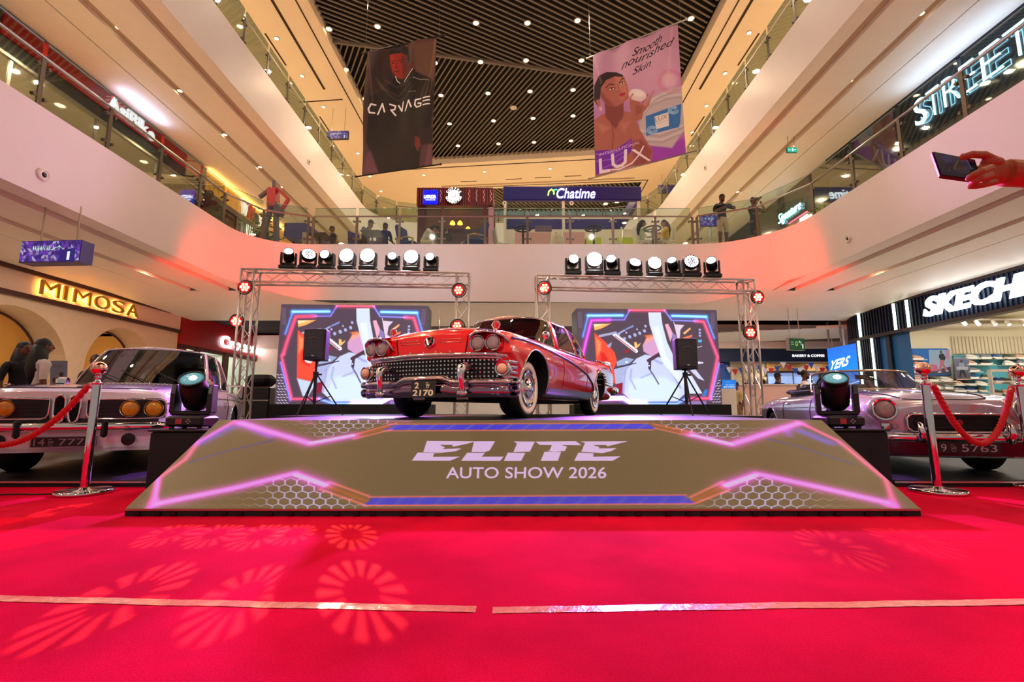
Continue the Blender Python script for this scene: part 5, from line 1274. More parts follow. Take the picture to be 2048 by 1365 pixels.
class Car:
 def __init__(s, t, st, paint, arches, bow=0., rbow=0., sub=2, inset=.30):
  s.t = t
  o = loft_body(st, bow, rbow).build('body', [paint, under_m], t, smooth=True, sub=sub)
  # recalc normals
  import bmesh
  bm = bmesh.new(); bm.from_mesh(o.data); bmesh.ops.recalc_face_normals(bm, faces=bm.faces); bm.to_mesh(o.data); bm.free()
  cut = []
  ymax = max(p[0] for _, sec in st for p in sec)
  for x, z, r in arches:
   for sg in (-1, 1):
    m = MB(); m.cyl((x, sg * (ymax - inset), z), (x, sg * (ymax + .2), z), r, n=40, k=1); c = m.build('cut', [paint, under_m], None); cut.append(c)
    md = o.modifiers.new('arch', 'BOOLEAN'); md.operation = 'DIFFERENCE'; md.object = c; md.solver = 'EXACT'
    c.matrix_world = wmat(t); 
  o.parent = None; o.matrix_world = wmat(t)      # evaluate with everything in the same frame
  bpy.context.view_layer.update()
  bake(o); o.parent = t; o.matrix_world = Matrix.Identity(4); o.location = (0, 0, 0); o.rotation_euler = (0, 0, 0); o.scale = (1, 1, 1)
  for c in cut: me = c.data; bpy.data.objects.remove(c); bpy.data.meshes.remove(me)
  o.data.set_sharp_from_angle(angle=math.radians(38))
  s.body = o; s.bvh = BVHTree.FromPolygons([v.co.copy() for v in o.data.vertices], [tuple(p.vertices) for p in o.data.polygons])
 def side(s, x, z, sg=1, off=.004):
  h = s.bvh.ray_cast(Vector((x, sg * 1.6, z)), Vector((0, -sg, 0)))
  return (h[0] + Vector((0, sg * off, 0))) if h[0] is not None else Vector((x, sg * .9, z))
 def front(s, y, z, off=.004, x0=1.6, sg=-1):
  h = s.bvh.ray_cast(Vector((x0 if sg < 0 else -9, y, z)), Vector((sg, 0, 0)))
  return (h[0] - Vector((sg * off, 0, 0))) if h[0] is not None else Vector((.8, y, z))
 def top(s, x, y, off=.004):
  h = s.bvh.ray_cast(Vector((x, y, 3)), Vector((0, 0, -1)))
  return (h[0] + Vector((0, 0, off))) if h[0] is not None else Vector((x, y, .9))
 def trim(s, pts, r, m, name, how='side', n=6, dens=5, both=True, flat=1., rads=None):
  """strip that follows the body through control points"""
  P = []
  for a, b in zip(pts, pts[1:]):
   for k in range(dens): P.append((a[0] + (b[0] - a[0]) * k / dens, a[1] + (b[1] - a[1]) * k / dens))
  P.append(pts[-1])
  for sg in ((1, -1) if both else (1,)):
   if how == 'side': Q = [s.side(x, z, sg) for x, z in P]
   elif how == 'front': Q = [s.front(sg * y, z) for y, z in P]
   else: Q = [s.top(x, sg * y) for x, y in P]
   MB().tube(Q, r, n, flat=flat, rads=rads).build(name, m, s.t, smooth=True)
def wheel(t, x, y, z, r, wd, sg, hub, white=False, cap='chrome', name='wheel'):
 """tyre with optional white wall, rim and cap; sg = outward side"""
 R = Matrix.Rotation(-sg * PI / 2, 3, 'X'); c = Vector((x, y, z)); w = wd / 2; ri = hub
 o = MB().lathe([(ri, -w * .8), (r * .93, -w), (r, -w * .72), (r, w * .72), (r * .94, w), (r * .80, w * 1.05), (ri * 1.04, w * .86), (ri, w * .5)], 40, c, R).build(name, tyre_m, t, smooth=True)
 if white: MB().lathe([(r * .925, w * .995), (r * .80, w * 1.09), (ri * 1.10, w * .95), (ri * 1.10, w * .93), (r * .925, w * .97)], 40, c, R).build('white_wall', mat('white_wall_rubber', '#f2d8cc', .5), o, smooth=True)
 MB().lathe([(ri, w * .35), (ri * 1.06, w * .86), (ri * .99, w * .92), (ri * .9, w * .6), (ri * .62, w * .55), (ri * .001, w * .56)], 36, c, R).build('rim', chrome, o, auto=40)
 if cap == 'buick':
  MB().lathe([(ri * 1.12, w * .93), (ri * 1.05, w * 1.16), (ri * .93, w * 1.12), (ri * .8, w * .84), (ri * .66, w * .84), (ri * .58, w * 1.2), (ri * .3, w * 1.42), (.001, w * 1.46)], 36, c, R).build('hub_cap', chrome, o, auto=35)
  MB().lathe([(ri * .24, w * 1.28), (ri * .15, w * 1.39), (.001, w * 1.40)], 20, c, R).build('cap_centre', mat('red_enamel'), o)
  MB().torus(c + R @ Vector((0, 0, w * .92)), ri * .72, ri * .035, 36, 6, R).build('cap_ring', mat('red_enamel'), o)
 elif cap == 'plain': MB().lathe([(ri * .8, w * .6), (ri * .6, w * .72), (ri * .2, w * .95), (.001, w * 1.0)], 28, c, R).build('hub_cap', chrome, o, smooth=True)
 else:
  for k in range(10):
   a = k * PI / 5; MB().box(c + R @ Vector((ri * .55 * math.cos(a), ri * .55 * math.sin(a), w * .62)), (.05, .05, .02)).build('spoke', chrome, o)
 return o
def greenhouse(t, lo, hi, kinds, paint, crown=.05, gl=None, roof=True, bulge=.02, trimr=.012, roof_m=None, nsub=4, edge=chrome):
 """lo, hi: half loops (x,y,z) from front centre round to rear centre; kinds[i] for the strip between i and i+1: w windshield, g side glass, p pillar, r rear glass"""
 gl = gl or car_glass; n = len(lo)
 def pt(i, f, sg):
  a, b = Vector(lo[i]), Vector(hi[i]); p = a.lerp(b, f); nx = Vector((a.x - (lo[0][0] + lo[-1][0]) / 2, a.y * 1.5, 0)); nx.normalize() if nx.length else None
  p = p + nx * bulge * math.sin(PI * f); return Vector((p.x, sg * p.y, p.z))
 runs = []
 for i, k in enumerate(kinds):
  if runs and runs[-1][0] == k and k in 'wr': runs[-1][2] = i + 1
  else: runs.append([k, i, i + 1])
 for k, i0, i1 in runs:
  nm = {'w': 'windscreen', 'g': 'side_window', 'p': 'pillar', 'r': 'rear_window', 'q': 'quarter_panel'}[k]; m = gl if k in 'wgr' else paint
  sides = [1, -1] if not (k in 'wr') else [0]
  for sg in sides:
   mb = MB()
   if sg == 0:
    idx = [(i, -1) for i in range(i1, i0 - 1, -1)] + [(i, 1) for i in range(i0, i1 + 1)] if k == 'w' else [(i, 1) for i in range(i0, i1 + 1)] + [(i, -1) for i in range(i1, i0 - 1, -1)]
    idx = [q for j, q in enumerate(idx) if j == 0 or not (lo[q[0]][1] == 0 and q[0] == idx[j - 1][0])]
   else: idx = [(i0, sg), (i1, sg)]
   W_ = len(idx)
   for f in range(nsub + 1): mb.v += [tuple(pt(i, f / nsub, s2)) for i, s2 in idx]
   mb.f = [(f * W_ + a, f * W_ + a + 1, (f + 1) * W_ + a + 1, (f + 1) * W_ + a) for f in range(nsub) for a in range(W_ - 1)]; mb.m = [0] * len(mb.f)
   o = mb.build(nm, m, t, smooth=True)
   if k in 'pq':
    md = o.modifiers.new('thick', 'SOLIDIFY'); md.thickness = .03; md.offset = 0
   if k in 'wgr' and edge:
    loop = mb.v[:W_] + [mb.v[f * W_ + W_ - 1] for f in range(1, nsub)] + mb.v[nsub * W_:][::-1] + [mb.v[f * W_] for f in range(nsub - 1, 0, -1)]
    MB().tube(loop, trimr, 6, closed=True).build('glass_frame', edge, t, smooth=True)
 if roof:
  ny = 12; mb = MB(); N = n
  for i in range(N):
   x, y, z = hi[i]
   for j in range(ny + 1):
    u = -1 + 2 * j / ny; mb.v.append((x, y * u, z + crown * (1 - u * u) * math.sin(PI * (.12 + .76 * i / (N - 1)))))
  mb.f = [(i * (ny + 1) + j, i * (ny + 1) + j + 1, (i + 1) * (ny + 1) + j + 1, (i + 1) * (ny + 1) + j) for i in range(N - 1) for j in range(ny)]; mb.m = [0] * len(mb.f)
  o = mb.build('roof', roof_m or paint, t, smooth=True, sub=1); md = o.modifiers.new('thick', 'SOLIDIFY'); md.thickness = .03; md.offset = 0
def headlamp(t, c, r, m_lens, nm='headlamp', depth=.05, ax=(1, 0, 0), ringr=1.14):
 R = Vector(ax).to_track_quat('Z', 'Y').to_matrix()
 o = MB().lathe([(r * ringr, -.03), (r * ringr, .01), (r * ringr * .97, .022), (r * 1.0, .018), (r * .98, .0), (r * .9, -.02)], 32, c, R).build(nm, chrome, t, auto=50)
 MB().lathe([(r * .97, .004), (r * .8, .004 + depth * .35), (r * .4, .004 + depth * .5), (.001, .004 + depth * .55)], 32, c, R).build('lens', m_lens, o, smooth=True)
 MB().lathe([(r * .9, -.0), (r * .6, -.05), (.03, -.075), (.001, -.076)], 28, c, R).build('reflector', chrome, o, smooth=True)
 MB().ball(Vector(c) + R @ Vector((0, 0, -.03)), r * .22, 10).build('bulb', mat('bulb', '#ffd0c0', .2), o)
 return o
def seat(t, x, y, z, m, w=.5, h=.55, name='seat'):
 MB().cbox((x, y, z + .08), (.5, w, .18), .05).cbox((x - .28, y, z + .1 + h / 2), (.14, w, h), .05, Matrix.Rotation(-.2, 3, 'Y')).build(name, m, t, kind=None)
def steering(t, x, y, z, r=.19, m=None):
 M = Matrix.Rotation(math.radians(62), 3, 'Y'); o = MB().torus((x, y, z), r, .013, 28, 8, M).build('steering_wheel', m or black_gloss, t, smooth=True)
 for a in (0, 2.1, 4.2): MB().cyl(Vector((x, y, z)), Vector((x, y, z)) + M @ Vector((r * math.cos(a), r * math.sin(a), 0)), .008, n=6).build('spoke', chrome, o)
 MB().cyl((x, y, z), (x + .35, y, z - .2), .02, n=8).build('column', black, o)
def plate(t, c, w, h, rows, ax_right=(0, 1, 0), tilt=0., fg='#d8d0c8', bg='#0c0c0e', name='number_plate', border=None):
 """plate facing +x in car space, read from the front: right hand of the reader is +y of the car"""
 P = Paint(int(520 * w / .5), int(520 * h / .5), bg)
 for st_, x, y, ww, hh, bd in rows:
  if st_ == 'sri':
   cx, cy, r = (x + ww / 2) * P.w, (y - hh / 2) * P.h, hh * P.h / 2; lw = max(3, P.h * .035)
   P.line([(cx + r * .55 * math.cos(a) * .9, cy + r * .45 + r * .45 * math.sin(a)) for a in np.linspace(-2.6, 3.2, 22)], fg, lw)
   P.line([(cx - r * .3 + r * .32 * math.cos(a), cy - r * .1 + r * .32 * math.sin(a)) for a in np.linspace(-3.0, 2.2, 16)], fg, lw); P.line([(cx + r * .4 + r * .3 * math.cos(a), cy - r * .15 + r * .3 * math.sin(a)) for a in np.linspace(-3.8, 1.6, 16)], fg, lw)
   P.line([(cx - r * .2 + r * .4 * math.cos(a), cy - r * .75 + r * .25 * math.sin(a)) for a in np.linspace(-3.3, -.2, 12)], fg, lw)
  else: P.text(st_, (x * P.w, y * P.h), (ww * P.w, 0), (0, -hh * P.h), fg, bold=bd)
 if border: P.line([(4, 4), (P.w - 4, 4), (P.w - 4, P.h - 4), (4, P.h - 4)], border, 4, closed=True)
 R = Matrix.Rotation(tilt, 3, 'Y'); c = Vector(c); q = lambda y, z, x=0.: c + R @ Vector((x, y, z))
 o = MB().cbox(c, (.012, w, h), .004, R).build(name, black_gloss, t)
 sheet('number_face', [q(-w / 2, h / 2, .0075), q(w / 2, h / 2, .0075), q(w / 2, -h / 2, .0075), q(-w / 2, -h / 2, .0075)], P.material('plate_' + str(len(bpy.data.images)), 0, .45), o, world=False)
 return o
# ======================================================= the red hardtop on the stage
car_red = mat('car_red', '#d80a0e', .16, coat=1.0, spec=.6, noise=.05, nscale=2)
hx = math.radians(24)
bk = thing('classic_car', 'red classic hardtop with whitewall tyres and heavy chrome front on the stage', 'car', (-.575, 5.86, ZS), math.atan2(-math.cos(hx), -math.sin(hx))); bk.scale = (.97,) * 3
def S(x, w, zb, zs, zf, zv, zh, zc, yv=.62, yh=.44, rock=.24):
 """section: w half width, zs side crease, zf fender crown, zv valley, zh hood shoulder, zc centre"""
 return (x, [(0, zb), (w * .72, zb), (w * .90, rock), (w * .965, rock + .14), (w * 1.0, zs), (w * .995, zs + .12), (w * .955, (zs + .12 + zf) / 2 + .05), (w * .84, zf), (yv, zv), (yh, zh), (yh * .5, zc - .008), (0, zc)])
stB = [S(.735, .93, .60, .66, .90, .90, .915, .935, .64, .50, .62), S(.725, .955, .58, .66, .925, .925, .945, .965, .64, .50, .60), S(.66, .965, .50, .66, .955, .945, .985, 1.01, .64, .50, .52), S(.50, .97, .30, .66, .965, .945, 1.02, 1.05, .64, .50, .34), S(.30, .975, .24, .66, .97, .94, 1.045, 1.075, .65, .50),
       S(0, .98, .22, .66, .97, .935, 1.06, 1.09, .66, .50), S(-.40, .985, .22, .64, .965, .94, 1.06, 1.09, .68, .50), S(-.70, .985, .22, .63, .96, .95, 1.04, 1.06, .70, .50), S(-.95, .985, .22, .62, .955, .955, 1.0, 1.02, .72, .50),
       S(-1.4, .985, .22, .62, .945, .95, .96, .96, .74, .5), S(-2.0, .985, .22, .62, .93, .94, .95, .95, .74, .5), S(-2.6, .985, .22, .62, .93, .94, .95, .95, .74, .5), S(-3.0, .985, .22, .63, .95, .94, .97, .97, .72, .5),
       S(-3.4, .98, .24, .64, .96, .93, .97, .98, .70, .5), S(-3.9, .97, .28, .64, .95, .90, .93, .945, .70, .5), S(-4.25, .95, .34, .64, .93, .87, .90, .91, .68, .48), S(-4.36, .90, .40, .62, .88, .84, .86, .87, .66, .46)]
B = Car(bk, stB, car_red, [(0, .36, .435), (-3.1, .34, .40)], bow=.05, rbow=.05, inset=.34)
for x in (0, -3.1):
 for sg in (1, -1): wheel(bk, x, sg * .765, .345, .345, .19, sg, .20, True, 'buick')
# chassis parts under the nose
MB().bbox((-4.1, -.62, .20), (.35, .62, .30)).build('chassis', under_m, bk); MB().cyl((0, -.7, .30), (0, .7, .30), .04, n=10).build('axle', steel, bk); MB().cyl((-3.1, -.7, .30), (-3.1, .7, .30), .05, n=10).build('axle', steel, bk)
for y in (-.3, .28): MB().cbox((.42, y, .235), (.3, .16, .09), .02).build('cross_member', steel, bk)
# grille: black tray with rows of chrome studs
gx = lambda y: .835 - .10 * (y / .86) ** 2
mb = MB(); mb.grid(lambda u, v: (gx((u - .5) * 1.72) - .025, (u - .5) * 1.72, .42 + v * .24), 24, 4); mb.grid(lambda u, v: (gx((u - .5) * 1.72) - .05 + v * .1, (u - .5) * 1.72, .42), 24, 1)
mb.build('grille_tray', mat('grille_black', '#07070a', .4), bk, smooth=True)
mb = MB()
for r in range(5):
 for c in range(37):
  y = -.82 + c * 1.64 / 36; mb.box((gx(y) + .004, y, .445 + r * .043), (.03, .019, .017), taper=1.)
mb.build('grille_stud', chrome, bk, kind='stuff')
for r in range(5):
 MB().tube([(gx(y) - .012, y, .445 + r * .043) for y in np.linspace(-.83, .83, 19)], .0035, 4).build('grille_bar', mat('grille_dark_metal', '#2a2a30', .4, metal=.8), bk)
# chrome bar over the grille and the side returns
bar = [(.62, .90, .655), (.70, .885, .665), (gx(.80) + .03, .80, .672)] + [(gx(y) + .045 + (.015 if abs(y) < .3 else 0), y, .672 + .012 * math.cos(y * 1.6)) for y in np.linspace(.7, -.7, 15)] + [(gx(.80) + .03, -.80, .672), (.70, -.885, .665), (.62, -.90, .655)]
MB().tube(bar, .026, 10, flat=.9).build('grille_header', chrome, bk, smooth=True)
MB().tube([(p[0] - .02, p[1] * .995, p[2] - .03) for p in bar], .014, 8).build('header_lip', chrome, bk, smooth=True)
for sg in (1, -1):
 for k, z in enumerate((.60, .545, .49, .435)):     # ribbed returns beside the grille
  MB().tube([(gx(.84) - .02, sg * .86, z), (.70, sg * .93, z), (.60, sg * .965, z - .005)], .024, 8, flat=.8).build('return_rib', chrome, bk, smooth=True)
 # round turn signal in a chrome cone
 c = (.79, sg * .89, .52); o = headlamp(bk, c, .062, mat('amber_lens', '#e8b090', .2, trans=.2), 'turn_signal', .09, (1, sg * .15, 0), 1.25)
 MB().lathe([(.085, -.13), (.078, 0.0)], 24, c, Vector((1, sg * .15, 0)).to_track_quat('Z', 'Y').to_matrix()).build('signal_housing', chrome, bk, smooth=True)
# bumper: upper blade that rises over the plate, lower dark bar, guards
def blade(zf, xf, r, nm, ye=.97, flat=1.0, m=chrome, n=41):
 pts = []
 for k in range(n):
  y = -ye + 2 * ye * k / (n - 1); pts.append((xf(y), y, zf(y)))
 for sg, e in ((-1, 0), (1, 1)):
  pass
 return MB().tube(pts, r, 10, flat=flat).build(nm, m, bk, smooth=True)
step = lambda y: max(0., min(1., (.36 - abs(y)) / .10)); sst = lambda y: step(y) ** 2 * (3 - 2 * step(y))
bx_ = lambda y: .895 - .10 * (y / .9) ** 2 - (.16 * max(0, abs(y) - .86) / .11 if abs(y) > .86 else 0)
def face_sheet(f0, f1, nm, m, ye=.97, nv=6, bulge=.05, nu=40):
 """closed bumper section between two height lines with a rounded face"""
 mb = MB()
 def fn(u, v):
  y = -ye + 2 * ye * u; z0, z1 = f0(y), f1(y); t = v * 2
  if t <= 1: return (bx_(y) + bulge * math.sin(PI * t), y, z0 + (z1 - z0) * t)
  return (bx_(y) - .05 * math.sin(PI * (t - 1)), y, z1 + (z0 - z1) * (t - 1))
 mb.grid(fn, nu, nv * 2); return mb.build(nm, m, bk, smooth=True)
face_sheet(lambda y: .345 + .035 * sst(y), lambda y: .425 + .045 * sst(y), 'bumper_blade', chrome, .99, 5, .045)
face_sheet(lambda y: .225, lambda y: .352 + .03 * sst(y), 'bumper_lower', mat('dark_chrome', '#a08ca8', .08, metal=1.), .97, 6, .03)
for sg in (1, -1):   # wrap round ends
 MB().tube([(bx_(.97) - .0, sg * .975, .385), (.70, sg * 1.0, .385), (.52, sg * .985, .38)], .042, 10, rads=[.042, .04, .012]).build('bumper_end', chrome, bk, smooth=True)
 MB().tube([(bx_(.97) - .0, sg * .965, .29), (.70, sg * .985, .29), (.54, sg * .97, .30)], .058, 10, rads=[.055, .052, .02]).build('bumper_corner', MATS['dark_chrome'], bk, smooth=True)
 y = sg * .52; g = [(.84, y, .535), (.92, y, .54), (.985, y, .52), (1.0, y, .46), (.985, y, .38), (.98, y, .30), (.95, y, .235)]
 o = MB().tube(g, .05, 12, rads=[.04, .055, .052, .04, .028, .036, .012]).build('bumper_guard', chrome, bk, smooth=True)
 MB().ball((.975, y, .265), (.04, .065, .045), 14).build('guard_foot', chrome, bk, smooth=True)
plate(bk, (.965, .045, .315), .31, .18, [('2', .14, .46, .18, .36, .03), ('sri', .54, .46, .26, .34, 0), ('2170', .08, .92, .84, .38, .03)], tilt=-.08, fg='#d8c8a0')
# headlamps in hooded pods
lens_m = mat('lamp_glass', '#e8d0cc', .05, trans=.75, spec=.8)
for sg in (1, -1):
 for y in (.625, .795):
  headlamp(bk, (.835 - (y - .625) * .12, sg * y, .795), .077, lens_m, 'headlamp', .06, (1, sg * .06, 0))
 MB().cbox((.725, sg * .705, .795), (.12, .36, .19), .06, Matrix.Rotation(-sg * .2, 3, 'Z')).build('lamp_pod', car_red, bk, bevel=.03)
 hood = [(.70, sg * .505, .70), (.80, sg * .515, .80), (.86, sg * .55, .875), (.885, sg * .61, .905), (.88, sg * .71, .913), (.85, sg * .82, .903), (.80, sg * .905, .865), (.74, sg * .94, .80)]
 MB().tube(hood, .014, 8).build('lamp_surround', chrome, bk, smooth=True)
 mb = MB(); mb.grid(lambda u, v: tuple(Vector(hood[1 + min(5, int(u * 5.999))]).lerp(Vector(hood[2 + min(5, int(u * 5.999))]), min(1, u * 6 - int(min(5.999, u * 6)))) * (1 - v) + (Vector(hood[1 + min(5, int(u * 5.999))]).lerp(Vector(hood[2 + min(5, int(u * 5.999))]), min(1, u * 6 - int(min(5.999, u * 6)))) + Vector((-.22, 0, .015 + .03 * math.sin(PI * u)))) * v), 18, 4)
 mb.build('lamp_hood', car_red, bk, smooth=True)
 # fender sight
 p = B.top(.55, sg * .70, 0); MB().tube([(p.x - .10, p.y, p.z), (p.x, p.y, p.z + .012), (p.x + .05, p.y, p.z + .02)], .012, 6).build('sight_base', chrome, bk); 
 R90 = Matrix.Rotation(PI / 2, 3, 'Y'); MB().torus((p.x, p.y, p.z + .075), .045, .009, 24, 8, R90).cyl((p.x, p.y, p.z), (p.x, p.y, p.z + .04), .009, n=6).build('fender_sight', chrome, bk, smooth=True)
 MB().lathe([(.036, 0), (.001, .006)], 20, (p.x, p.y, p.z + .075), R90).build('sight_disc', mat('red_enamel'), bk)
 mb = MB()
 for s2 in (-1, 1): mb.cyl((p.x + .008, p.y + s2 * .022, p.z + .10), (p.x + .008, p.y, p.z + .05), .005, n=5)
 mb.build('sight_vee', chrome, bk)
# hood emblem and trims
e = B.front(0, .845, .012); Re = Vector((1, 0, .12)).to_track_quat('Z', 'Y').to_matrix()
MB().lathe([(.066, -.02), (.066, .012), (.054, .018), (.052, .006)], 32, e, Re, sx=1.0, sy=.95).build('emblem_ring', chrome, bk, auto=50)
MB().lathe([(.053, .006), (.001, .009)], 28, e, Re).build('emblem_disc', mat('emblem_black', '#08080c', .2), bk)
mb = MB()
for s2 in (-1, 1): mb.tube([e + Vector((.016, s2 * .034, .035)), e + Vector((.024, 0, -.04))], .008, 6)
mb.build('emblem_vee', chrome, bk); MB().tube([e + Vector((.016, -.034, -.012 + 0)), e + Vector((.02, 0, .008)), e + Vector((.016, .034, -.012))], .006, 6).build('emblem_bar', mat('red_enamel'), bk)
for z, y0, y1_ in ((.868, .12, .42), (.835, .13, .40)):
 B.trim([(y0, z), (y1_, z - .004)], .0045, mat('bright_red_chrome', '#ffb0a0', .1, metal=1.), 'hood_bar', 'front', dens=8)
for y in (.08, .26): 
 for sg in (1, -1):
  p = B.front(sg * y, .725, .006); MB().box(p, (.02, .016, .03)).build('hood_clip', chrome, bk)
B.trim([(.44, .70), (.46, .80), (.47, .90)], .007, seam_m, 'hood_gap', 'front', dens=6)
B.trim([(.64, .505), (.2, .505), (-.4, .52), (-.86, .54)], .006, seam_m, 'hood_gap', 'top', dens=8)
B.trim([(.60, 0), (.2, 0), (-.5, 0)], .007, chrome, 'hood_spear', 'top', dens=6, both=False)
# side: sweeping spear, rocker panel, ribbed rear panel, seams, handles, arch lips
B.trim([(.66, .86), (.40, .875), (.0, .87), (-.5, .845), (-1.1, .80), (-1.7, .73), (-2.2, .64), (-2.55, .52), (-2.68, .40)], .017, mat('spear_chrome', '#8e86a8', .15, metal=1.), 'side_spear', dens=6, flat=.8)
for sg in (1, -1):
 mb = MB(); mb.grid(lambda u, v: tuple(B.side(-.47 - u * 2.2, .245 + v * .125, sg, .010)), 24, 3); mb.build('sill_panel', mat('satin_steel', '#c8c2cc', .22, metal=1.), bk, smooth=True)
 mb = MB()
 def rib(u, v, sg=sg):
  x = -3.02 - u * 1.25; z = .80 - .005 * u - v * (.26 + .02 * u); p = B.side(x, z, sg, .012); k = abs(math.sin(v * PI * 6)); return (p.x, p.y + sg * .014 * k, p.z)
 mb.grid(rib, 14, 36); mb.build('rear_side_panel', mat('bright_panel', '#dcd6e0', .2, metal=1.), bk, smooth=True)
 for r_, cx in ((.445, 0), (.41, -3.1)):
  pts = []
  for k in range(25):
   a = math.radians(-8 + 196 * k / 24); pts.append(B.side(cx + r_ * math.cos(a), .35 + r_ * math.sin(a), sg, .002))
  MB().tube(pts, .010, 6).build('arch_lip', chrome, bk, smooth=True)
 p = B.side(-3.0, .74, sg, .02); MB().ball(p, (.03, .02, .05), 12).build('side_badge', mat('gold_badge', '#e0b040', .2, metal=1.), bk)
 p = B.side(-1.95, .80, sg, .02); MB().tube([p + Vector((.09, 0, 0)), p + Vector((.0, sg * .015, .003)), p + Vector((-.09, 0, 0))], .011, 8).build('door_handle', chrome, bk, smooth=True)
 q = B.top(-.62, sg * .82, 0); MB().cyl(q, q + Vector((0, sg * .03, .09)), .008, n=6).build('mirror_stem', chrome, bk); MB().lathe([(.02, -.05), (.05, -.02), (.052, .0), (.001, .002)], 20, q + Vector((0, sg * .04, .12)), Matrix.Rotation(-PI / 2, 3, 'Y')).build('door_mirror', chrome, bk, smooth=True)
 z_ = [B.side(-1.02, z, sg, .001) for z in np.linspace(.36, .90, 9)]; MB().tube(z_, .004, 4).build('door_seam', seam_m, bk); z_ = [B.side(-2.22, z, sg, .001) for z in np.linspace(.36, .90, 9)]; MB().tube(z_, .004, 4).build('door_seam', seam_m, bk)
 # fin with lamp, rear bumper end
 MB().tube([(-3.2, sg * .90, .955), (-3.8, sg * .90, .965), (-4.25, sg * .89, .955), (-4.42, sg * .88, .88)], .02, 8).build('fin_cap', chrome, bk, smooth=True)
 MB().tube([(-4.0, sg * .985, .46), (-4.30, sg * .97, .46), (-4.46, sg * .85, .46)], .075, 12, rads=[.03, .075, .085]).build('rear_bumper_end', chrome, bk, smooth=True)
 MB().lathe([(.055, -.02), (.05, .03), (.001, .05)], 16, (-4.40, sg * .86, .70), Matrix.Rotation(-PI / 2, 3, 'Y')).build('tail_lamp', mat('red_lens', '#c01010', .15), bk)
MB().tube([(-4.46, y, .46) for y in np.linspace(-.86, .86, 9)], .085, 12).build('rear_bumper', chrome, bk, smooth=True)
# cabin
lo = [(-.62, 0, 1.065), (-.66, .30, 1.06), (-.76, .55, 1.03), (-.93, .70, 1.0), (-1.13, .80, .955), (-1.22, .83, .95), (-1.95, .86, .945), (-2.02, .86, .945), (-2.72, .80, .95), (-2.95, .74, .96), (-3.2, .55, .98), (-3.3, .3, .985), (-3.33, 0, .985)]
hi = [(-1.12, 0, 1.44), (-1.14, .28, 1.438), (-1.20, .46, 1.43), (-1.28, .56, 1.41), (-1.36, .615, 1.385), (-1.44, .63, 1.385), (-2.0, .66, 1.39), (-2.06, .66, 1.39), (-2.60, .62, 1.37), (-2.74, .58, 1.36), (-2.84, .44, 1.365), (-2.88, .24, 1.37), (-2.9, 0, 1.37)]
greenhouse(bk, lo, hi, 'wwwwpgpgqrrr', car_red, crown=.055, roof_m=mat('roof_champagne', '#b89a7c', .3, metal=.4, coat=.6), trimr=.013)
redseat = mat('red_seat', '#3a0c10', .5); dash = mat('dash_dark', '#181012', .5)
MB().cbox((-1.0, 0, .93), (.26, 1.36, .16), .05).build('dashboard', dash, bk); steering(bk, -1.25, .36, 1.0, .2, mat('ivory_plastic', '#e8dcc8', .3))
seat(bk, -1.75, 0, .58, redseat, 1.3, .52); seat(bk, -2.55, 0, .60, redseat, 1.3, .48, 'rear_seat')
MB().cbox((-1.17, 0, 1.36), (.015, .22, .06), .006).build('inner_mirror', black_gloss, bk)
for sg in (1, -1): MB().tube([(-.62, sg * .12, 1.075), (-.74, sg * .30, 1.13), (-.86, sg * .44, 1.20)], .006, 5).build('wiper', chrome, bk)
MB().cyl((-.5, -.72, .95), (-.55, -.74, 1.55), .0035, n=5).build('aerial', chrome, bk)
# ======================================================= the white coupe on the left
silver_w = mat('coupe_white', '#ddd6dc', .18, coat=1., spec=.6, noise=.03, nscale=2)
TL_ = math.radians(20); sB = 1.05
K = Vector((-4.50, 4.93)); hd = Vector((math.sin(TL_), -math.cos(TL_))); og = K - hd * .80 * sB
bm_ = thing('classic_car', 'white two-door coupe with yellow headlamps and a tall twin kidney grille', 'car', (og.x, og.y, zpf), math.atan2(hd.y, hd.x)); bm_.scale = (sB,) * 3
def T(x, w, zb, zs, zf, zh, zc, rock=.22, yh=.62):
 return (x, [(0, zb), (w * .72, zb), (w * .92, rock), (w * .975, rock + .14), (w * 1.0, zs), (w * .99, zs + .08), (w * .95, zf - .03), (w * .88, zf), (w * .80, zf), (yh, zh), (yh * .5, zc - .006), (0, zc)])
stC = [T(.735, .74, .36, .55, .775, .785, .79, .40), T(.72, .775, .28, .56, .79, .80, .805, .32), T(.66, .80, .24, .60, .80, .812, .82, .27), T(.45, .815, .22, .62, .825, .835, .845), T(.0, .83, .22, .65, .86, .865, .88), T(-.5, .835, .22, .66, .875, .89, .90), T(-.78, .835, .22, .66, .88, .90, .91),
       T(-1.2, .835, .22, .66, .88, .89, .89), T(-1.9, .835, .22, .66, .88, .885, .885), T(-2.5, .83, .22, .66, .875, .88, .88), T(-3.0, .82, .24, .66, .86, .865, .87), T(-3.5, .80, .30, .65, .82, .83, .835), T(-3.75, .77, .36, .62, .79, .80, .80), T(-3.82, .74, .42, .60, .76, .77, .77)]
zup = lambda z: z if z < .65 else .65 + (z - .65) * 1.2
stC = [(x, [(y, zup(z)) for y, z in sec]) for x, sec in stC]
E = Car(bm_, stC, silver_w, [(0, .33, .385), (-2.62, .33, .375)], bow=.07, rbow=.04, inset=.28)
for x in (0, -2.62):
 for sg in (1, -1): wheel(bm_, x, sg * .70, .315, .315, .19, sg, .19, False, 'spoke')
fx = lambda y: .815 - .085 * (y / .74) ** 2
def panel(fy0, fy1, z0, z1, off, nm, m, nu=20, nv=3, par=bm_, fxx=None):
 mb = MB(); mb.grid(lambda u, v: ((fxx or fx)(fy0 + (fy1 - fy0) * u) + off, fy0 + (fy1 - fy0) * u, z0 + (z1 - z0) * v), nu, nv); return mb.build(nm, m, par, smooth=True)
gb_ = mat('grille_black')
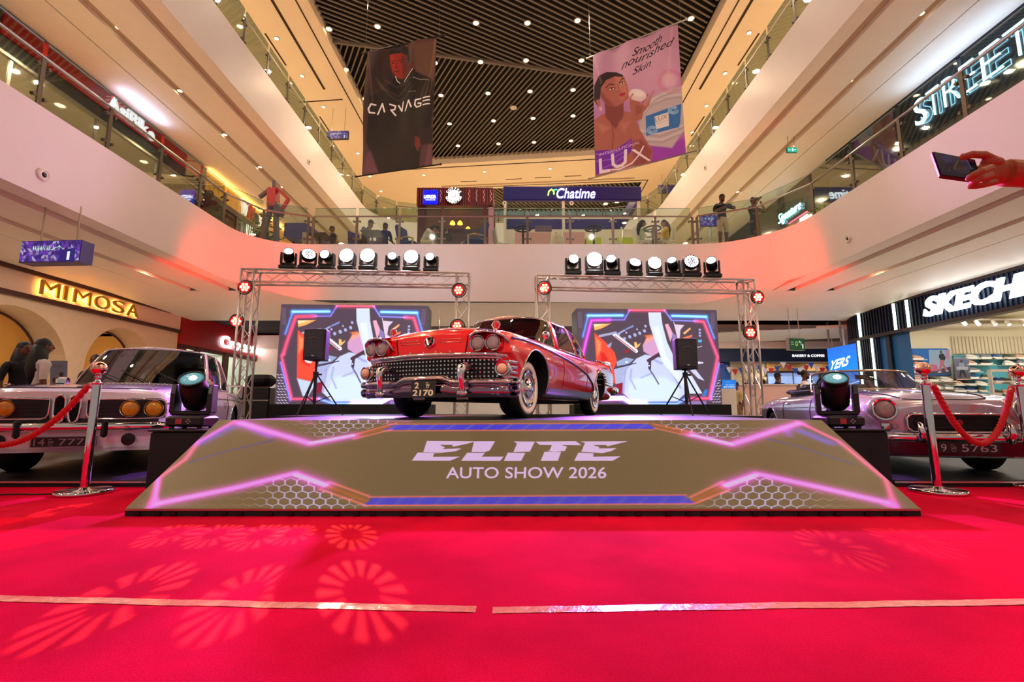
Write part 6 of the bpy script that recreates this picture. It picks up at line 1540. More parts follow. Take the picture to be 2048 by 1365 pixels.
for sg in (1, -1):
 panel(sg * .14, sg * .77, .555, .735, .006, 'grille_panel', gb_)
 for k in range(4): MB().tube([(fx(y) + .010, y, .58 + k * .035) for y in np.linspace(sg * .22, sg * .74, 10)], .003, 4).build('grille_slat', mat('grille_dark_metal'), bm_)
 fr = [(.145, .735), (.50, .748), (.72, .745), (.755, .73), (.772, .70), (.772, .60), (.755, .57), (.72, .553), (.50, .548), (.20, .548), (.16, .56), (.145, .60)]
 MB().tube([(fx(y) + .014, sg * y, z) for y, z in fr], .009, 6, closed=True).build('grille_frame', chrome, bm_, smooth=True)
 for y in (.485, .675): headlamp(bm_, (fx(y) + .012, sg * y, .648), .078, mat('yellow_lens', '#c08410', .1, coat=.8, noise=.5, nscale=20, bump=.3), 'headlamp', .05, (1, sg * .05, 0), 1.1)
 # kidneys
 kd = [(.012, .70), (.02, .75), (.045, .775), (.07, .775), (.097, .75), (.105, .70), (.102, .60), (.09, .54), (.07, .515), (.045, .512), (.025, .54), (.014, .60)]
 MB().tube([(fx(y) + .035, sg * y, z) for y, z in kd], .011, 8, closed=True).build('kidney_frame', chrome, bm_, smooth=True)
 mb = MB(); mb.add([(fx(y) + .014, sg * y, z) for y, z in kd], [tuple(range(len(kd))) if sg > 0 else tuple(range(len(kd) - 1, -1, -1))]); mb.build('kidney_mesh', gb_, bm_)
 for k in range(5): y = .03 + k * .015; MB().cyl((fx(y) + .022, sg * y, .53), (fx(y) + .022, sg * y, .75), .003, n=4).build('kidney_bar', mat('grille_dark_metal'), bm_)
 # bumper guard and fender turn lamp
 MB().cbox((.90, sg * .33, .455), (.05, .055, .17), .02).build('bumper_guard', black_gloss, bm_)
 MB().lathe([(.06, 0), (.001, .006)], 24, (fx(.50) + .034, sg * .50, .345), Matrix.Rotation(PI / 2, 3, 'Y')).build('brake_duct', gb_, bm_)
 MB().cyl((.15, sg * .84, .62), (.06, sg * .84, .62), .02, n=10).build('side_marker', mat('amber_lens'), bm_)
MB().tube([(.45, -.87, .475), (.62, -.85, .475)] + [(fx(y * .98) + .085 - .02, y, .475) for y in np.linspace(-.78, .78, 15)] + [(.62, .85, .475), (.45, .87, .475)], .042, 10, flat=1.).build('bumper', chrome, bm_, smooth=True)
MB().tube([(.5, -.885, .475)] + [(fx(y) + .112 - .02, y, .475) for y in np.linspace(-.78, .78, 15)] + [(.5, .885, .475)], .014, 6).build('bumper_rubber', black_gloss, bm_, smooth=True)
panel(-.72, .72, .505, .553, .012, 'lower_grille', gb_)
mb = MB(); mb.grid(lambda u, v: (fx((u - .5) * 1.56) + .005 - .10 * v * (1 - v) * -1 - .03 * v, (u - .5) * 1.56, .425 - .165 * v), 20, 5); mb.build('front_valance', silver_w, bm_, smooth=True)
mb = MB(); mb.grid(lambda u, v: (fx((u - .5) * 1.56) - .02 + .10 * v, (u - .5) * 1.56, .262 - .02 * v), 20, 1); mb.build('air_dam', chrome, bm_, smooth=True)
plate(bm_, (.868, 0.02, .335), .50, .10, [('14', .05, .82, .16, .62, .0), ('sri', .23, .85, .14, .6, 0), ('7778', .42, .82, .52, .62, .0)], fg='#8c8088', border='#a09098')
# hood: emblem, seam lines, raised lip
p = E.top(.60, 0, .006); MB().lathe([(.045, 0), (.04, .008), (.001, .010)], 24, p, Matrix.Rotation(.12, 3, 'Y')).build('emblem', black_gloss, bm_)
mb = MB(); 
for a0 in (0, PI): mb.add([p + Vector((0, 0, .0115))] + [p + Vector((.030 * math.cos(a0 + a), .030 * math.sin(a0 + a), .0115)) for a in np.linspace(0, PI / 2, 7)], [tuple(range(8))])
mb.build('emblem_quarter', mat('sky_blue', '#3a80c8', .3), bm_); MB().torus(p + Vector((0, 0, .008)), .041, .004, 28, 6).build('emblem_ring', chrome, bm_)
E.trim([(.64, 0), (.64, .3), (.62, .60)], .004, seam_m, 'hood_seam', 'top', dens=6); E.trim([(.62, .62), (.2, .66), (-.3, .68), (-.68, .68)], .004, seam_m, 'hood_seam', 'top', dens=8)
E.trim([(.70, .70), (.3, .735), (-.5, .775), (-1.5, .79), (-2.6, .785), (-3.6, .73)], .009, chrome, 'waist_strip', dens=8)
E.trim([(-.4, .25), (-1.2, .245), (-2.2, .25)], .014, chrome, 'sill_strip', dens=6)
for x in (-.72, -2.02): E.trim([(x, .30), (x, .5), (x, .84)], .004, seam_m, 'door_seam', dens=5)
for sg in (1, -1):
 for cx, r_ in ((0, .39), (-2.62, .38)): MB().tube([E.side(cx + r_ * math.cos(a), .33 + r_ * math.sin(a), sg, .003) for a in np.radians(np.linspace(-5, 185, 22))], .008, 6).build('arch_lip', chrome, bm_, smooth=True)
 q = E.top(-.85, sg * .74, 0); MB().cbox(q + Vector((0, sg * .04, .07)), (.06, .14, .10), .025).build('door_mirror', chrome, bm_)
 p = E.side(-1.85, .74, sg, .02); MB().cbox(p, (.16, .02, .025), .008).build('door_handle', chrome, bm_)
 MB().cbox((-3.75, sg * .70, .50), (.16, .18, .10), .04).build('rear_bumper_end', chrome, bm_)
 # tail wing with end fins
 mb = MB().prism([(-3.30, .86), (-3.78, .79), (-3.80, 1.02), (-3.72, 1.03)], lambda x, z, sg=sg: (x, sg * .73, z + .05), lambda x, z, sg=sg: (x, sg * .70, z + .05)); mb.build('wing_fin', silver_w, bm_, bevel=.008)
MB().prism([(-3.58, 1.00), (-3.80, 1.02), (-3.81, 1.045), (-3.60, 1.025)], lambda x, z: (x, -.72, z + .05), lambda x, z: (x, .72, z + .05)).build('rear_wing', silver_w, bm_)
lo = [(-.72, 0, .915), (-.76, .35, .91), (-.86, .62, .895), (-.97, .72, .885), (-1.05, .735, .88), (-1.75, .755, .88), (-1.79, .755, .88), (-2.35, .74, .88), (-2.62, .70, .885), (-2.85, .5, .89), (-2.92, .25, .89), (-2.94, 0, .89)]
hi = [(-1.28, 0, 1.33), (-1.30, .30, 1.328), (-1.35, .52, 1.315), (-1.40, .58, 1.30), (-1.45, .595, 1.30), (-1.90, .61, 1.30), (-1.93, .61, 1.30), (-2.25, .60, 1.27), (-2.36, .57, 1.25), (-2.44, .42, 1.26), (-2.47, .2, 1.265), (-2.48, 0, 1.265)]
lo = [(x, y, zup(z)) for x, y, z in lo]; hi = [(x, y, zup(z)) for x, y, z in hi]
greenhouse(bm_, lo, hi, 'wwwpgpgqrrr', silver_w, crown=.045, trimr=.010)
dk = mat('dark_leather', '#14161c', .5)
MB().cbox((-1.05, 0, .86), (.3, 1.3, .14), .05).build('dashboard', dash, bm_); steering(bm_, -1.28, -.36, .93, .19)
for y in (-.36, .36): seat(bm_, -1.65, y, .50, dk, .5, .68)
seat(bm_, -2.3, 0, .5, dk, 1.2, .4, 'rear_seat')
for y in (.0, -.25, .35): MB().tube([(-.71, y + .14, .99), (-.80, y - .04, 1.065), (-.88, y - .2, 1.14)], .006, 5).build('wiper', black, bm_)
mb = MB()
for k in range(22): mb.box(E.top(-.66, -.5 + k * .047, .003), (.04, .012, .006))
mb.build('cowl_vent', gb_, bm_, kind='stuff')
MB().cbox((.18, -.80, .90), (.05, .05, .02), .01).build('side_lamp', chrome, bm_)
# ======================================================= the silver roadster on the right
mg_m = mat('roadster_silver', '#b4a6b4', .2, metal=.35, coat=1., noise=.04, nscale=2)
TR_ = math.radians(12); sM = 1.05; K = Vector((4.50, 4.95)); hd = Vector((-math.sin(TR_), -math.cos(TR_))); og = K - hd * .74 * sM
mg = thing('classic_car', 'silver open two-seat roadster with its windscreen up and no roof', 'car', (og.x, og.y, zpf), math.atan2(hd.y, hd.x)); mg.scale = (sM,) * 3
def G(x, w, zb, zs, zf, zv, zh, zc, rock=.22, yh=.40, yv=.52):
 return (x, [(0, zb), (w * .72, zb), (w * .90, rock), (w * .97, rock + .13), (w * 1.0, zs), (w * .985, zs + .10), (w * .93, zf - .05), (w * .80, zf), (yv, zv), (yh, zh), (yh * .5, zc - .008), (0, zc)])
stM = [G(.70, .60, .38, .50, .66, .67, .69, .70, .42, .34, .46), G(.685, .68, .32, .52, .70, .70, .715, .73, .36, .36, .48), G(.60, .735, .26, .55, .755, .745, .755, .77, .30), G(.40, .75, .22, .58, .80, .785, .80, .82), G(.0, .76, .20, .60, .835, .815, .84, .86), G(-.40, .765, .20, .60, .845, .84, .87, .885), G(-.62, .765, .20, .60, .845, .85, .88, .89),
       G(-.70, .765, .20, .60, .845, .855, .875, .875), G(-1.2, .765, .20, .60, .835, .835, .84, .84), G(-1.7, .765, .20, .60, .825, .825, .83, .83), G(-2.1, .76, .20, .60, .83, .83, .835, .84), G(-2.6, .75, .24, .60, .81, .80, .80, .80), G(-3.0, .73, .32, .60, .765, .75, .75, .75), G(-3.10, .68, .40, .58, .72, .70, .70, .70)]
M_ = Car(mg, stM, mg_m, [(0, .315, .36), (-2.31, .315, .35)], bow=.07, rbow=.05, inset=.26)
for x in (0, -2.31):
 for sg in (1, -1): wheel(mg, x, sg * .64, .30, .30, .16, sg, .19, False, 'plain')
mx_ = lambda y: .79 - .10 * (y / .6) ** 2
o = panel(-.40, .40, .43, .585, .0, 'grille_panel', gb_, par=mg, fxx=mx_)
for k in range(9): MB().tube([(mx_(y) + .008, y, .45 + k * .014) for y in np.linspace(-.34, .34, 10)], .002, 4).build('grille_slat', mat('grille_dark_metal'), mg)
def rrect(yw, z0, z1, r=.04): return [(-yw + r, z0), (yw - r, z0), (yw, z0 + r), (yw, z1 - r), (yw - r, z1), (-yw + r, z1), (-yw, z1 - r), (-yw, z0 + r)]
for yw, z0, z1, r_, nm in ((.41, .422, .595, .013, 'grille_frame'), (.345, .46, .565, .006, 'inner_frame')):
 q = rrect(yw, z0, z1); Q = []
 for a, b in zip(q, q[1:] + q[:1]):
  for k in range(4): Q.append((a[0] + (b[0] - a[0]) * k / 4, a[1] + (b[1] - a[1]) * k / 4))
 MB().tube([(mx_(y) + .016, y, z) for y, z in Q], r_, 6, closed=True).build(nm, chrome if nm == 'grille_frame' else mat('grille_dark_metal'), mg, smooth=True)
MB().lathe([(.032, 0), (.03, .012), (.001, .014)], 8, (mx_(0) + .014, 0, .515), Matrix.Rotation(PI / 2, 3, 'Y')).build('badge', mat('dull_red_badge', '#8a1420', .4), mg)
for sg in (1, -1):
 c = Vector((.735, sg * .585, .64)); ax = Vector((1, sg * .12, .05)); Rh = ax.to_track_quat('Z', 'Y').to_matrix()
 MB().lathe([(.10, -.30), (.128, -.16), (.132, -.08), (.122, 0.0)], 32, c, Rh).build('lamp_bowl', mg_m, mg, smooth=True)
 headlamp(mg, c, .092, lens_m, 'headlamp', .08, ax, 1.2)
 MB().cbox((.70, sg * .53, .475), (.03, .20, .075), .012, Matrix.Rotation(-sg * .35, 3, 'Z')).build('side_lamp', chrome, mg)
 MB().cbox((.715, sg * .575, .475), (.02, .09, .055), .01, Matrix.Rotation(-sg * .35, 3, 'Z')).build('indicator_lens', mat('orange_lens', '#d84018', .2), mg); MB().cbox((.718, sg * .485, .475), (.02, .08, .055), .01, Matrix.Rotation(-sg * .3, 3, 'Z')).build('side_lens', lens_m, mg)
 MB().tube([(.86, sg * .36, .33), (.895, sg * .36, .42), (.875, sg * .36, .50), (.84, sg * .36, .525)], .025, 10, rads=[.03, .032, .024, .008], flat=.8).build('overrider', chrome, mg, smooth=True)
MB().tube([(.42, -.79, .375), (.60, -.765, .375)] + [(mx_(y * .8) + .05, y, .375) for y in np.linspace(-.70, .70, 15)] + [(.60, .765, .375), (.42, .79, .375)], .042, 10, rads=[.012, .04] + [.044] * 15 + [.04, .012]).build('bumper', chrome, mg, smooth=True)
plate(mg, (.89, .0, .285), .50, .10, [('9', .05, .86, .09, .68, .0), ('sri', .17, .88, .16, .68, 0), ('5763', .38, .86, .56, .68, .0)], fg='#a89ca8')
mb = MB(); mb.grid(lambda u, v: (mx_((u - .5) * 1.15) - .03 - .06 * v, (u - .5) * 1.35, .44 - .26 * v), 20, 4); mb.build('front_valance', mat('dark_maroon_paint', '#3c1a2c', .3, coat=.5), mg, smooth=True)
MB().tube([(mx_(y) - .09, y * 1.1, .185) for y in np.linspace(-.55, .55, 12)], .012, 6).build('valance_lip', chrome, mg)
M_.trim([(.60, .37), (.2, .43), (-.3, .46), (-.56, .46)], .004, seam_m, 'bonnet_seam', 'top', dens=8); M_.trim([(.665, 0), (.66, .2), (.62, .36)], .004, seam_m, 'bonnet_seam', 'top', dens=5)
M_.trim([(.5, .62), (0, .655), (-.8, .665), (-1.6, .66), (-2.4, .655), (-2.95, .62)], .008, chrome, 'waist_strip', dens=8)
M_.trim([(.56, 0), (.2, 0), (-.4, 0)], .006, chrome, 'bonnet_strip', 'top', both=False)
for x in (-.66, -1.68): M_.trim([(x, .28), (x, .5), (x, .80)], .004, seam_m, 'door_seam', dens=5)
for sg in (1, -1):
 for cx, r_ in ((0, .36), (-2.31, .35)): MB().tube([M_.side(cx + r_ * math.cos(a), .315 + r_ * math.sin(a), sg, .002) for a in np.radians(np.linspace(-5, 185, 22))], .007, 6).build('arch_lip', mg_m, mg, smooth=True)
 p = M_.side(-1.5, .72, sg, .02); MB().cbox(p, (.12, .02, .022), .007).build('door_handle', chrome, mg)
 MB().tube([(-2.7, sg * .76, .42), (-3.05, sg * .72, .42), (-3.16, sg * .6, .42)], .04, 8).build('rear_bumper_end', chrome, mg, smooth=True)
 MB().cbox((-3.06, sg * .66, .60), (.05, .08, .15), .02).build('tail_lamp', mat('red_lens'), mg)
# cockpit opening: dark tub, seats, screen
mb = MB(); co = [(-.80, .0), (-.82, .45), (-.95, .58), (-1.6, .60), (-1.95, .55), (-2.0, 0)]; fl_ = co + [(x, -y) for x, y in co[-2:0:-1]]
mb.prism(fl_, lambda x, y: (x, y, .80), lambda x, y: (x, y, .875)); mb.build('cockpit_tub', under_m, mg)
MB().tube([(x, y, .885) for x, y in fl_], .02, 8, closed=True).build('cockpit_roll', dk, mg, smooth=True)
for y in (-.3, .3): MB().cbox((-1.66, y, .91), (.13, .42, .18), .05, Matrix.Rotation(-.15, 3, 'Y')).build('seat', dk, mg)
steering(mg, -1.12, -.30, .93, .18); MB().cbox((-2.0, 0, .90), (.30, 1.12, .07), .03).build('folded_hood', black, mg)
lo = [(-.66, 0, .895), (-.67, .25, .892), (-.72, .48, .885), (-.80, .62, .87), (-.84, .655, .86)]; hi = [(-.92, 0, 1.145), (-.93, .22, 1.145), (-.96, .42, 1.137), (-1.0, .535, 1.12), (-1.04, .575, 1.09)]
def strip_pts(P, sgs): return [(x, -y, z) for x, y, z in P[::-1]] + [p for p in P[1:]]
a, b = strip_pts(lo, 1), strip_pts(hi, 1); mb = MB(); n = len(a)
for f in range(5): mb.v += [tuple(Vector(p).lerp(Vector(q), f / 4) + Vector((.015 * math.sin(PI * f / 4), 0, 0))) for p, q in zip(a, b)]
mb.f = [(f * n + i, f * n + i + 1, (f + 1) * n + i + 1, (f + 1) * n + i) for f in range(4) for i in range(n - 1)]; mb.m = [0] * len(mb.f)
mb.build('windscreen', glass('screen_glass', '#a8b0bc', .14), mg, smooth=True)
MB().tube(a + b[::-1], .014, 8, closed=True).build('windscreen_frame', mat('gold_lit_frame', '#e8d8b8', .12, metal=1.), mg, smooth=True)
MB().cyl((-.68, 0, .90), (-.915, 0, 1.14), .005, n=6).build('screen_rod', chrome, mg); MB().cbox((-.93, 0, 1.06), (.015, .18, .06), .006).build('inner_mirror', black_gloss, mg)
for y in (-.2, .25): MB().tube([(-.655, y, .90), (-.74, y - .16, 1.0), (-.80, y - .30, 1.08)], .005, 5).build('wiper', black, mg)
# ---------------------------------------------------------------- hanging banners
def banner(label, c, P, rodm, nm, warp):
 TL, TR, BR, BL = [Vector(q) for q in c]; t = thing('hanging_banner', label, 'banner', (TL + TR) / 2)
 sheet('cloth', [TL, TR, BR, BL], P.material(nm, 0, .75), t, 40, 50, warp)
 d = (TR - TL).normalized()
 for a, b in ((TL, TR), (BL, BR)):
  MB().cyl(a - d * .22, b + d * .28, .022, n=8).build('rod', rodm, t, world=True)
  for e in (a - d * .22, b + d * .28): MB().ball(e, .035, 8).build('rod_end', rodm, t, world=True)
 for e in (TL - d * .1, TR + d * .1): MB().cyl(e, (e.x, e.y, ZC + .2), .004, n=4).build('wire', steel, t, world=True)
 return t
def cloth_mat(P, nm, k):
 m = P.material(nm, 0, .75); nt = m.node_tree; b = nt.nodes['Principled BSDF']; b.inputs['Sheen Weight'].default_value = .2; return m
zt_, = (12.5,)
# dark clothing banner
P = Paint(560, 1000, '#2a1d1c'); P.frame([(160, 242), (735, 115), (712, 1170), (110, 1285)])
P.grad('#4a2a26', '#241a18', (0, 0, 560, 420)); P.grad('#2c1f1c', '#4a2e3a', (0, 420, 560, 1000))
P.poly([(160, 250), (360, 200), (380, 480), (250, 560), (165, 420)], '#1a0e10', .7, 40); P.poly([(560, 180), (735, 130), (725, 470), (560, 440)], '#5c4030', .7, 30)
P.poly([(540, 390), (690, 450), (720, 620), (700, 900), (640, 1210), (260, 1270), (150, 1000), (190, 640), (380, 470)], '#17110f', .95, 10)
P.poly([(600, 880), (720, 860), (712, 1000), (620, 1000)], '#221817', 1, 10); P.poly([(570, 935), (610, 950), (620, 1010), (590, 1065), (565, 1010)], '#5a2420', 1, 5)
P.poly([(120, 1260), (150, 1100), (190, 1060), (250, 1240)], '#6a3c4a', .5, 20); P.poly([(620, 1010), (712, 990), (708, 1160), (600, 1190)], '#6a4048', .55, 20)
P.poly([(400, 440), (470, 460), (540, 380), (560, 330), (400, 380)], '#4a1210', 1, 6)
P.poly([(342, 250), (400, 225), (470, 232), (505, 300), (500, 370), (470, 420), (440, 445), (405, 440), (372, 395), (350, 340)], '#7c1c18', 1, 6); P.poly([(342, 260), (360, 400), (400, 440), (390, 330), (380, 260)], '#a02820', .6, 12); P.poly([(440, 250), (500, 290), (498, 380), (450, 440)], '#3a0c0c', .75, 16)
P.poly([(340, 262), (350, 215), (400, 186), (460, 185), (502, 210), (520, 290), (505, 340), (492, 270), (440, 240), (372, 248)], '#120a0b', 1, 5)
P.line([(358, 318), (384, 308)], '#1a0606', 5); P.line([(420, 300), (458, 290)], '#1a0606', 5); P.ell((372, 330), 9, 4, '#140404', -.2); P.ell((438, 314), 10, 4, '#140404', -.2); P.line([(398, 320), (388, 362), (402, 368)], '#3a0c0c', 4); P.line([(376, 392), (400, 394), (422, 384)], '#2c0808', 5)
P.poly([(390, 430), (420, 485), (460, 470), (550, 378), (600, 430), (560, 620), (380, 640), (330, 520)], '#0e0c0d', .9, 6)
P.line([(388, 432), (402, 470), (424, 484)], '#e8dcd8', 5); P.line([(462, 474), (510, 425), (546, 380)], '#e8dcd8', 5); P.line([(545, 448), (600, 462), (640, 460), (680, 472)], '#b8a8a4', 3)
P.text('CARNAGE', (502, 570), (68, -5), (0, -9), '#a08c8c')
for q in ([(255, 505), (330, 590), (400, 625), (480, 610), (540, 520)], [(235, 470), (300, 550), (400, 590), (520, 500)], [(310, 480), (400, 520), (500, 470)]): P.line(q, '#6e5a44', 14, .32, feather=14)
for x0, x1 in ((700, 655), (715, 690), (690, 610), (200, 215)): P.line([(725, 140), (x0, 400), (x1, 600)] if x0 > 300 else [(170, 260), (x0, 500), (x1, 700)], '#8a6448', 9, .35, feather=10)
W_ = '#f0e2e4'
for q in ([(232, 690), (200, 690), (180, 735), (186, 762), (222, 756)], [(246, 762), (284, 672), (300, 735)], [(342, 668), (384, 672), (376, 704), (350, 712), (384, 750)], [(408, 666), (440, 716), (452, 640)], [(476, 718), (506, 636), (530, 690)], [(612, 622), (566, 632), (560, 672), (576, 692), (612, 684), (614, 660), (588, 660)]):
 P.line(q, W_, 12, 1, feather=2)
for y in (612, 640, 672): P.line([(634, y + 6), (688, y - 2)], W_, 11, 1, feather=2)
P.a *= 1.2; P.a += .03
tlz = zt_
B1_ = [(-4.78, 14.46, tlz), (-2.42, 13.8, tlz), (-2.44, 13.8, 8.13), (-4.80, 14.46, 8.13)]
fold = lambda u, v: .10 * math.sin(u * 9 + 1) * (1 - v) * (.4 + .6 * math.sin(PI * v)) + .06 * math.sin(u * 5 + v * 4) * math.sin(PI * v) + .03 * math.sin(u * 21 + v * 2) * math.sin(PI * min(1, v * 1.3))
banner('dark hanging banner with a portrait of a man and the word CARNAGE', B1_, P, black, 'banner_dark', fold)
# lilac soap banner
P = Paint(620, 1000, '#c493ba'); P.frame([(148, 285), (865, -12), (912, 1105), (158, 1315)])
P.grad('#c795b4', '#b870c0'); P.ell((620, 380), 300, 260, '#e8b8cc', 0, .55, 160); P.poly([(600, 1000), (915, 980), (915, 1110), (560, 1215)], '#a23cc0', .9, 40)
P.poly([(520, 760), (600, 640), (740, 570), (900, 520), (905, 900), (800, 1060), (620, 1040), (540, 1020)], '#c8b8bc', 1, 14)
for q in ([(530, 820), (620, 700), (760, 640), (900, 620)], [(540, 930), (700, 960), (905, 880)], [(560, 1000), (720, 1010), (900, 930)], [(600, 700), (680, 640), (800, 590)]): P.line(q, '#9a8c96', 12, .5, feather=16); P.line([(x, y - 22) for x, y in q], '#f2e6e4', 14, .5, feather=18)
for r_ in (1., .82): P.line([(800 + 105 * r_ * math.cos(a), 490 + 98 * r_ * math.sin(a)) for a in np.linspace(0, 2 * PI, 30)], '#e86080', 4 * r_, .8, feather=4)
P.ell((790, 480), 60, 60, '#f4d0d8', 0, .5, 30)
# figure
sk_, sk2, sk3 = '#b4685c', '#8c4440', '#d08c78'
P.poly([(155, 830), (240, 770), (400, 745), (480, 760), (530, 900), (640, 1090), (620, 1180), (470, 1230), (158, 1310)], sk_, 1, 6); P.poly([(245, 690), (400, 640), (400, 780), (330, 900), (250, 800)], sk2, 1, 10); P.poly([(470, 1000), (545, 980), (630, 1090), (600, 1180), (480, 1225)], sk2, .7, 20)
P.line([(300, 840), (310, 960), (300, 1060)], '#7c3c38', 8, .6, feather=14); P.poly([(180, 860), (290, 890), (220, 940)], sk3, .6, 24); P.poly([(350, 840), (460, 830), (400, 930)], sk3, .5, 24)
P.poly([(190, 520), (250, 450), (340, 425), (405, 450), (435, 520), (445, 590), (440, 640), (390, 680), (330, 712), (260, 700), (215, 640)], sk_, 1, 5); P.poly([(330, 440), (420, 480), (440, 600), (380, 660), (350, 560)], sk3, .55, 24); P.poly([(200, 560), (260, 640), (330, 705), (260, 700), (210, 640)], sk2, .7, 18)
P.poly([(155, 660), (158, 540), (200, 460), (270, 420), (340, 416), (395, 438), (400, 455), (330, 450), (260, 490), (215, 560), (205, 660), (190, 720)], '#2a1416', 1, 5)
P.poly([(168, 660), (205, 655), (212, 700), (190, 720)], sk_, 1, 3); P.ell((212, 735), 12, 18, '#e0c0a8'); 
P.line([(255, 555), (290, 520), (318, 522)], '#3a1818', 7, feather=2); P.line([(365, 505), (390, 472), (410, 470)], '#3a1818', 7, feather=2)
P.poly([(275, 570), (300, 550), (328, 552), (305, 568)], '#f0dcd0'); P.ell((303, 559), 8, 8, '#2a1010'); P.line([(270, 572), (300, 546), (330, 552)], '#2a1010', 5); P.poly([(368, 518), (390, 500), (412, 500), (395, 515)], '#f0dcd0'); P.ell((392, 508), 7, 7, '#2a1010'); P.line([(366, 518), (388, 496), (414, 498)], '#2a1010', 5)
P.line([(352, 520), (368, 565), (350, 582), (375, 585), (388, 572)], '#8a4440', 5, .8, feather=3); P.poly([(362, 605), (385, 588), (398, 590), (415, 585), (415, 605), (395, 622), (372, 620)], '#c02848', 1, 3); P.line([(364, 606), (390, 603), (414, 598)], '#7a1428', 3)
P.poly([(470, 800), (450, 700), (455, 640), (480, 600), (520, 660), (570, 690), (600, 640), (630, 590), (640, 600), (610, 690), (560, 760), (550, 810), (500, 830)], sk_, 1, 5); P.poly([(500, 690), (560, 700), (540, 760), (500, 780)], sk2, .5, 14); P.line([(585, 690), (650, 570)], sk3, 14, 1, feather=4); P.line([(560, 670), (600, 600)], sk_, 14)
P.ell((518, 606), 74, 52, '#e8d4d4', .12, 1, 4); P.ell((520, 590), 55, 30, '#f8ecec', .12, .9, 14); P.line([(450, 640), (480, 600)], sk3, 14); P.line([(470, 650), (490, 640)], '#d8b0a8', 6)
P.poly([(158, 1090), (250, 1080), (330, 1070), (430, 1000), (465, 975), (460, 1080), (380, 1180), (240, 1270), (160, 1295)], '#7a2ab4', 1, 4)
for q in ([(160, 1120), (250, 1110), (350, 1090), (455, 1000)], [(165, 1180), (280, 1160), (400, 1090)], [(200, 1250), (330, 1180), (420, 1110)]): P.line(q, '#b878e8', 9, .7, feather=8)
P.poly([(582, 785), (885, 680), (870, 840), (860, 880), (585, 955)], '#3a78c0', 1, 3); P.poly([(655, 790), (775, 752), (778, 870), (668, 900)], '#ece6ea', 1, 2); P.text('LUX', (663, 838), (104, -34), (-2, -40), '#b89048', bold=.01); P.line([(668, 852), (768, 822)], '#b89048', 2)
for cx, cy in ((815, 735), (635, 905)):
 for r_ in (42, 30, 18): P.line([(cx + r_ * math.cos(a), cy + r_ * .8 * math.sin(a)) for a in np.linspace(0, 5.6, 16)], '#b8d8f4', 7, .8, feather=4)
P.text('Smooth', (480, 288), (250, -135), (12, -72), '#181018', shear=.3, space=.9); P.text('nourished', (385, 400), (440, -225), (14, -72), '#181018', shear=.3); P.text('Skin', (480, 445), (150, -95), (8, -62), '#181018', shear=.3)
P.text('INTERNATIONAL', (190, 1138), (340, -118), (0, -24), '#ecc8ec')
WL = '#f8e8f4'
P.poly([(188, 1160), (212, 1150), (214, 1250), (280, 1240), (278, 1265), (190, 1285)], WL); P.line([(300, 1120), (305, 1200), (335, 1220), (375, 1210), (405, 1180), (410, 1080)], WL, 22, feather=2)
P.poly([(455, 1075), (485, 1068), (622, 1168), (600, 1172)], WL); P.line([(560, 1045), (520, 1120), (460, 1190), (360, 1240), (240, 1255)], WL, 11, feather=2)
for a in ((160, 300), (820, 10)): P.line([a, (a[0] + (60 if a[0] < 300 else -50), 520)], '#f0d0c0', 10, .35, feather=14)
B2_ = [(2.72, 14.64, tlz), (5.08, 13.24, tlz), (5.13, 13.24, 8.2), (2.70, 14.64, 8.17)]
banner('lilac hanging banner with a woman holding soap and the letters LUX', B2_, P, steel, 'banner_lilac', lambda u, v: .05 * math.sin(u * 17) * (1 - v) ** 2 + .02 * math.sin(u * 6 + v * 3))
# ---------------------------------------------------------------- people
skin_d = mat('skin_brown', '#6b3c28', .55); skin_l = mat('skin_tan', '#a06a4c', .55); hair_m = mat('hair_black', '#0c0908', .6)
def cloth(c): return mat('cloth_' + c.strip('#'), c, .85, noise=.12, nscale=12)
def skin_mesh(J, E_, name, parent, mats, pick, sub=1, root=0):
 me = bpy.data.meshes.new(name); keys = list(J); ix = {k: i for i, k in enumerate(keys)}
 me.from_pydata([J[k][0] for k in keys], [(ix[a], ix[b]) for a, b in E_], [])
 o = bpy.data.objects.new(name, me); COL.objects.link(o); o.modifiers.new('skin', 'SKIN').use_smooth_shade = True; sv = me.skin_vertices[0]
 for i, k in enumerate(keys):
  r = J[k][1]; sv.data[i].radius = r if isinstance(r, tuple) else (r, r)
 sv.data[root].use_root = True
 md = o.modifiers.new('sub', 'SUBSURF'); md.levels = md.render_levels = sub
 bake(o); me = o.data; me.materials.clear()
 for m in mats: me.materials.append(m)
 segs = [(Vector(J[a][0]), Vector(J[b][0]), a, b) for a, b in E_]
 for p in me.polygons:
  c = Vector(p.center); best = None
  for a, b, na, nb in segs:
   ab = b - a; t = max(0, min(1, (c - a).dot(ab) / max(1e-9, ab.length_squared))); d = (c - a - ab * t).length
   if best is None or d < best[0]: best = (d, na, nb, t)
  p.material_index = pick(best[1], best[2], best[3]); p.use_smooth = True
 o.parent = parent
 return o
BE = [('pel', 'wai'), ('wai', 'che'), ('che', 'nek'), ('nek', 'hed'), ('che', 'shL'), ('shL', 'elL'), ('elL', 'wrL'), ('wrL', 'haL'), ('che', 'shR'), ('shR', 'elR'), ('elR', 'wrR'), ('wrR', 'haR'), ('pel', 'hiL'), ('hiL', 'knL'), ('knL', 'anL'), ('anL', 'toL'), ('pel', 'hiR'), ('hiR', 'knR'), ('knR', 'anR'), ('anR', 'toR')]
RAD = dict(pel=(.15, .115), wai=(.135, .10), che=(.165, .115), nek=.055, hed=.07, shL=.07, shR=.07, elL=.045, elR=.045, wrL=.03, wrR=.03, haL=.028, haR=.028, hiL=.10, hiR=.10, knL=.062, knR=.062, anL=.04, anR=.04, toL=.035, toR=.035)
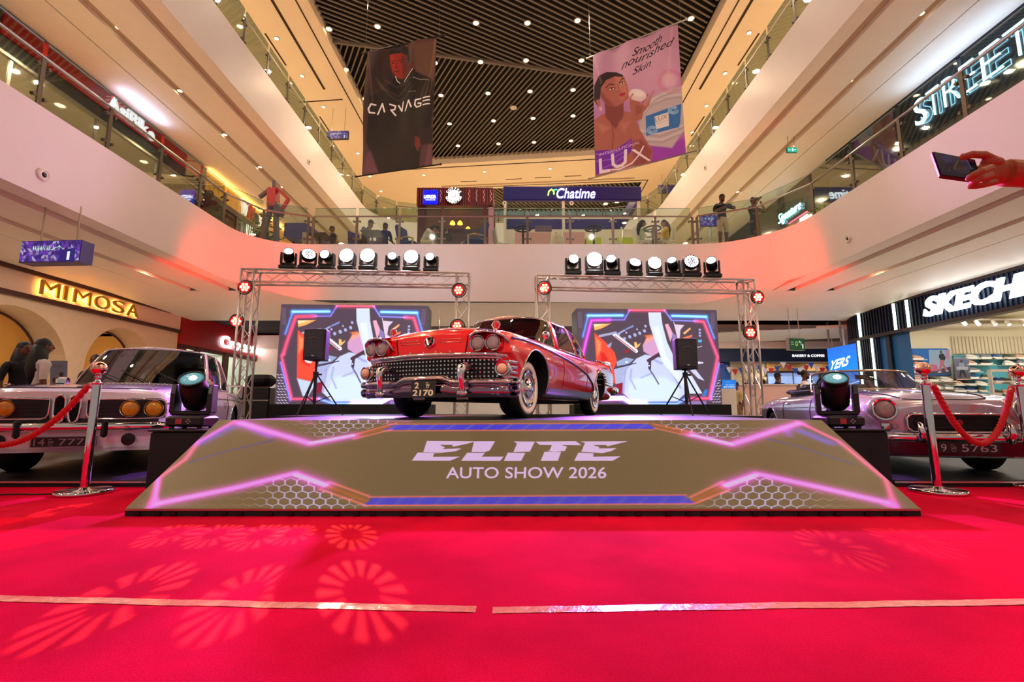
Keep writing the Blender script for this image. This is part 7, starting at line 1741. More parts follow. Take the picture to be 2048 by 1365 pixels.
STAND = dict(pel=(0, 0, .95), wai=(0, 0, 1.08), che=(0, 0, 1.30), nek=(0, 0, 1.47), hed=(0, -.01, 1.58), shL=(-.19, 0, 1.40), elL=(-.24, .02, 1.13), wrL=(-.24, -.05, .90), haL=(-.24, -.07, .81), hiL=(-.10, 0, .88), knL=(-.11, -.01, .48), anL=(-.11, .02, .09), toL=(-.13, -.14, .04))
SIT = dict(pel=(0, 0, .50), wai=(0, .0, .62), che=(0, -.02, .85), nek=(0, -.03, 1.02), hed=(0, -.05, 1.13), shL=(-.19, -.02, .96), elL=(-.24, -.06, .70), wrL=(-.16, -.28, .68), haL=(-.10, -.36, .70), hiL=(-.10, -.05, .50), knL=(-.12, -.45, .50), anL=(-.12, -.42, .09), toL=(-.13, -.58, .04))
def person(label, loc, rz=0., pose=STAND, over=None, shirt='#16161c', legs='#20242e', skin=None, sleeve=.9, shorts=False, hair='short', h=1., cap=None, beard=False, look=(0, 0), shoe='#e8e8e8', fat=1., acc=None):
 skin = skin or skin_d
 t = thing('person', label, 'person', loc, rz); t.scale = (h,) * 3
 J = dict(pose)
 for k in list(J):
  if k.endswith('L'): J[k[:-1] + 'R'] = (-J[k][0], J[k][1], J[k][2])
 J.update(over or {})
 JJ = {k: (Vector(J[k]), tuple(q * fat for q in RAD[k]) if isinstance(RAD[k], tuple) else RAD[k]) for k in ['pel'] + [k for k in J if k != 'pel']}
 def pick(a, b, u):
  s_ = a + b
  if 'to' in s_: return 3 if u > .1 else 0
  if a[:2] == 'kn': return 0 if shorts else 2
  if a[:2] in ('hi',) or a == 'pel' and b != 'wai': return 2 if not shorts or u < .85 else 0
  if a == 'pel': return 2 if u < .3 else 1
  if a == 'nek' or b == 'hed': return 0
  if a[:2] == 'sh': return 1
  if a[:2] == 'el': return 1 if u < sleeve - .9 or sleeve >= 1.5 else 0
  if a[:2] == 'wr': return 0
  return 1
 skin_mesh(JJ, BE, 'body', t, [skin, cloth(shirt), cloth(legs), cloth(shoe)], pick)
 hc = Vector(J['hed']) + Vector((0, -.01, .05)); R = Matrix.Rotation(look[0], 3, 'Z') @ Matrix.Rotation(look[1], 3, 'X')
 X = lambda x, y, z: hc + R @ Vector((x, y, z))
 m = MB().ball(hc, (.078, .095, .115), 16, R=R); hd_ = m.build('head', skin, t, smooth=True)
 MB().tube([X(0, -.090, .025), X(0, -.112, -.012), X(0, -.092, -.022)], .012, 6).build('nose', skin, hd_, smooth=True)
 for s in (-1, 1):
  MB().ball(X(s * .03, -.085, .012), (.013, .008, .008), 8, R=R).build('eye', mat('eye_dark', '#1a1210', .3), hd_); MB().ball(X(s * .08, .0, 0), (.012, .022, .03), 8, R=R).build('ear', skin, hd_)
  MB().tube([X(s * .014, -.094, .034), X(s * .045, -.084, .036)], .005, 5).build('eyebrow', hair_m, hd_)
 MB().ball(X(0, -.088, -.05), (.024, .010, .008), 8, R=R).build('mouth', mat('lip', '#7a3434', .5), hd_)
 if beard: MB().ball(X(0, -.045, -.065), (.062, .055, .055), 12, R=R).build('beard', hair_m, hd_, smooth=True)
 if hair == 'short': MB().ball(X(0, .014, .035), (.086, .096, .096), 14, R=R @ Matrix.Rotation(-.25, 3, 'X')).build('hair', hair_m, hd_, smooth=True)
 elif hair == 'bun': MB().ball(X(0, .014, .035), (.086, .098, .096), 14, R=R).ball(X(0, .13, .05), .05, 10).build('hair', hair_m, hd_, smooth=True)
 elif hair == 'long':
  MB().ball(X(0, .016, .03), (.09, .10, .105), 14, R=R).tube([X(0, .06, .04), X(0, .10, -.08), X(0, .12, -.25), X(0, .11, -.42)], .07, 10, rads=[.08, .10, .09, .04]).build('hair', hair_m, hd_, smooth=True)
 elif hair == 'veil':
  MB().ball(X(0, .02, .03), (.09, .10, .11), 16, R=R).build('hair', hair_m, hd_, smooth=True)
  MB().tube([X(0, .04, .02), X(0, .06, -.14), X(0, .07, -.34), X(0, .06, -.58)], .12, 14, rads=[.09, .115, .125, .06]).build('long_hair', hair_m, t, smooth=True)
 elif hair == 'bald': pass
 if cap: MB().ball(X(0, .01, .05), (.092, .10, .085), 14, R=R).cbox(X(0, -.12, .045), (.13, .10, .012), .005, R).build('cap', cloth(cap), hd_, smooth=False)
 if acc: acc(t, J, X)
 return t
# two standing men on the balcony, right of the pink kiosk
def phone_acc(t, J, X): MB().cbox(Vector(J['haL']).lerp(Vector(J['haR']), .5) + Vector((0, -.02, .03)), (.15, .02, .075), .006).build('phone', black_gloss, t)
q = at_y(1447, 480, 14.0)
person('man in a black shirt and beige shorts looking down at his phone on the balcony', (q.x, 14.0, Z1), .25, STAND, dict(elL=(-.30, -.02, 1.16), wrL=(-.14, -.27, 1.22), haL=(-.06, -.31, 1.24), elR=(.42, -.08, 1.32), wrR=(.22, -.28, 1.27), haR=(.10, -.33, 1.25), hed=(0, -.04, 1.57)), '#17191f', '#b9a78c', shorts=True, sleeve=.9, look=(0, .35), beard=True, h=1.0, acc=phone_acc)
def camera_acc(t, J, X):
 MB().cbox(X(.0, -.15, .01), (.14, .07, .09), .012).cyl(X(.0, -.18, .01), X(.0, -.28, .01), .034, n=14).build('camera', black_gloss, t)
 MB().tube([X(.09 * math.cos(a), .02, .04 + .10 * math.sin(a)) for a in np.linspace(.1, PI - .1, 9)], .012, 6).build('headphone_band', black, t)
 for s in (-1, 1): MB().ball(X(s * .095, .01, .0), (.02, .035, .04), 10).build('headphone', black, t)
q = at_y(1511, 470, 14.3)
person('man in dark clothes and black shorts holding a camera to his face on the balcony', (q.x, 14.3, Z1 + .0), .35, STAND, dict(elL=(-.24, -.22, 1.24), wrL=(-.09, -.20, 1.50), haL=(-.06, -.20, 1.58), elR=(.26, -.20, 1.25), wrR=(.10, -.20, 1.50), haR=(.07, -.20, 1.58)), '#1a1c22', '#101216', shorts=True, beard=True, h=1.02, acc=camera_acc)
# seated women at the steering wheel tables
armF = dict(elL=(-.2, -.25, .78), wrL=(-.08, -.42, .95), haL=(-.04, -.44, 1.02), elR=(.2, -.25, .76), wrR=(.1, -.46, .78), haR=(.05, -.52, .78))
white_ch = mat('white_chair', '#efe6d8', .4); blue_ch = mat('blue_velvet', '#1c2c78', .7); wood_l = mat('pale_wood', '#c8a078', .5)
def cafe_chair(label, loc, rz, seat_m, leg_m, group=None, arm=False):
 t = thing('cafe_chair', label, 'chair', loc, rz, group)
 MB().cbox((0, 0, .45), (.46, .44, .05), .02).build('seat', seat_m, t); MB().cbox((0, .22, .72), (.44, .05, .50), .02, Matrix.Rotation(-.15, 3, 'X')).build('backrest', seat_m, t)
 for x in (-.19, .19):
  for y in (-.18, .18): MB().cyl((x * .9, y * .9, .43), (x * 1.1, y * 1.1, 0), .014, n=6).build('leg', leg_m, t)
  if arm: MB().tube([(x * 1.2, -.2, .42), (x * 1.25, -.22, .62), (x * 1.2, .2, .66)], .022, 6).build('arm', leg_m, t)
 return t
Yt = 14.75
for i, (px, sx, rz, sh, lab) in enumerate(((1283, 1, PI / 2, '#c8d0a8', 'woman with long dark hair in a pale top seated left of the third wheel table'), (1332, -1, -PI / 2, '#e0b850', 'woman with long dark hair in a yellow top seated right of the third wheel table'))):
 q = at_y(px, 470, Yt); person(lab, (q.x, Yt, Z1), rz, SIT, armF, sh, '#c8c4b8', skin=skin_l, hair='long', h=.95, look=(0, .1))
 cafe_chair(('white chair under the woman left of the third wheel table', 'white chair under the woman in yellow')[i], (q.x, Yt, Z1), rz, white_ch, white_ch)
ch0 = None
for i, (px, rz, Y, lab) in enumerate(((1003, PI * .6, 14.9, 'white chair left of the first wheel table'), (1093, -PI * .6, 15.2, 'white chair right of the first wheel table'), (1133, PI * .6, 15.2, 'white chair left of the second wheel table'), (1228, -PI * .6, 14.9, 'white chair right of the second wheel table'))):
 q = at_y(px, 470, Y)
 if ch0 is None: ch0 = cafe_chair(lab, (q.x, Y, Z1), rz, white_ch, white_ch, 'white cafe chairs')
 else: relocate(copy_tree(ch0), (q.x, Y, Z1), rz, lab)
wheel_t = None
for i, px in enumerate((1046, 1187, 1305)):
 q = at_y(px, 458, 14.3); lab = ('first', 'second', 'third')[i] + ' steering wheel table from the left in front of the purple kiosk'
 if wheel_t is None:
  wheel_t = t = thing('wheel_table', lab, 'table', (q.x, 14.3, Z1), 0, 'steering wheel tables'); zt2 = q.z - Z1
  MB().torus((0, 0, zt2), .25, .028, 36, 8).build('wheel_rim', black, t, smooth=True); MB().cyl((0, 0, .02), (0, 0, zt2), .035, n=10).build('column', black, t); MB().cyl((0, 0, 0), (0, 0, .03), .2, n=20).build('foot', black, t)
  for k in range(3): a = .5 + k * 2.094; MB().cbox((.13 * math.cos(a), .13 * math.sin(a), zt2), (.26, .05, .02), .005, Matrix.Rotation(a, 3, 'Z')).build('spoke', black, t)
 else: relocate(copy_tree(wheel_t), (q.x, 14.3, Z1), 0, lab)
# left cluster: dark tables and armchairs
q = at_y(728, 470, 14.9); person('seated man in a cap leaning over a table on the left of the terrace', (q.x, 14.9, Z1), .9, SIT, dict(wai=(0, -.05, .62), che=(0, -.18, .82), nek=(0, -.26, .96), hed=(0, -.33, 1.04), shL=(-.19, -.2, .93), shR=(.19, -.2, .93), elL=(-.2, -.45, .75), wrL=(-.05, -.5, .95), haL=(-.02, -.46, 1.02), elR=(.22, -.42, .72), wrR=(.12, -.62, .74), haR=(.08, -.7, .74)), '#1c2250', '#1c2030', cap='#1a1c30', look=(0, .4))
q = at_y(768, 470, 15.1); person('seated person in dark blue seen from behind on the left of the terrace', (q.x, 15.1, Z1), PI * .9, SIT, dict(), '#1c2460', '#1a1c28', hair='short', look=(0, .5))
q = at_y(845, 470, 14.9); person('woman resting her head on her arms in the blue armchair', (q.x, 14.9, Z1), 1.3, SIT, dict(wai=(0, -.06, .62), che=(0, -.24, .78), nek=(0, -.36, .86), hed=(0, -.46, .90), shL=(-.19, -.28, .88), shR=(.19, -.28, .88), elL=(-.26, -.46, .72), wrL=(-.1, -.60, .78), haL=(0, -.58, .80), elR=(.26, -.46, .72), wrR=(.1, -.60, .78), haR=(0, -.62, .80)), '#d8c8b8', '#d8ccb4', skin=skin_l, hair='long', look=(0, 1.0))
q = at_y(667, 472, 15.2); person('seated person in dark clothes at the far left table on the terrace', (q.x, 15.2, Z1), -.9, SIT, armF, '#2a1c3a', '#1c1c2c', look=(0, .4), h=.92)
def armchair(label, loc, rz, m=None):
 t = thing('armchair', label, 'armchair', loc, rz); m = m or blue_ch
 MB().cbox((0, 0, .42), (.66, .62, .20), .06).build('seat', m, t); MB().cbox((0, .30, .78), (.62, .16, .74), .07, Matrix.Rotation(-.22, 3, 'X')).build('backrest', m, t)
 for s in (-1, 1):
  MB().tube([(s * .36, -.28, 0), (s * .36, -.30, .55), (s * .36, -.1, .62), (s * .36, .26, .60), (s * .36, .30, 0)], .032, 6).build('arm_frame', wood_l, t)
 return t
for px, rz, Y, lab in ((821, 1.25, 14.95, 'blue velvet armchair with a wooden arm where the woman rests'), (948, -1.2, 14.7, 'empty blue velvet armchair facing left before the coffee kiosk')):
 q = at_y(px, 470, Y); armchair(lab, (q.x, Y, Z1), rz)
for px, rz, Y, lab in ((716, .9, 15.0, 'dark chair of the man in the cap'), (772, PI * .9, 15.2, 'large dark blue chair seen from behind beside the man in the cap'), (655, -.8, 15.3, 'pale framed chair at the far left table on the terrace'), (622, .6, 15.0, 'pale framed chair left of the far left table')):
 q = at_y(px, 470, Y); cafe_chair(lab, (q.x, Y, Z1), rz, blue_ch if px > 700 else mat('tan_seat', '#b89878', .6), black if px > 700 else wood_l, arm=True)
for px, Y, w, lab in ((745, 14.6, .62, 'small dark table between the two seated men'), (640, 14.8, .6, 'small pale table at the far left of the terrace'), (885, 14.9, .6, 'small dark table before the resting woman')):
 q = at_y(px, 470, Y); t = thing('cafe_table', lab, 'table', (q.x, Y, Z1)); MB().cbox((0, 0, .72), (w, w, .035), .01).build('table_top', mat('dark_table', '#1c1a2a', .4), t); MB().cyl((0, 0, .02), (0, 0, .71), .03, n=10).build('column', black, t); MB().cyl((0, 0, 0), (0, 0, .03), .22, n=16).build('foot', black, t)
for px, Y, lab in ((893, 14.85, 'clear glass with a straw on the table before the resting woman'),):
 q = at_y(px, 470, Y); t = thing('drinking_glass', lab, 'glass', (q.x, Y, Z1 + .739)); MB().lathe([(.03, 0), (.042, .15), (.039, .15), (.027, .01)], 16).build('cup', glass('drink_glass', '#e8f0f0', .2), t); MB().cyl((0, 0, .01), (.03, 0, .24), .004, n=6).build('straw', white_ch, t)
# people behind the left glass balustrade
q = at_x(384, 420, -9.6); person('bald man in a blue shirt walking behind the left glass balustrade', (-9.6, q.y, Z1), PI, shirt='#3a5a90', hair='bald', skin=skin_l)
q = at_x(418, 420, -9.1); person('woman in a patterned dark red top seen from behind near the left balustrade', (-9.1, q.y, Z1), PI, dict(STAND, elL=(-.28, -.02, 1.13), wrL=(-.20, -.2, 1.15), haL=(-.16, -.26, 1.18)), None, '#4a1c20', '#2a2024', hair='long')
# ground floor
person('woman with very long black hair nearest the left edge before the arched shop', (at_y(42, 740, 7.1).x, 7.1, zpf), 1.35, shirt='#141216', legs='#8a4424', hair='veil', h=.95, skin=skin_d)
person('second woman with long black hair in a sleeveless white top before the arched shop', (at_y(80, 740, 6.9).x, 6.9, zpf), 2.6, shirt='#c8b8b0', legs='#241c20', hair='veil', h=.96, sleeve=0)
person('person half hidden behind the white coupe windscreen before the second arch', (at_y(190, 740, 8.6).x, 8.6, zpf), .3, shirt='#2a1c1c', h=.94)
person('bald figure seen through the white coupe windscreen', (at_y(258, 740, 12.6).x, 12.6, 0), .3, shirt='#3c3440', h=.93, hair='bald', skin=mat('mannequin', '#d8b080', .5))
for px, Y, z, kw, rz, lab in ((1608, 12.6, 0, dict(shirt='#e4dcd4', beard=True, hair='bun', sleeve=.9), 1.0, 'bearded man with tied hair in a white shirt looking right near the bakery'), (1655, 13.0, 0, dict(shirt='#dcd4cc', cap='#1c2440', beard=True), .4, 'bearded man in a dark cap and white shirt behind the roadster windscreen'),
                              (1554, 15.4, 0, dict(shirt='#142050', cap='#141c38', h=1.08), 2.2, 'man in a navy cap and navy shirt behind the pink counter'), (1525, 15.7, -.05, dict(shirt='#241c28'), PI, 'dark haired person behind the pink counter, left of the navy cap'),
                              (1510, 17.4, 0, dict(shirt='#2c2434', hair='short'), .4, 'dark haired person seen through the right truss leg'), (1491, 18.6, 0, dict(shirt='#1c1c28'), -.4, 'person in dark clothes seen through the right truss leg beside the blue notice'), (1471, 14.0, -.22, dict(shirt='#c8b888', legs='#8a7050'), -1.2, 'person in a yellow top beside the blue notice board'),
                              (1777, 13.6, 0, dict(shirt='#242838', h=1.02), .2, 'man standing before the blue wall of the shoe shop')):
 h_ = kw.pop('h', 1.0); person(lab, (at_y(px, 750, Y).x, Y, 0), rz, h=h_ + z / 1.7, **kw)
# raised hand with a phone, close to the camera at the right
def hand_phone():
 t = thing('person', 'raised hand and forearm from the right edge holding a phone up', 'person', at_y(1965, 345, 1.30)); o = Vector(t.location)
 D = 1.30; L_ = lambda px, py, d=0.: tuple(at_y(px, py, D + d) - o)
 m = MB(); m.tube([L_(2240, 354, -.02), L_(2110, 352, -.01), L_(2050, 348), L_(2010, 346)], .04, 16, rads=[.052, .045, .038, .038])
 m.ball(L_(1995, 344), (.045, .024, .036), 16).ball(L_(1975, 345, -.005), (.03, .020, .032), 14).ball(L_(1985, 325, -.012), (.035, .018, .016), 12)
 F = dict(index=([(1996, 324, -.012), (1968, 310, -.022), (1945, 309, -.03), (1926, 314, -.022)], .0105), thumb=([(1992, 352, .015), (1972, 352, .032), (1956, 344, .036), (1949, 337, .03)], .0115),
             middle=([(1982, 336, -.03), (1962, 343, -.046), (1948, 350, -.044), (1938, 357, -.034)], .0098), ring=([(1982, 350, -.032), (1962, 357, -.044), (1950, 363, -.038), (1943, 367, -.026)], .0092), little=([(1992, 364, -.02), (1968, 370, -.024), (1952, 373, -.02), (1940, 374, -.012)], .0082))
 for f, (ps, r) in F.items():
  P_ = [Vector(L_(*p)) for p in ps]; m.tube(P_, r, 10, rads=[r * 1.15, r * 1.05, r, r * .85])
  for p, k in zip(P_[1:], (1.1, 1.04, .88)): m.ball(p, r * k, 10)
 hand = m.build('arm', mat('skin_lit', '#a0502c', .5), t, smooth=True); md = hand.modifiers.new('r', 'REMESH'); md.mode = 'VOXEL'; md.voxel_size = .0022; md.use_smooth_shade = True
 md = hand.modifiers.new('s', 'SMOOTH'); md.iterations = 6; md.factor = .5; bake(hand)
 for f in ('thumb', 'little', 'index', 'middle'): MB().ball(Vector(L_(*F[f][0][-1])) + Vector((-.004, -.004, .004)), (.006, .0035, .0045), 12).build('nail', mat('nail_lilac', '#c87ab8', .3), t, smooth=True)
 ph = thing('phone', 'dark phone held up flat by the raised hand, screen towards the stage', 'phone', at_y(1912, 337, D)); o2 = Vector(ph.location)
 a, b, c, d = [at_y(x, y, D + k) for x, y, k in ((1863, 303, .01), (1950, 320, -.0), (1962, 362, -.0), (1880, 351, .01))]
 back = Vector((.006, .012, -.004)); mb = MB(); mb.v = [tuple(p - o2) for p in (a, b, c, d)] + [tuple(p + back - o2) for p in (a, b, c, d)]
 mb.f = [(0, 3, 2, 1), (4, 5, 6, 7), (0, 1, 5, 4), (1, 2, 6, 5), (2, 3, 7, 6), (3, 0, 4, 7)]; mb.m = [0] * 6
 mb.build('case', mat('phone_case', '#3a1c20', .35), ph, bevel=.002)
 P = Paint(300, 150, '#4a3a44'); P.grad('#5c4a58', '#3c3038'); P.ell((90, 40), 40, 20, '#5a5078', 0, .7, 18); P.ell((170, 90), 60, 30, '#6a4a48', 0, .6, 20); P.line([(170, 35), (120, 100)], '#a8a030', 4); P.line([(90, 90), (70, 120)], '#808a40', 3)
 P.poly([(235, 0), (300, 0), (300, 150), (215, 150), (250, 80)], '#0c0a10', 1, 4); P.line([(240, 20), (252, 75), (262, 78)], '#5a78b8', 8, feather=4); P.ell((265, 125), 4, 4, '#8a8a90')
 n = (b - a).cross(d - a).normalized(); n = n if n.y < 0 else -n
 sheet('display', [q.lerp((a + c) / 2, .05) + n * .003 for q in (a, b, c, d)], P.material('phone_display', .35, .15), ph)
hand_phone()
# ---------------------------------------------------------------- kiosks on the terrace, sculpture, bakery, shoes
def pbox(px0, py0, px1, py1, Y, dy, m, name, parent, bevel=0):
 a, b = at_y(px0, py0, Y), at_y(px1, py1, Y); return MB().bbox((a.x, Y, b.z), (b.x, Y + dy, a.z)).build(name, m, parent, world=True, bevel=bevel)
YK = 17.2
ck = thing('bubble_tea_kiosk', 'purple topped kiosk with white glowing script letters on the terrace', 'kiosk', (at_y(1145, 450, YK).x, YK, Z1))
purple = mat('kiosk_purple', '#1a0870', .4); pale = mat('kiosk_white', '#e8dcd0', .5); pinkp = mat('kiosk_pink', '#d8a0a0', .5); lime = mat('kiosk_lime', '#b8c820', .5)
mb = MB(); a, b = at_y(1006, 378, YK), at_y(1284, 403, YK); zt3, zb3 = at_y(1145, 372, YK).z, at_y(1145, 401, YK).z
for q0, q1 in (((a.x, YK), (b.x, YK + .2)), ((a.x, YK + 3), (b.x, YK + 3.2)), ((a.x, YK + .2), (a.x + .15, YK + 3)), ((b.x - .15, YK + .2), (b.x, YK + 3))): MB().bbox((*q0, zb3), (*q1, zt3)).build('canopy', purple, ck, world=True, bevel=.05)
for px in (1010, 1127, 1278): q = at_y(px, 400, YK); MB().bbox((q.x - .05, YK + .05, Z1), (q.x + .05, YK + .15, zb3 + .02)).build('post', pale, ck, world=True)
for px in (1016, 1120, 1275): q = at_y(px, 400, YK + 3); MB().bbox((q.x - .04, YK + 3, Z1), (q.x + .04, YK + 3.1, zb3 + .02)).build('post', pale, ck, world=True)
for z_, n_ in ((zb3 - .22, 'lamp_rail'),): MB().bbox((a.x + .1, YK + 1.2, z_), (b.x - .1, YK + 1.26, z_ + .05)).build(n_, pale, ck, world=True)
w_gl = glow('script_white', '#f2f6ff', 2.5)
a_, b_ = at_y(1113, 395, YK), at_y(1190, 379, YK); lettering('Chatime', (a_.x, YK - .02, a_.z - .05), (1, 0, 0), (0, 0, 1), w_gl, b_.x - a_.x, .40, .03, ck, shear=.25, bold=.004)
g1, g2 = at_y(1096, 392, YK), at_y(1111, 377, YK)
MB().tube([(g1.x, YK - .05, g1.z), (g1.x + .03, YK - .05, g1.z + .16), (g1.x + .13, YK - .05, g1.z + .24), (g1.x + .22, YK - .05, g1.z + .15), (g1.x + .22, YK - .05, g1.z + .04)], .028, 6).build('leaf_logo', glow('logo_green', '#a0e850', 3), ck, world=True)
MB().tube([(g1.x + .2, YK - .05, g1.z + .2), (g1.x + .34, YK - .05, g1.z + .24)], .025, 6).build('leaf_logo', glow('logo_green2', '#40b890', 2), ck, world=True)
for x0, x1, c in ((1030, 1115, pinkp), (1117, 1170, pinkp), (1172, 1203, lime), (1235, 1268, lime)): pbox(x0, 465 if c is pinkp else 475, x1, 500, YK - .6, .5, c, 'counter_panel', ck)
pbox(1012, 459, 1275, 500, YK + .1, .6, pale, 'counter', ck)
for x0, x1, y0 in ((1070, 1088, 451), (1088, 1104, 451)): pbox(x0, y0, x1, 464, YK + .1, .08, mat('till_screen', '#6a4a60', .3), 'till_screen', ck)
struct('wall_terrace', MB().bbox((-7, 25.2, Z1), (7, 25.3, ZS2)), cream2)
for px, py in ((1211, 407), (1234, 403), (1262, 409), (1251, 426), (1249, 445), (1239, 461)):
 q = at_y(px, py, YK + 2); downl = downlight(.09); relocate(downl, q, label=f'small round lamp inside the purple kiosk, {ORD[(1211, 1234, 1239, 1249, 1251, 1262).index(px)]} from the left', group='kiosk canopy lamps'); MB().cyl((0, 0, 0), (0, 0, max(.05, zb3 - q.z)), .012, n=6).build('stem', black, downl)
kk = thing('coffee_kiosk', 'dark red ribbed coffee kiosk with a blue square sign and a round white sign', 'kiosk', (at_y(910, 450, YK).x, YK, Z1))
rib_m = mat('oxblood_rib', '#5a1420', .5)
a, b = at_y(834, 376, YK), at_y(986, 411, YK); MB().bbox((a.x, YK, b.z), (b.x, YK + 2.6, a.z)).build('canopy', rib_m, kk, world=True)
x = a.x + .04
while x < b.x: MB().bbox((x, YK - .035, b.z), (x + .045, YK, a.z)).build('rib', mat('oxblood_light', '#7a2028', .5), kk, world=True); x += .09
for x0, x1 in ((965, 976), (836, 846)): pbox(x0, 411, x1, 556, YK, .4, rib_m, 'column', kk)
pbox(977, 415, 986, 556, YK - .05, .3, mat('pink_side', '#d898a8', .5), 'side_panel', kk)
sg_ = thing('shop_sign', 'glowing royal blue rounded square sign on the coffee kiosk', 'sign', at_y(861, 395, YK - .1)); 
a, b = at_y(846, 380, YK - .1), at_y(876, 409.5, YK - .1); MB().cbox(((a.x + b.x) / 2, YK - .1, (a.z + b.z) / 2), (b.x - a.x, .10, a.z - b.z), .045).build('light_box', glow('sign_blue', '#0410d8', .9), sg_, world=True, bevel=.03)
p = at_y(848, 397, YK - .16); lettering('LAVAZZA', (p.x, YK - .155, p.z), (1, 0, 0), (0, 0, 1), glow('letter_white', '#fff', 3), .45, .13, .012, sg_, bold=.03)
p = at_y(851, 401, YK - .16); lettering('TORINO, ITALIA, 1895', (p.x, YK - .155, p.z), (1, 0, 0), (0, 0, 1), MATS['letter_white'], .36, .035, .012, sg_)
rs_ = thing('round_sign', 'round white glowing coffee sign with lettering around a cup', 'sign', at_y(908, 393, YK - .12)); c = at_y(908, 393, YK - .036); Rf = Matrix.Rotation(PI / 2, 3, 'X')
MB().lathe([(.33, 0), (.33, .08), (.001, .081)], 40, c, Rf).build('light_box', mat('sign_dark_ring', '#3a2a2c', .5), rs_, world=True)
MB().lathe([(.215, .085), (.20, .10), (.001, .101)], 40, c, Rf).build('centre_disc', glow('sign_white', '#fff8f4', 1.6), rs_, world=True)
def ring_text(s, c, R_, a0, a1, h, m, par, out=True):
 for i, ch in enumerate(s):
  if ch == ' ': continue
  a = a0 + (a1 - a0) * i / (len(s) - 1); rd = Vector((math.cos(a), 0, math.sin(a))); up = rd if out else -rd; rt = Vector((up.z, 0, -up.x))
  base = c + rd * (R_ if out else R_ + h) + Vector((0, -.09, 0)); wv = text_mesh(ch, 0, .03, .5)[2] / max(.3, text_mesh(ch, 0, .03, .5)[3]) * h
  lettering(ch, base - rt * (wv / 2), rt, up, m, wv, h, .012, par, 'letter', bold=.03)
ring_text('COFFEE', c, .225, math.radians(150), math.radians(30), .09, MATS['sign_white'], rs_); ring_text('CONNECTION', c, .225, math.radians(200), math.radians(340), .09, MATS['sign_white'], rs_, False)
MB().tube([c + Vector(v) for v in ((-.09, -.105, .03), (-.075, -.105, -.08), (.05, -.105, -.08), (.065, -.105, .03))], .009, 5).tube([c + Vector(v) for v in ((.065, -.105, .01), (.12, -.105, 0), (.06, -.105, -.05))], .008, 5).build('cup_logo', mat('sign_dark_ring'), rs_, world=True)
for i, px in enumerate((938, 953, 968, 982, 882)):        # fairy light strings
 q = at_y(px, 380, YK - .05); m = MB(); random.seed(i)
 MB().tube([(q.x + .02 * math.sin(k * 1.3 + i), YK - .05, q.z - .042 * k) for k in range(12)], .006, 4).build('fairy_light_string', glow('fairy', '#e8a0a0', .8), kk, world=True)
plants = mat('plant_yellow_green', '#6a7820', .7, noise=.6, nscale=30, bump=.6)
m = MB(); random.seed(4)
for i in range(240):
 px, py = random.uniform(852, 962), random.uniform(416, 452); q = at_y(px, py, YK + 2.2 + random.random() * .5); R_ = Matrix.Rotation(random.random() * 6, 3, 'Y') @ Matrix.Rotation(random.random() * 2, 3, 'X')
 m.v += [tuple(q + R_ @ Vector(v)) for v in ((-.12, 0, 0), (0, 0, .05), (.12, 0, 0), (0, 0, -.05))]; n = len(m.v); m.f.append((n - 4, n - 3, n - 2, n - 1)); m.m.append(0)
m.build('foliage_backdrop', plants, kk, world=True, kind='stuff')
pbox(848, 412, 966, 470, YK + 2.9, .1, mat('kiosk_back', '#5c5440', .7), 'back_wall', kk); pbox(846, 458, 968, 556, YK + .1, .8, mat('brown_counter', '#4a2430', .4), 'counter', kk)
for px, py in ((920, 447), (936, 459), (905, 447)):
 q = at_y(px, py, YK + 1); t = thing('pendant_lamp', f"{ {920: 'middle', 936: 'lowest, brightest', 905: 'left'}[px]} pendant lamp in the coffee kiosk", 'lamp', q)
 MB().lathe([(.02, .12), (.09, .04), (.11, -.04), (.001, -.05)], 16).build('shade', glow('amber_shade', '#ffb040', 4), t); MB().cyl((0, 0, .1), (0, 0, at_y(900, 411, YK).z - q.z), .006, n=5).build('cord', black, t)
area('kiosk_lamp', (at_y(905, 440, YK).x, YK + 1.2, Z1 + 2.2), (.4, .4), 30, (1, .7, .35)); area('kiosk_lamp', (at_y(1150, 440, YK).x, YK + 1.5, zb3 - .1), (2, .4), 60, (1, .85, .7))
for k, px in enumerate((1009, 1143)): q = at_y(px, 407, YK - .1); port(q, (0, -1, 0), ('left', 'middle')[k] + ' small white dome camera under the purple canopy', .08)
pk = thing('stand_roof', 'dark purple sloping stand roof at the far left of the terrace', 'kiosk', (at_y(600, 450, 16.5).x, 16.5, Z1))
a, b = at_y(569, 446, 16.3), at_y(612, 446, 16.3); MB().add([(a.x, 16.3, a.z), (b.x, 16.3, a.z), (b.x + 1.1, 16.3, a.z - .8), (b.x + 1.1, 17.6, a.z - .8), (b.x, 17.6, a.z), (a.x, 17.6, a.z), (a.x, 16.3, a.z - .5), (a.x, 17.6, a.z - .5)], [(0, 1, 4, 5), (1, 2, 3, 4), (0, 6, 2, 1), (6, 7, 3, 2), (0, 5, 7, 6), (5, 4, 3, 7)]).build('roof_panel', mat('stand_purple', '#34206a', .5), pk, world=True)
for x in (a.x + .1, b.x + .9): MB().cyl((x, 16.9, Z1), (x, 16.9, a.z - .45), .04).build('post', black, pk, world=True)
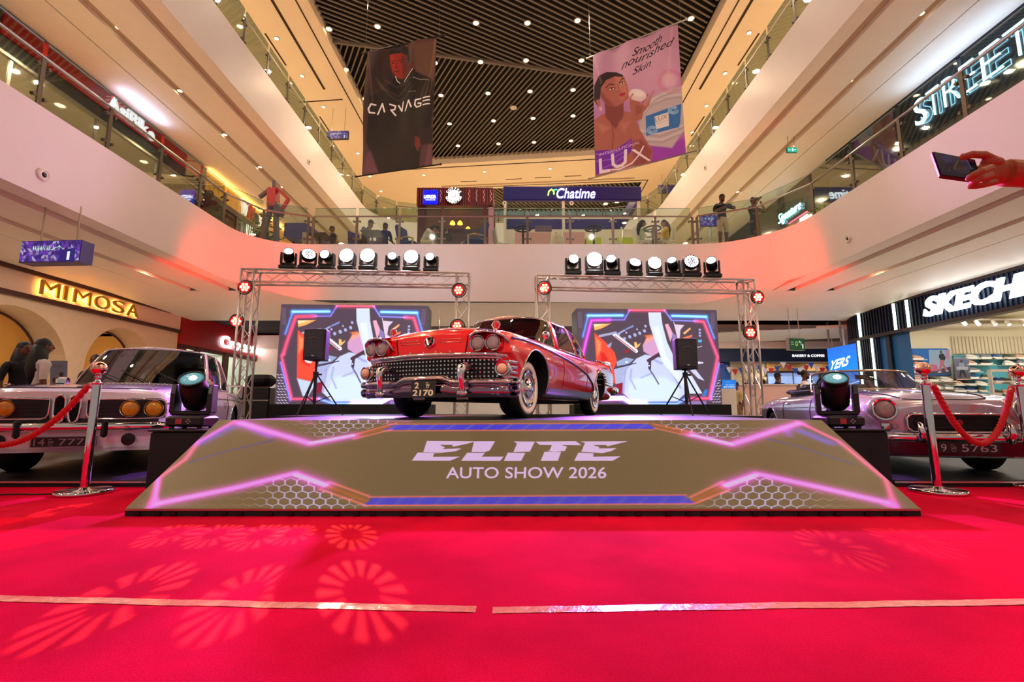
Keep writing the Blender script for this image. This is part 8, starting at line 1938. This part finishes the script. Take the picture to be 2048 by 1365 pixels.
# block-man sculpture; red stage light is put into the colour of some parts
sc_m = mat('sculpture_grey', '#5a4a5c', .5); sc_r = mat('sculpture_red_light', '#b02030', .45)
scu = thing('sculpture', 'tall angular standing figure sculpture in grey with painted red light by the left balcony corner', 'sculpture', (at_y(545, 470, 14.2).x, 14.2, Z1)); o_ = Vector(scu.location); SL = lambda px, py, d=0.: at_y(px, py, 14.2 + d) - o_
def limb(a, b, w, m, nm): a, b = Vector(a), Vector(b); d = (b - a); R_ = d.to_track_quat('Z', 'Y').to_matrix(); MB().box((a + b) / 2, (w, w * .8, d.length), R=R_).build(nm, m, scu)
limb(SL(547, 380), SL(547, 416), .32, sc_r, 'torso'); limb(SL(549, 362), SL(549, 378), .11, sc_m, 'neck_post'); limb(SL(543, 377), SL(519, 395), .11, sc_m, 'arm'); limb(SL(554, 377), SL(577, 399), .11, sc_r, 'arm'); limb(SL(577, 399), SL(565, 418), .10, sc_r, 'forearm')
zf_ = 0; L0 = SL(542, 414); R0 = SL(552, 414); limb(L0, (L0.x - .28, 0, 0), .15, sc_m, 'leg'); limb(R0, (R0.x + .12, 0, 0), .15, sc_m, 'leg')
MB().prism([(SL(553, 402).x, SL(553, 402).z), (SL(567, 422).x, SL(567, 422).z), (SL(562, 432).x, SL(562, 432).z), (SL(550, 428).x, SL(550, 428).z)], lambda x, z: (x, -.14, z), lambda x, z: (x, .14, z)).build('bag', sc_m, scu)
pot = thing('potted_plant', 'bushy green plant behind the sculpture', 'plant', (at_y(538, 430, 15.2).x, 15.2, Z1)); MB().lathe([(.16, 0), (.22, .4), (.2, .4), (.001, .38)], 16).build('pot', black, pot); m = MB(); random.seed(9)
for i in range(160):
 c = Vector((random.gauss(0, .2), random.gauss(0, .2), random.uniform(.5, 1.7))); R_ = Matrix.Rotation(random.random() * 6, 3, 'Z') @ Matrix.Rotation(random.random() * 3, 3, 'X'); m.v += [tuple(c + R_ @ Vector(v)) for v in ((-.1, 0, 0), (0, .03, 0), (.1, 0, .02), (0, -.03, 0))]; n = len(m.v); m.f.append((n - 4, n - 3, n - 2, n - 1)); m.m.append(0)
m.build('leaf_mass', mat('leaf_green', '#24461c', .6), pot, kind='stuff'); MB().cyl((0, 0, .35), (0, 0, 1.4), .02).build('stem', mat('stem_brown', '#4a3420', .8), pot)
# ---------------------------------------------------------------- bakery at the back right
YB = 22.1
bkry = thing('bakery', 'bakery counter with a navy sign band at the back of the ground floor', 'shop', (at_y(1550, 750, YB).x, YB, 0))
pbox(1428, 699, 1690, 723, YB - .12, .3, mat('bakery_navy', '#18284c', .5), 'sign_band', bkry)
p0, p1 = at_y(1585, 712.5, YB - .14), at_y(1649, 712.5, YB - .14); lettering('BAKERY & COFFEE', (p0.x, YB - .13, p0.z - .04), (1, 0, 0), (0, 0, 1), glow('bakery_letter', '#f4f0e8', 1.6), p1.x - p0.x, .11, .02, bkry)
pbox(1533, 726, 1690, 742, YB + 1.6, .1, mat('herring_wood', '#b8884c', .6, noise=.4, nscale=6), 'wood_panel', bkry); pbox(1428, 723, 1534, 800, YB + 1.8, .1, mat('pale_brick', '#d8c8b0', .8, noise=.15, nscale=20), 'brick_wall', bkry)
for i in range(11):
 for j in range(8): 
  if (i + j) % 2: pbox(1466 + i * 6.2, 730 + j * 8, 1471.5 + i * 6.2, 737 + j * 8, YB + 1.74, .06, mat('brick_tone', '#cbb594', .8, noise=.2), 'brick', bkry)
for k in range(4): pbox(1536 + k * 26, 745, 1560 + k * 26, 768, YB + 1.7, .05, glow('menu_screen', '#8aa4d8', .8), 'menu_screen', bkry)
pbox(1534, 742, 1690, 746, YB + 1.5, .3, mat('dark_shelf', '#2a2224', .5), 'shelf', bkry); pbox(1534, 768, 1690, 800, YB + 1.2, .5, mat('glass_counter', '#6a5a58', .3), 'display_counter', bkry)
pbox(1428, 723, 1464, 800, YB + 1.7, .1, mat('blue_curtain', '#1c3c78', .7, noise=.3), 'curtain', bkry)
lamps('bakery_lamp', (10, 12.5, 15), (23,), 3.0, 70, (1, .9, .75))
pc_ = thing('counter', 'pale pink counter wall beside the right truss leg', 'counter', (at_y(1550, 790, 14.8).x, 14.8, 0)); a, b = at_y(1512, 771, 14.8), at_y(1592, 768, 14.8); MB().bbox((a.x - 1.2, 14.8, 0), (b.x, 15.0, a.z)).build('panel', mat('pink_counter', '#e0b4a8', .6), pc_, world=True); MB().bbox((a.x - 1.2, 14.75, a.z), (b.x + .03, 15.05, a.z + .03)).build('top', mat('kiosk_white'), pc_, world=True)
nb = thing('notice_stand', 'blue lit notice standing on a small pale plinth beside the right video screen', 'sign', (at_y(1458, 790, 13.2).x, 13.2, 0)); P = Paint(240, 130, '#1878d8'); P.text('Join us', (80, 40), (70, 0), (0, -14), '#d8f0ff'); P.text('You are Here', (60, 82), (150, 0), (0, -20), '#e8f8ff'); P.text('Join a Party', (30, 118), (190, 0), (0, -26), '#fff', bold=.02)
c4 = [at_y(x, y, 13.2) for x, y in ((1444, 760), (1472, 760), (1472, 778), (1444, 778))]; sheet('face', c4, P.material('notice_face', 1.1), nb); pbox(1444, 760, 1472, 778, 13.21, .06, black, 'housing', nb); a = at_y(1441, 778, 13.2); b = at_y(1470, 778, 13.2); MB().bbox((a.x, 13.15, 0), (b.x, 13.45, a.z)).build('plinth', pale, nb, world=True)
# bunting
bt = thing('bunting', 'string of red, white and blue triangular flags across the bakery', 'bunting', at_y(1540, 735, 19)); fc = [mat('flag_red', '#c83040', .7), mat('flag_white', '#e8e4e0', .7), mat('flag_blue', '#2a5aa8', .7)]
pts = [(1436, 726), (1447, 729), (1458, 735), (1470, 739), (1482, 736), (1494, 730), (1506, 724), (1518, 731), (1530, 738), (1542, 737), (1554, 733), (1566, 725), (1578, 731), (1590, 737), (1600, 736), (1612, 731), (1622, 726), (1632, 732), (1644, 736), (1656, 733), (1668, 728)]
MB().tube([at_y(x, y, 19) for x, y in pts], .008, 5).build('string', white_ch, bt, world=True)
for e in (pts[0], pts[-1]): q = at_y(*e, 19); MB().cyl(q, (q.x, 19, 3.98), .008, n=5).build('string', white_ch, bt, world=True)
for i, (x, y) in enumerate(pts):
 m = MB(); c = at_y(x, y, 19); m.prism([(-.12, 0), (.12, 0), (0, -.24)], lambda a, z: (c.x + a, 18.99, c.z + z), lambda a, z: (c.x + a, 19.0, c.z + z)); m.build('flag', fc[(i * 2) % 3], bt, world=True)
# ---------------------------------------------------------------- shoe shop interior
YI_ = YI - .02
dw = thing('display_wall', 'blue framed shoe display with a poster of a walking figure', 'display', (at_y(1870, 720, YI_).x, YI_, 0))
pbox(1823, 697, 1905, 752, YI_ - .12, .1, mat('display_blue', '#1868c0', .4), 'panel', dw, .08)
P = Paint(260, 330, '#bcd4e0'); P.grad('#a8d0e4', '#d8c8d0'); P.poly([(0, 330), (0, 300), (260, 230), (260, 330)], '#5a5058', 1, 6); P.poly([(20, 200), (90, 210), (110, 290), (30, 300)], '#f07898', 1, 6); P.poly([(190, 0), (250, 0), (250, 150), (210, 120)], '#e89ab8', .8, 8)
P.ell((150, 30), 16, 22, '#7a4a3a'); P.poly([(130, 60), (175, 50), (205, 110), (190, 150), (140, 140), (120, 100)], '#22242a', 1, 3); P.poly([(135, 140), (185, 140), (180, 200), (225, 280), (200, 290), (155, 215), (140, 300), (115, 300), (130, 200)], '#e0808a', 1, 3); P.poly([(205, 280), (235, 285), (230, 300), (195, 300)], '#f0ece8'); P.poly([(100, 300), (145, 300), (140, 315), (95, 315)], '#f0ece8')
for y in range(40, 180, 26): P.line([(25, y), (95, y + 2)], '#e8a8a8', 4, .6)
sheet('poster', [at_y(x, y, YI_ - .13) for x, y in ((1857, 700), (1900, 700), (1902, 748), (1860, 748))], P.material('walk_poster', .5), dw)
st2 = thing('stripe_panel', 'white vertically ribbed panel high on the shoe shop back wall', 'panel', (at_y(1980, 690, YI_).x, YI_, 3.0)); pbox(1904, 673, 2090, 708, YI_ - .05, .05, mat('warm_white_wall'), 'board', st2); x = at_y(1904, 673, YI_).x
while x < at_y(2090, 673, YI_).x: MB().bbox((x, YI_ - .09, at_y(1950, 708, YI_).z), (x + .07, YI_ - .05, at_y(1950, 674, YI_).z)).build('rib', mat('rib_beige', '#d8ccb4', .6), st2, world=True); x += .14  # ribs a darker beige than the board
bp_ = thing('display_wall', 'teal and blue shelf wall full of shoes right of the poster', 'display', (at_y(1980, 760, YI_).x, YI_, 0)); pbox(1907, 711, 2090, 800, YI_ - .06, .06, mat('teal_panel', '#4aa4b8', .5, noise=.3, nscale=1.2), 'panel', bp_); pbox(1909, 748, 1975, 795, YI_ - .075, .015, mat('deep_blue_panel', '#1484b8', .5), 'panel', bp_)
P = Paint(160, 220, '#8a8a98'); P.grad('#9aa0b8', '#7c6a70'); P.ell((75, 30), 12, 16, '#5a3a30'); P.poly([(50, 50), (100, 50), (110, 100), (40, 100)], '#c8d0d8'); P.poly([(20, 90), (140, 90), (140, 125), (20, 125)], '#f0e8e8'); P.poly([(55, 125), (95, 125), (120, 200), (105, 205), (75, 150), (60, 205), (42, 205)], '#2a2830')
po = thing('wall_poster', 'grey poster of a walking man between the shoe shelves', 'poster', at_y(1926, 740, YI_ - .3)); sheet('print', [at_y(x, y, YI_ - .30) for x, y in ((1908, 717), (1938, 717), (1942, 758), (1910, 758))], P.material('man_poster', .4), po); pbox(1908, 716, 1942, 760, YI_ - .29, .03, mat('poster_frame', '#e8b8a0', .5), 'frame', po)
fr_ = thing('display_rack', 'white free-standing display frame with shoes inside', 'display', (at_y(2008, 760, 15.5).x, 15.5, 0)); 
for x0, y0, x1, y1 in ((1983, 739, 1989, 800), (2023, 739, 2029, 800), (1983, 739, 2029, 744), (1989, 765, 2023, 768)): pbox(x0, y0, x1, y1, 15.5, .12, mat('kiosk_white'), 'bar', fr_)
fr2 = thing('display_rack', 'small white display frame left of the poster wall', 'display', (at_y(1840, 760, 15.8).x, 15.8, 0))
for x0, y0, x1, y1 in ((1820, 750, 1824, 800), (1852, 750, 1856, 800), (1820, 750, 1856, 754)): pbox(x0, y0, x1, y1, 15.8, .12, mat('kiosk_white'), 'bar', fr2)
pbox(1975, 796, 2100, 830, 14.0, .8, mat('red_plinth', '#c01018', .5), 'plinth', thing('display_plinth', 'red display plinth in the shoe shop behind the roadster', 'display', (at_y(2030, 800, 14).x, 14, 0)))
tr_ = thing('track_light', 'row of white track spotlights near the shoe shop ceiling', 'light', (at_y(1970, 645, 16).x, 16, at_y(1970, 640, 16).z))
for px in (1925, 1952, 1985, 2012, 2043): q = at_y(px, 647, 16); MB().cyl((q.x, 16, q.z + .08), (q.x, 15.9, q.z - .06), .06, n=12).build('head', mat('kiosk_white'), tr_, world=True); MB().cyl((q.x, 15.9, q.z - .06), (q.x, 15.895, q.z - .065), .05, n=12).build('lens', glow('spot_lens', '#fff4d8', 8), tr_, world=True)
MB().bbox((at_y(1915, 640, 16).x, 15.97, at_y(1970, 641, 16).z), (at_y(2060, 640, 16).x, 16.03, at_y(1970, 638, 16).z)).build('rail', mat('kiosk_white'), tr_, world=True)
def shoe(upper, sole, lab):
 t = thing('shoe', lab, 'shoe'); 
 so = [(-.15, .0), (.0, -.005), (.13, .0), (.165, .03), (.16, .05), (.05, .045), (-.15, .05), (-.16, .02)]
 MB().prism(so, lambda x, z: (x, -.045, z + .005), lambda x, z: (x, .045, z + .005)).build('sole', sole, t)
 MB().tube([(-.14, 0, .075), (-.12, 0, .10), (-.04, 0, .09), (.05, 0, .075), (.13, 0, .06)], .05, 10, rads=[.03, .045, .045, .042, .025], flat=.95).build('upper', upper, t, smooth=True)
 return t
cols = [('#f0ece4', '#f8f4f0', 'white'), ('#20242a', '#f0ece8', 'black and white'), ('#e0a890', '#f4ece4', 'pale pink'), ('#4a5238', '#d8d0c0', 'olive'), ('#2a4a88', '#f0f0f0', 'blue'), ('#8a8a90', '#f4f4f4', 'grey')]
protos = [None] * len(cols); used_ = [0] * len(cols)
rows_ = [(712, [1943, 1971, 1993, 2018, 2041], 0), (724, [1943, 1972, 2018, 2042], 0), (738, [1946, 2040], 0), (752, [1947, 1975, 2042], 0), (765, [1918, 1940, 1962, 2044], 0), (778, [1920, 1942, 1964, 2042], 0), (714, [1835], 1), (727, [1837], 1), (740, [1839], 1), (757, [1835, 1866, 1892], 1), (772, [1870, 1896], 1), (786, [1872, 1896], 1), (760, [1998, 2014], 2), (784, [1996, 2014], 2)]
k = 0; where = ('on the teal wall', 'by the walking poster', 'in the white frame')
shelf_m = mat('white_shelf', '#f4efe6', .4)
for ri, (py, xs_, reg) in enumerate(rows_):
 Y = (YI_ - .22, YI_ - .22, 15.56)[reg]
 for ci, px in enumerate(xs_):
  j = (k * 5 + ri) % len(cols); q = at_y(px, py + 6, Y)
  lab = f"{cols[j][2]} shoe {where[reg]}, row {('one','two','three','four','five','six','one','two','three','four','five','six','one','two')[ri]}, {('first','second','third','fourth','fifth')[ci]} from left"
  if protos[j] is None: t = protos[j] = shoe(mat('shoe_' + cols[j][2], cols[j][0], .6), mat('sole_' + cols[j][2], cols[j][1], .6), lab); t['group'] = 'shoes on the shelves'
  else: t = copy_tree(protos[j])
  relocate(t, (q.x, Y, q.z), (k % 3 - 1) * .2, lab, scale=1.25); k += 1
  par_ = (bp_, dw, fr_)[reg]
  MB().bbox((q.x - .27, Y - .12, q.z - .022), (q.x + .27, YI_ - .02 if reg < 2 else Y + .1, q.z - .002)).build('shelf', shelf_m, par_, world=True)
# display stand card before the arched shop
P = Paint(200, 260, '#c8a8b0'); P.text('MIMOSA', (40, 60), (110, 0), (0, -16), '#5a3038'); P.ell((140, 150), 22, 30, '#8a4838'); P.ell((140, 132), 26, 20, '#2a1414'); P.poly([(95, 260), (105, 205), (175, 205), (190, 260)], '#a86050'); P.ell((50, 190), 20, 26, '#3a2428'); P.poly([(20, 260), (35, 215), (75, 215), (85, 260)], '#b87860')
cd = thing('sign_card', 'pale stand card with portraits beside the women at the arched shop', 'sign', at_y(117, 745, 10.6)); c4 = [at_y(x, y, 10.6) for x, y in ((100, 722), (134, 722), (132, 775), (100, 775))]; sheet('print', c4, P.material('card_print', .1), cd, thick=.02); q = at_y(117, 775, 10.6); MB().cyl((q.x, 10.63, 0), (q.x, 10.63, q.z), .02).build('stem', steel, cd, world=True); MB().cyl((q.x, 10.63, 0), (q.x, 10.63, .02), .16, n=20).build('foot', steel, cd, world=True)
for s, a, b in ((0, (0, 991), (165, 988)),):
 p, q = at_z(*a, .014), at_z(*b, .014); tag(MB().tube([p.lerp(q, i / 10) + Vector((0, .02 * math.sin(i), .004)) for i in range(11)], .006, 5).build('floor_cable', black), 'thin black cable lying on the carpet at the left', 'cable')
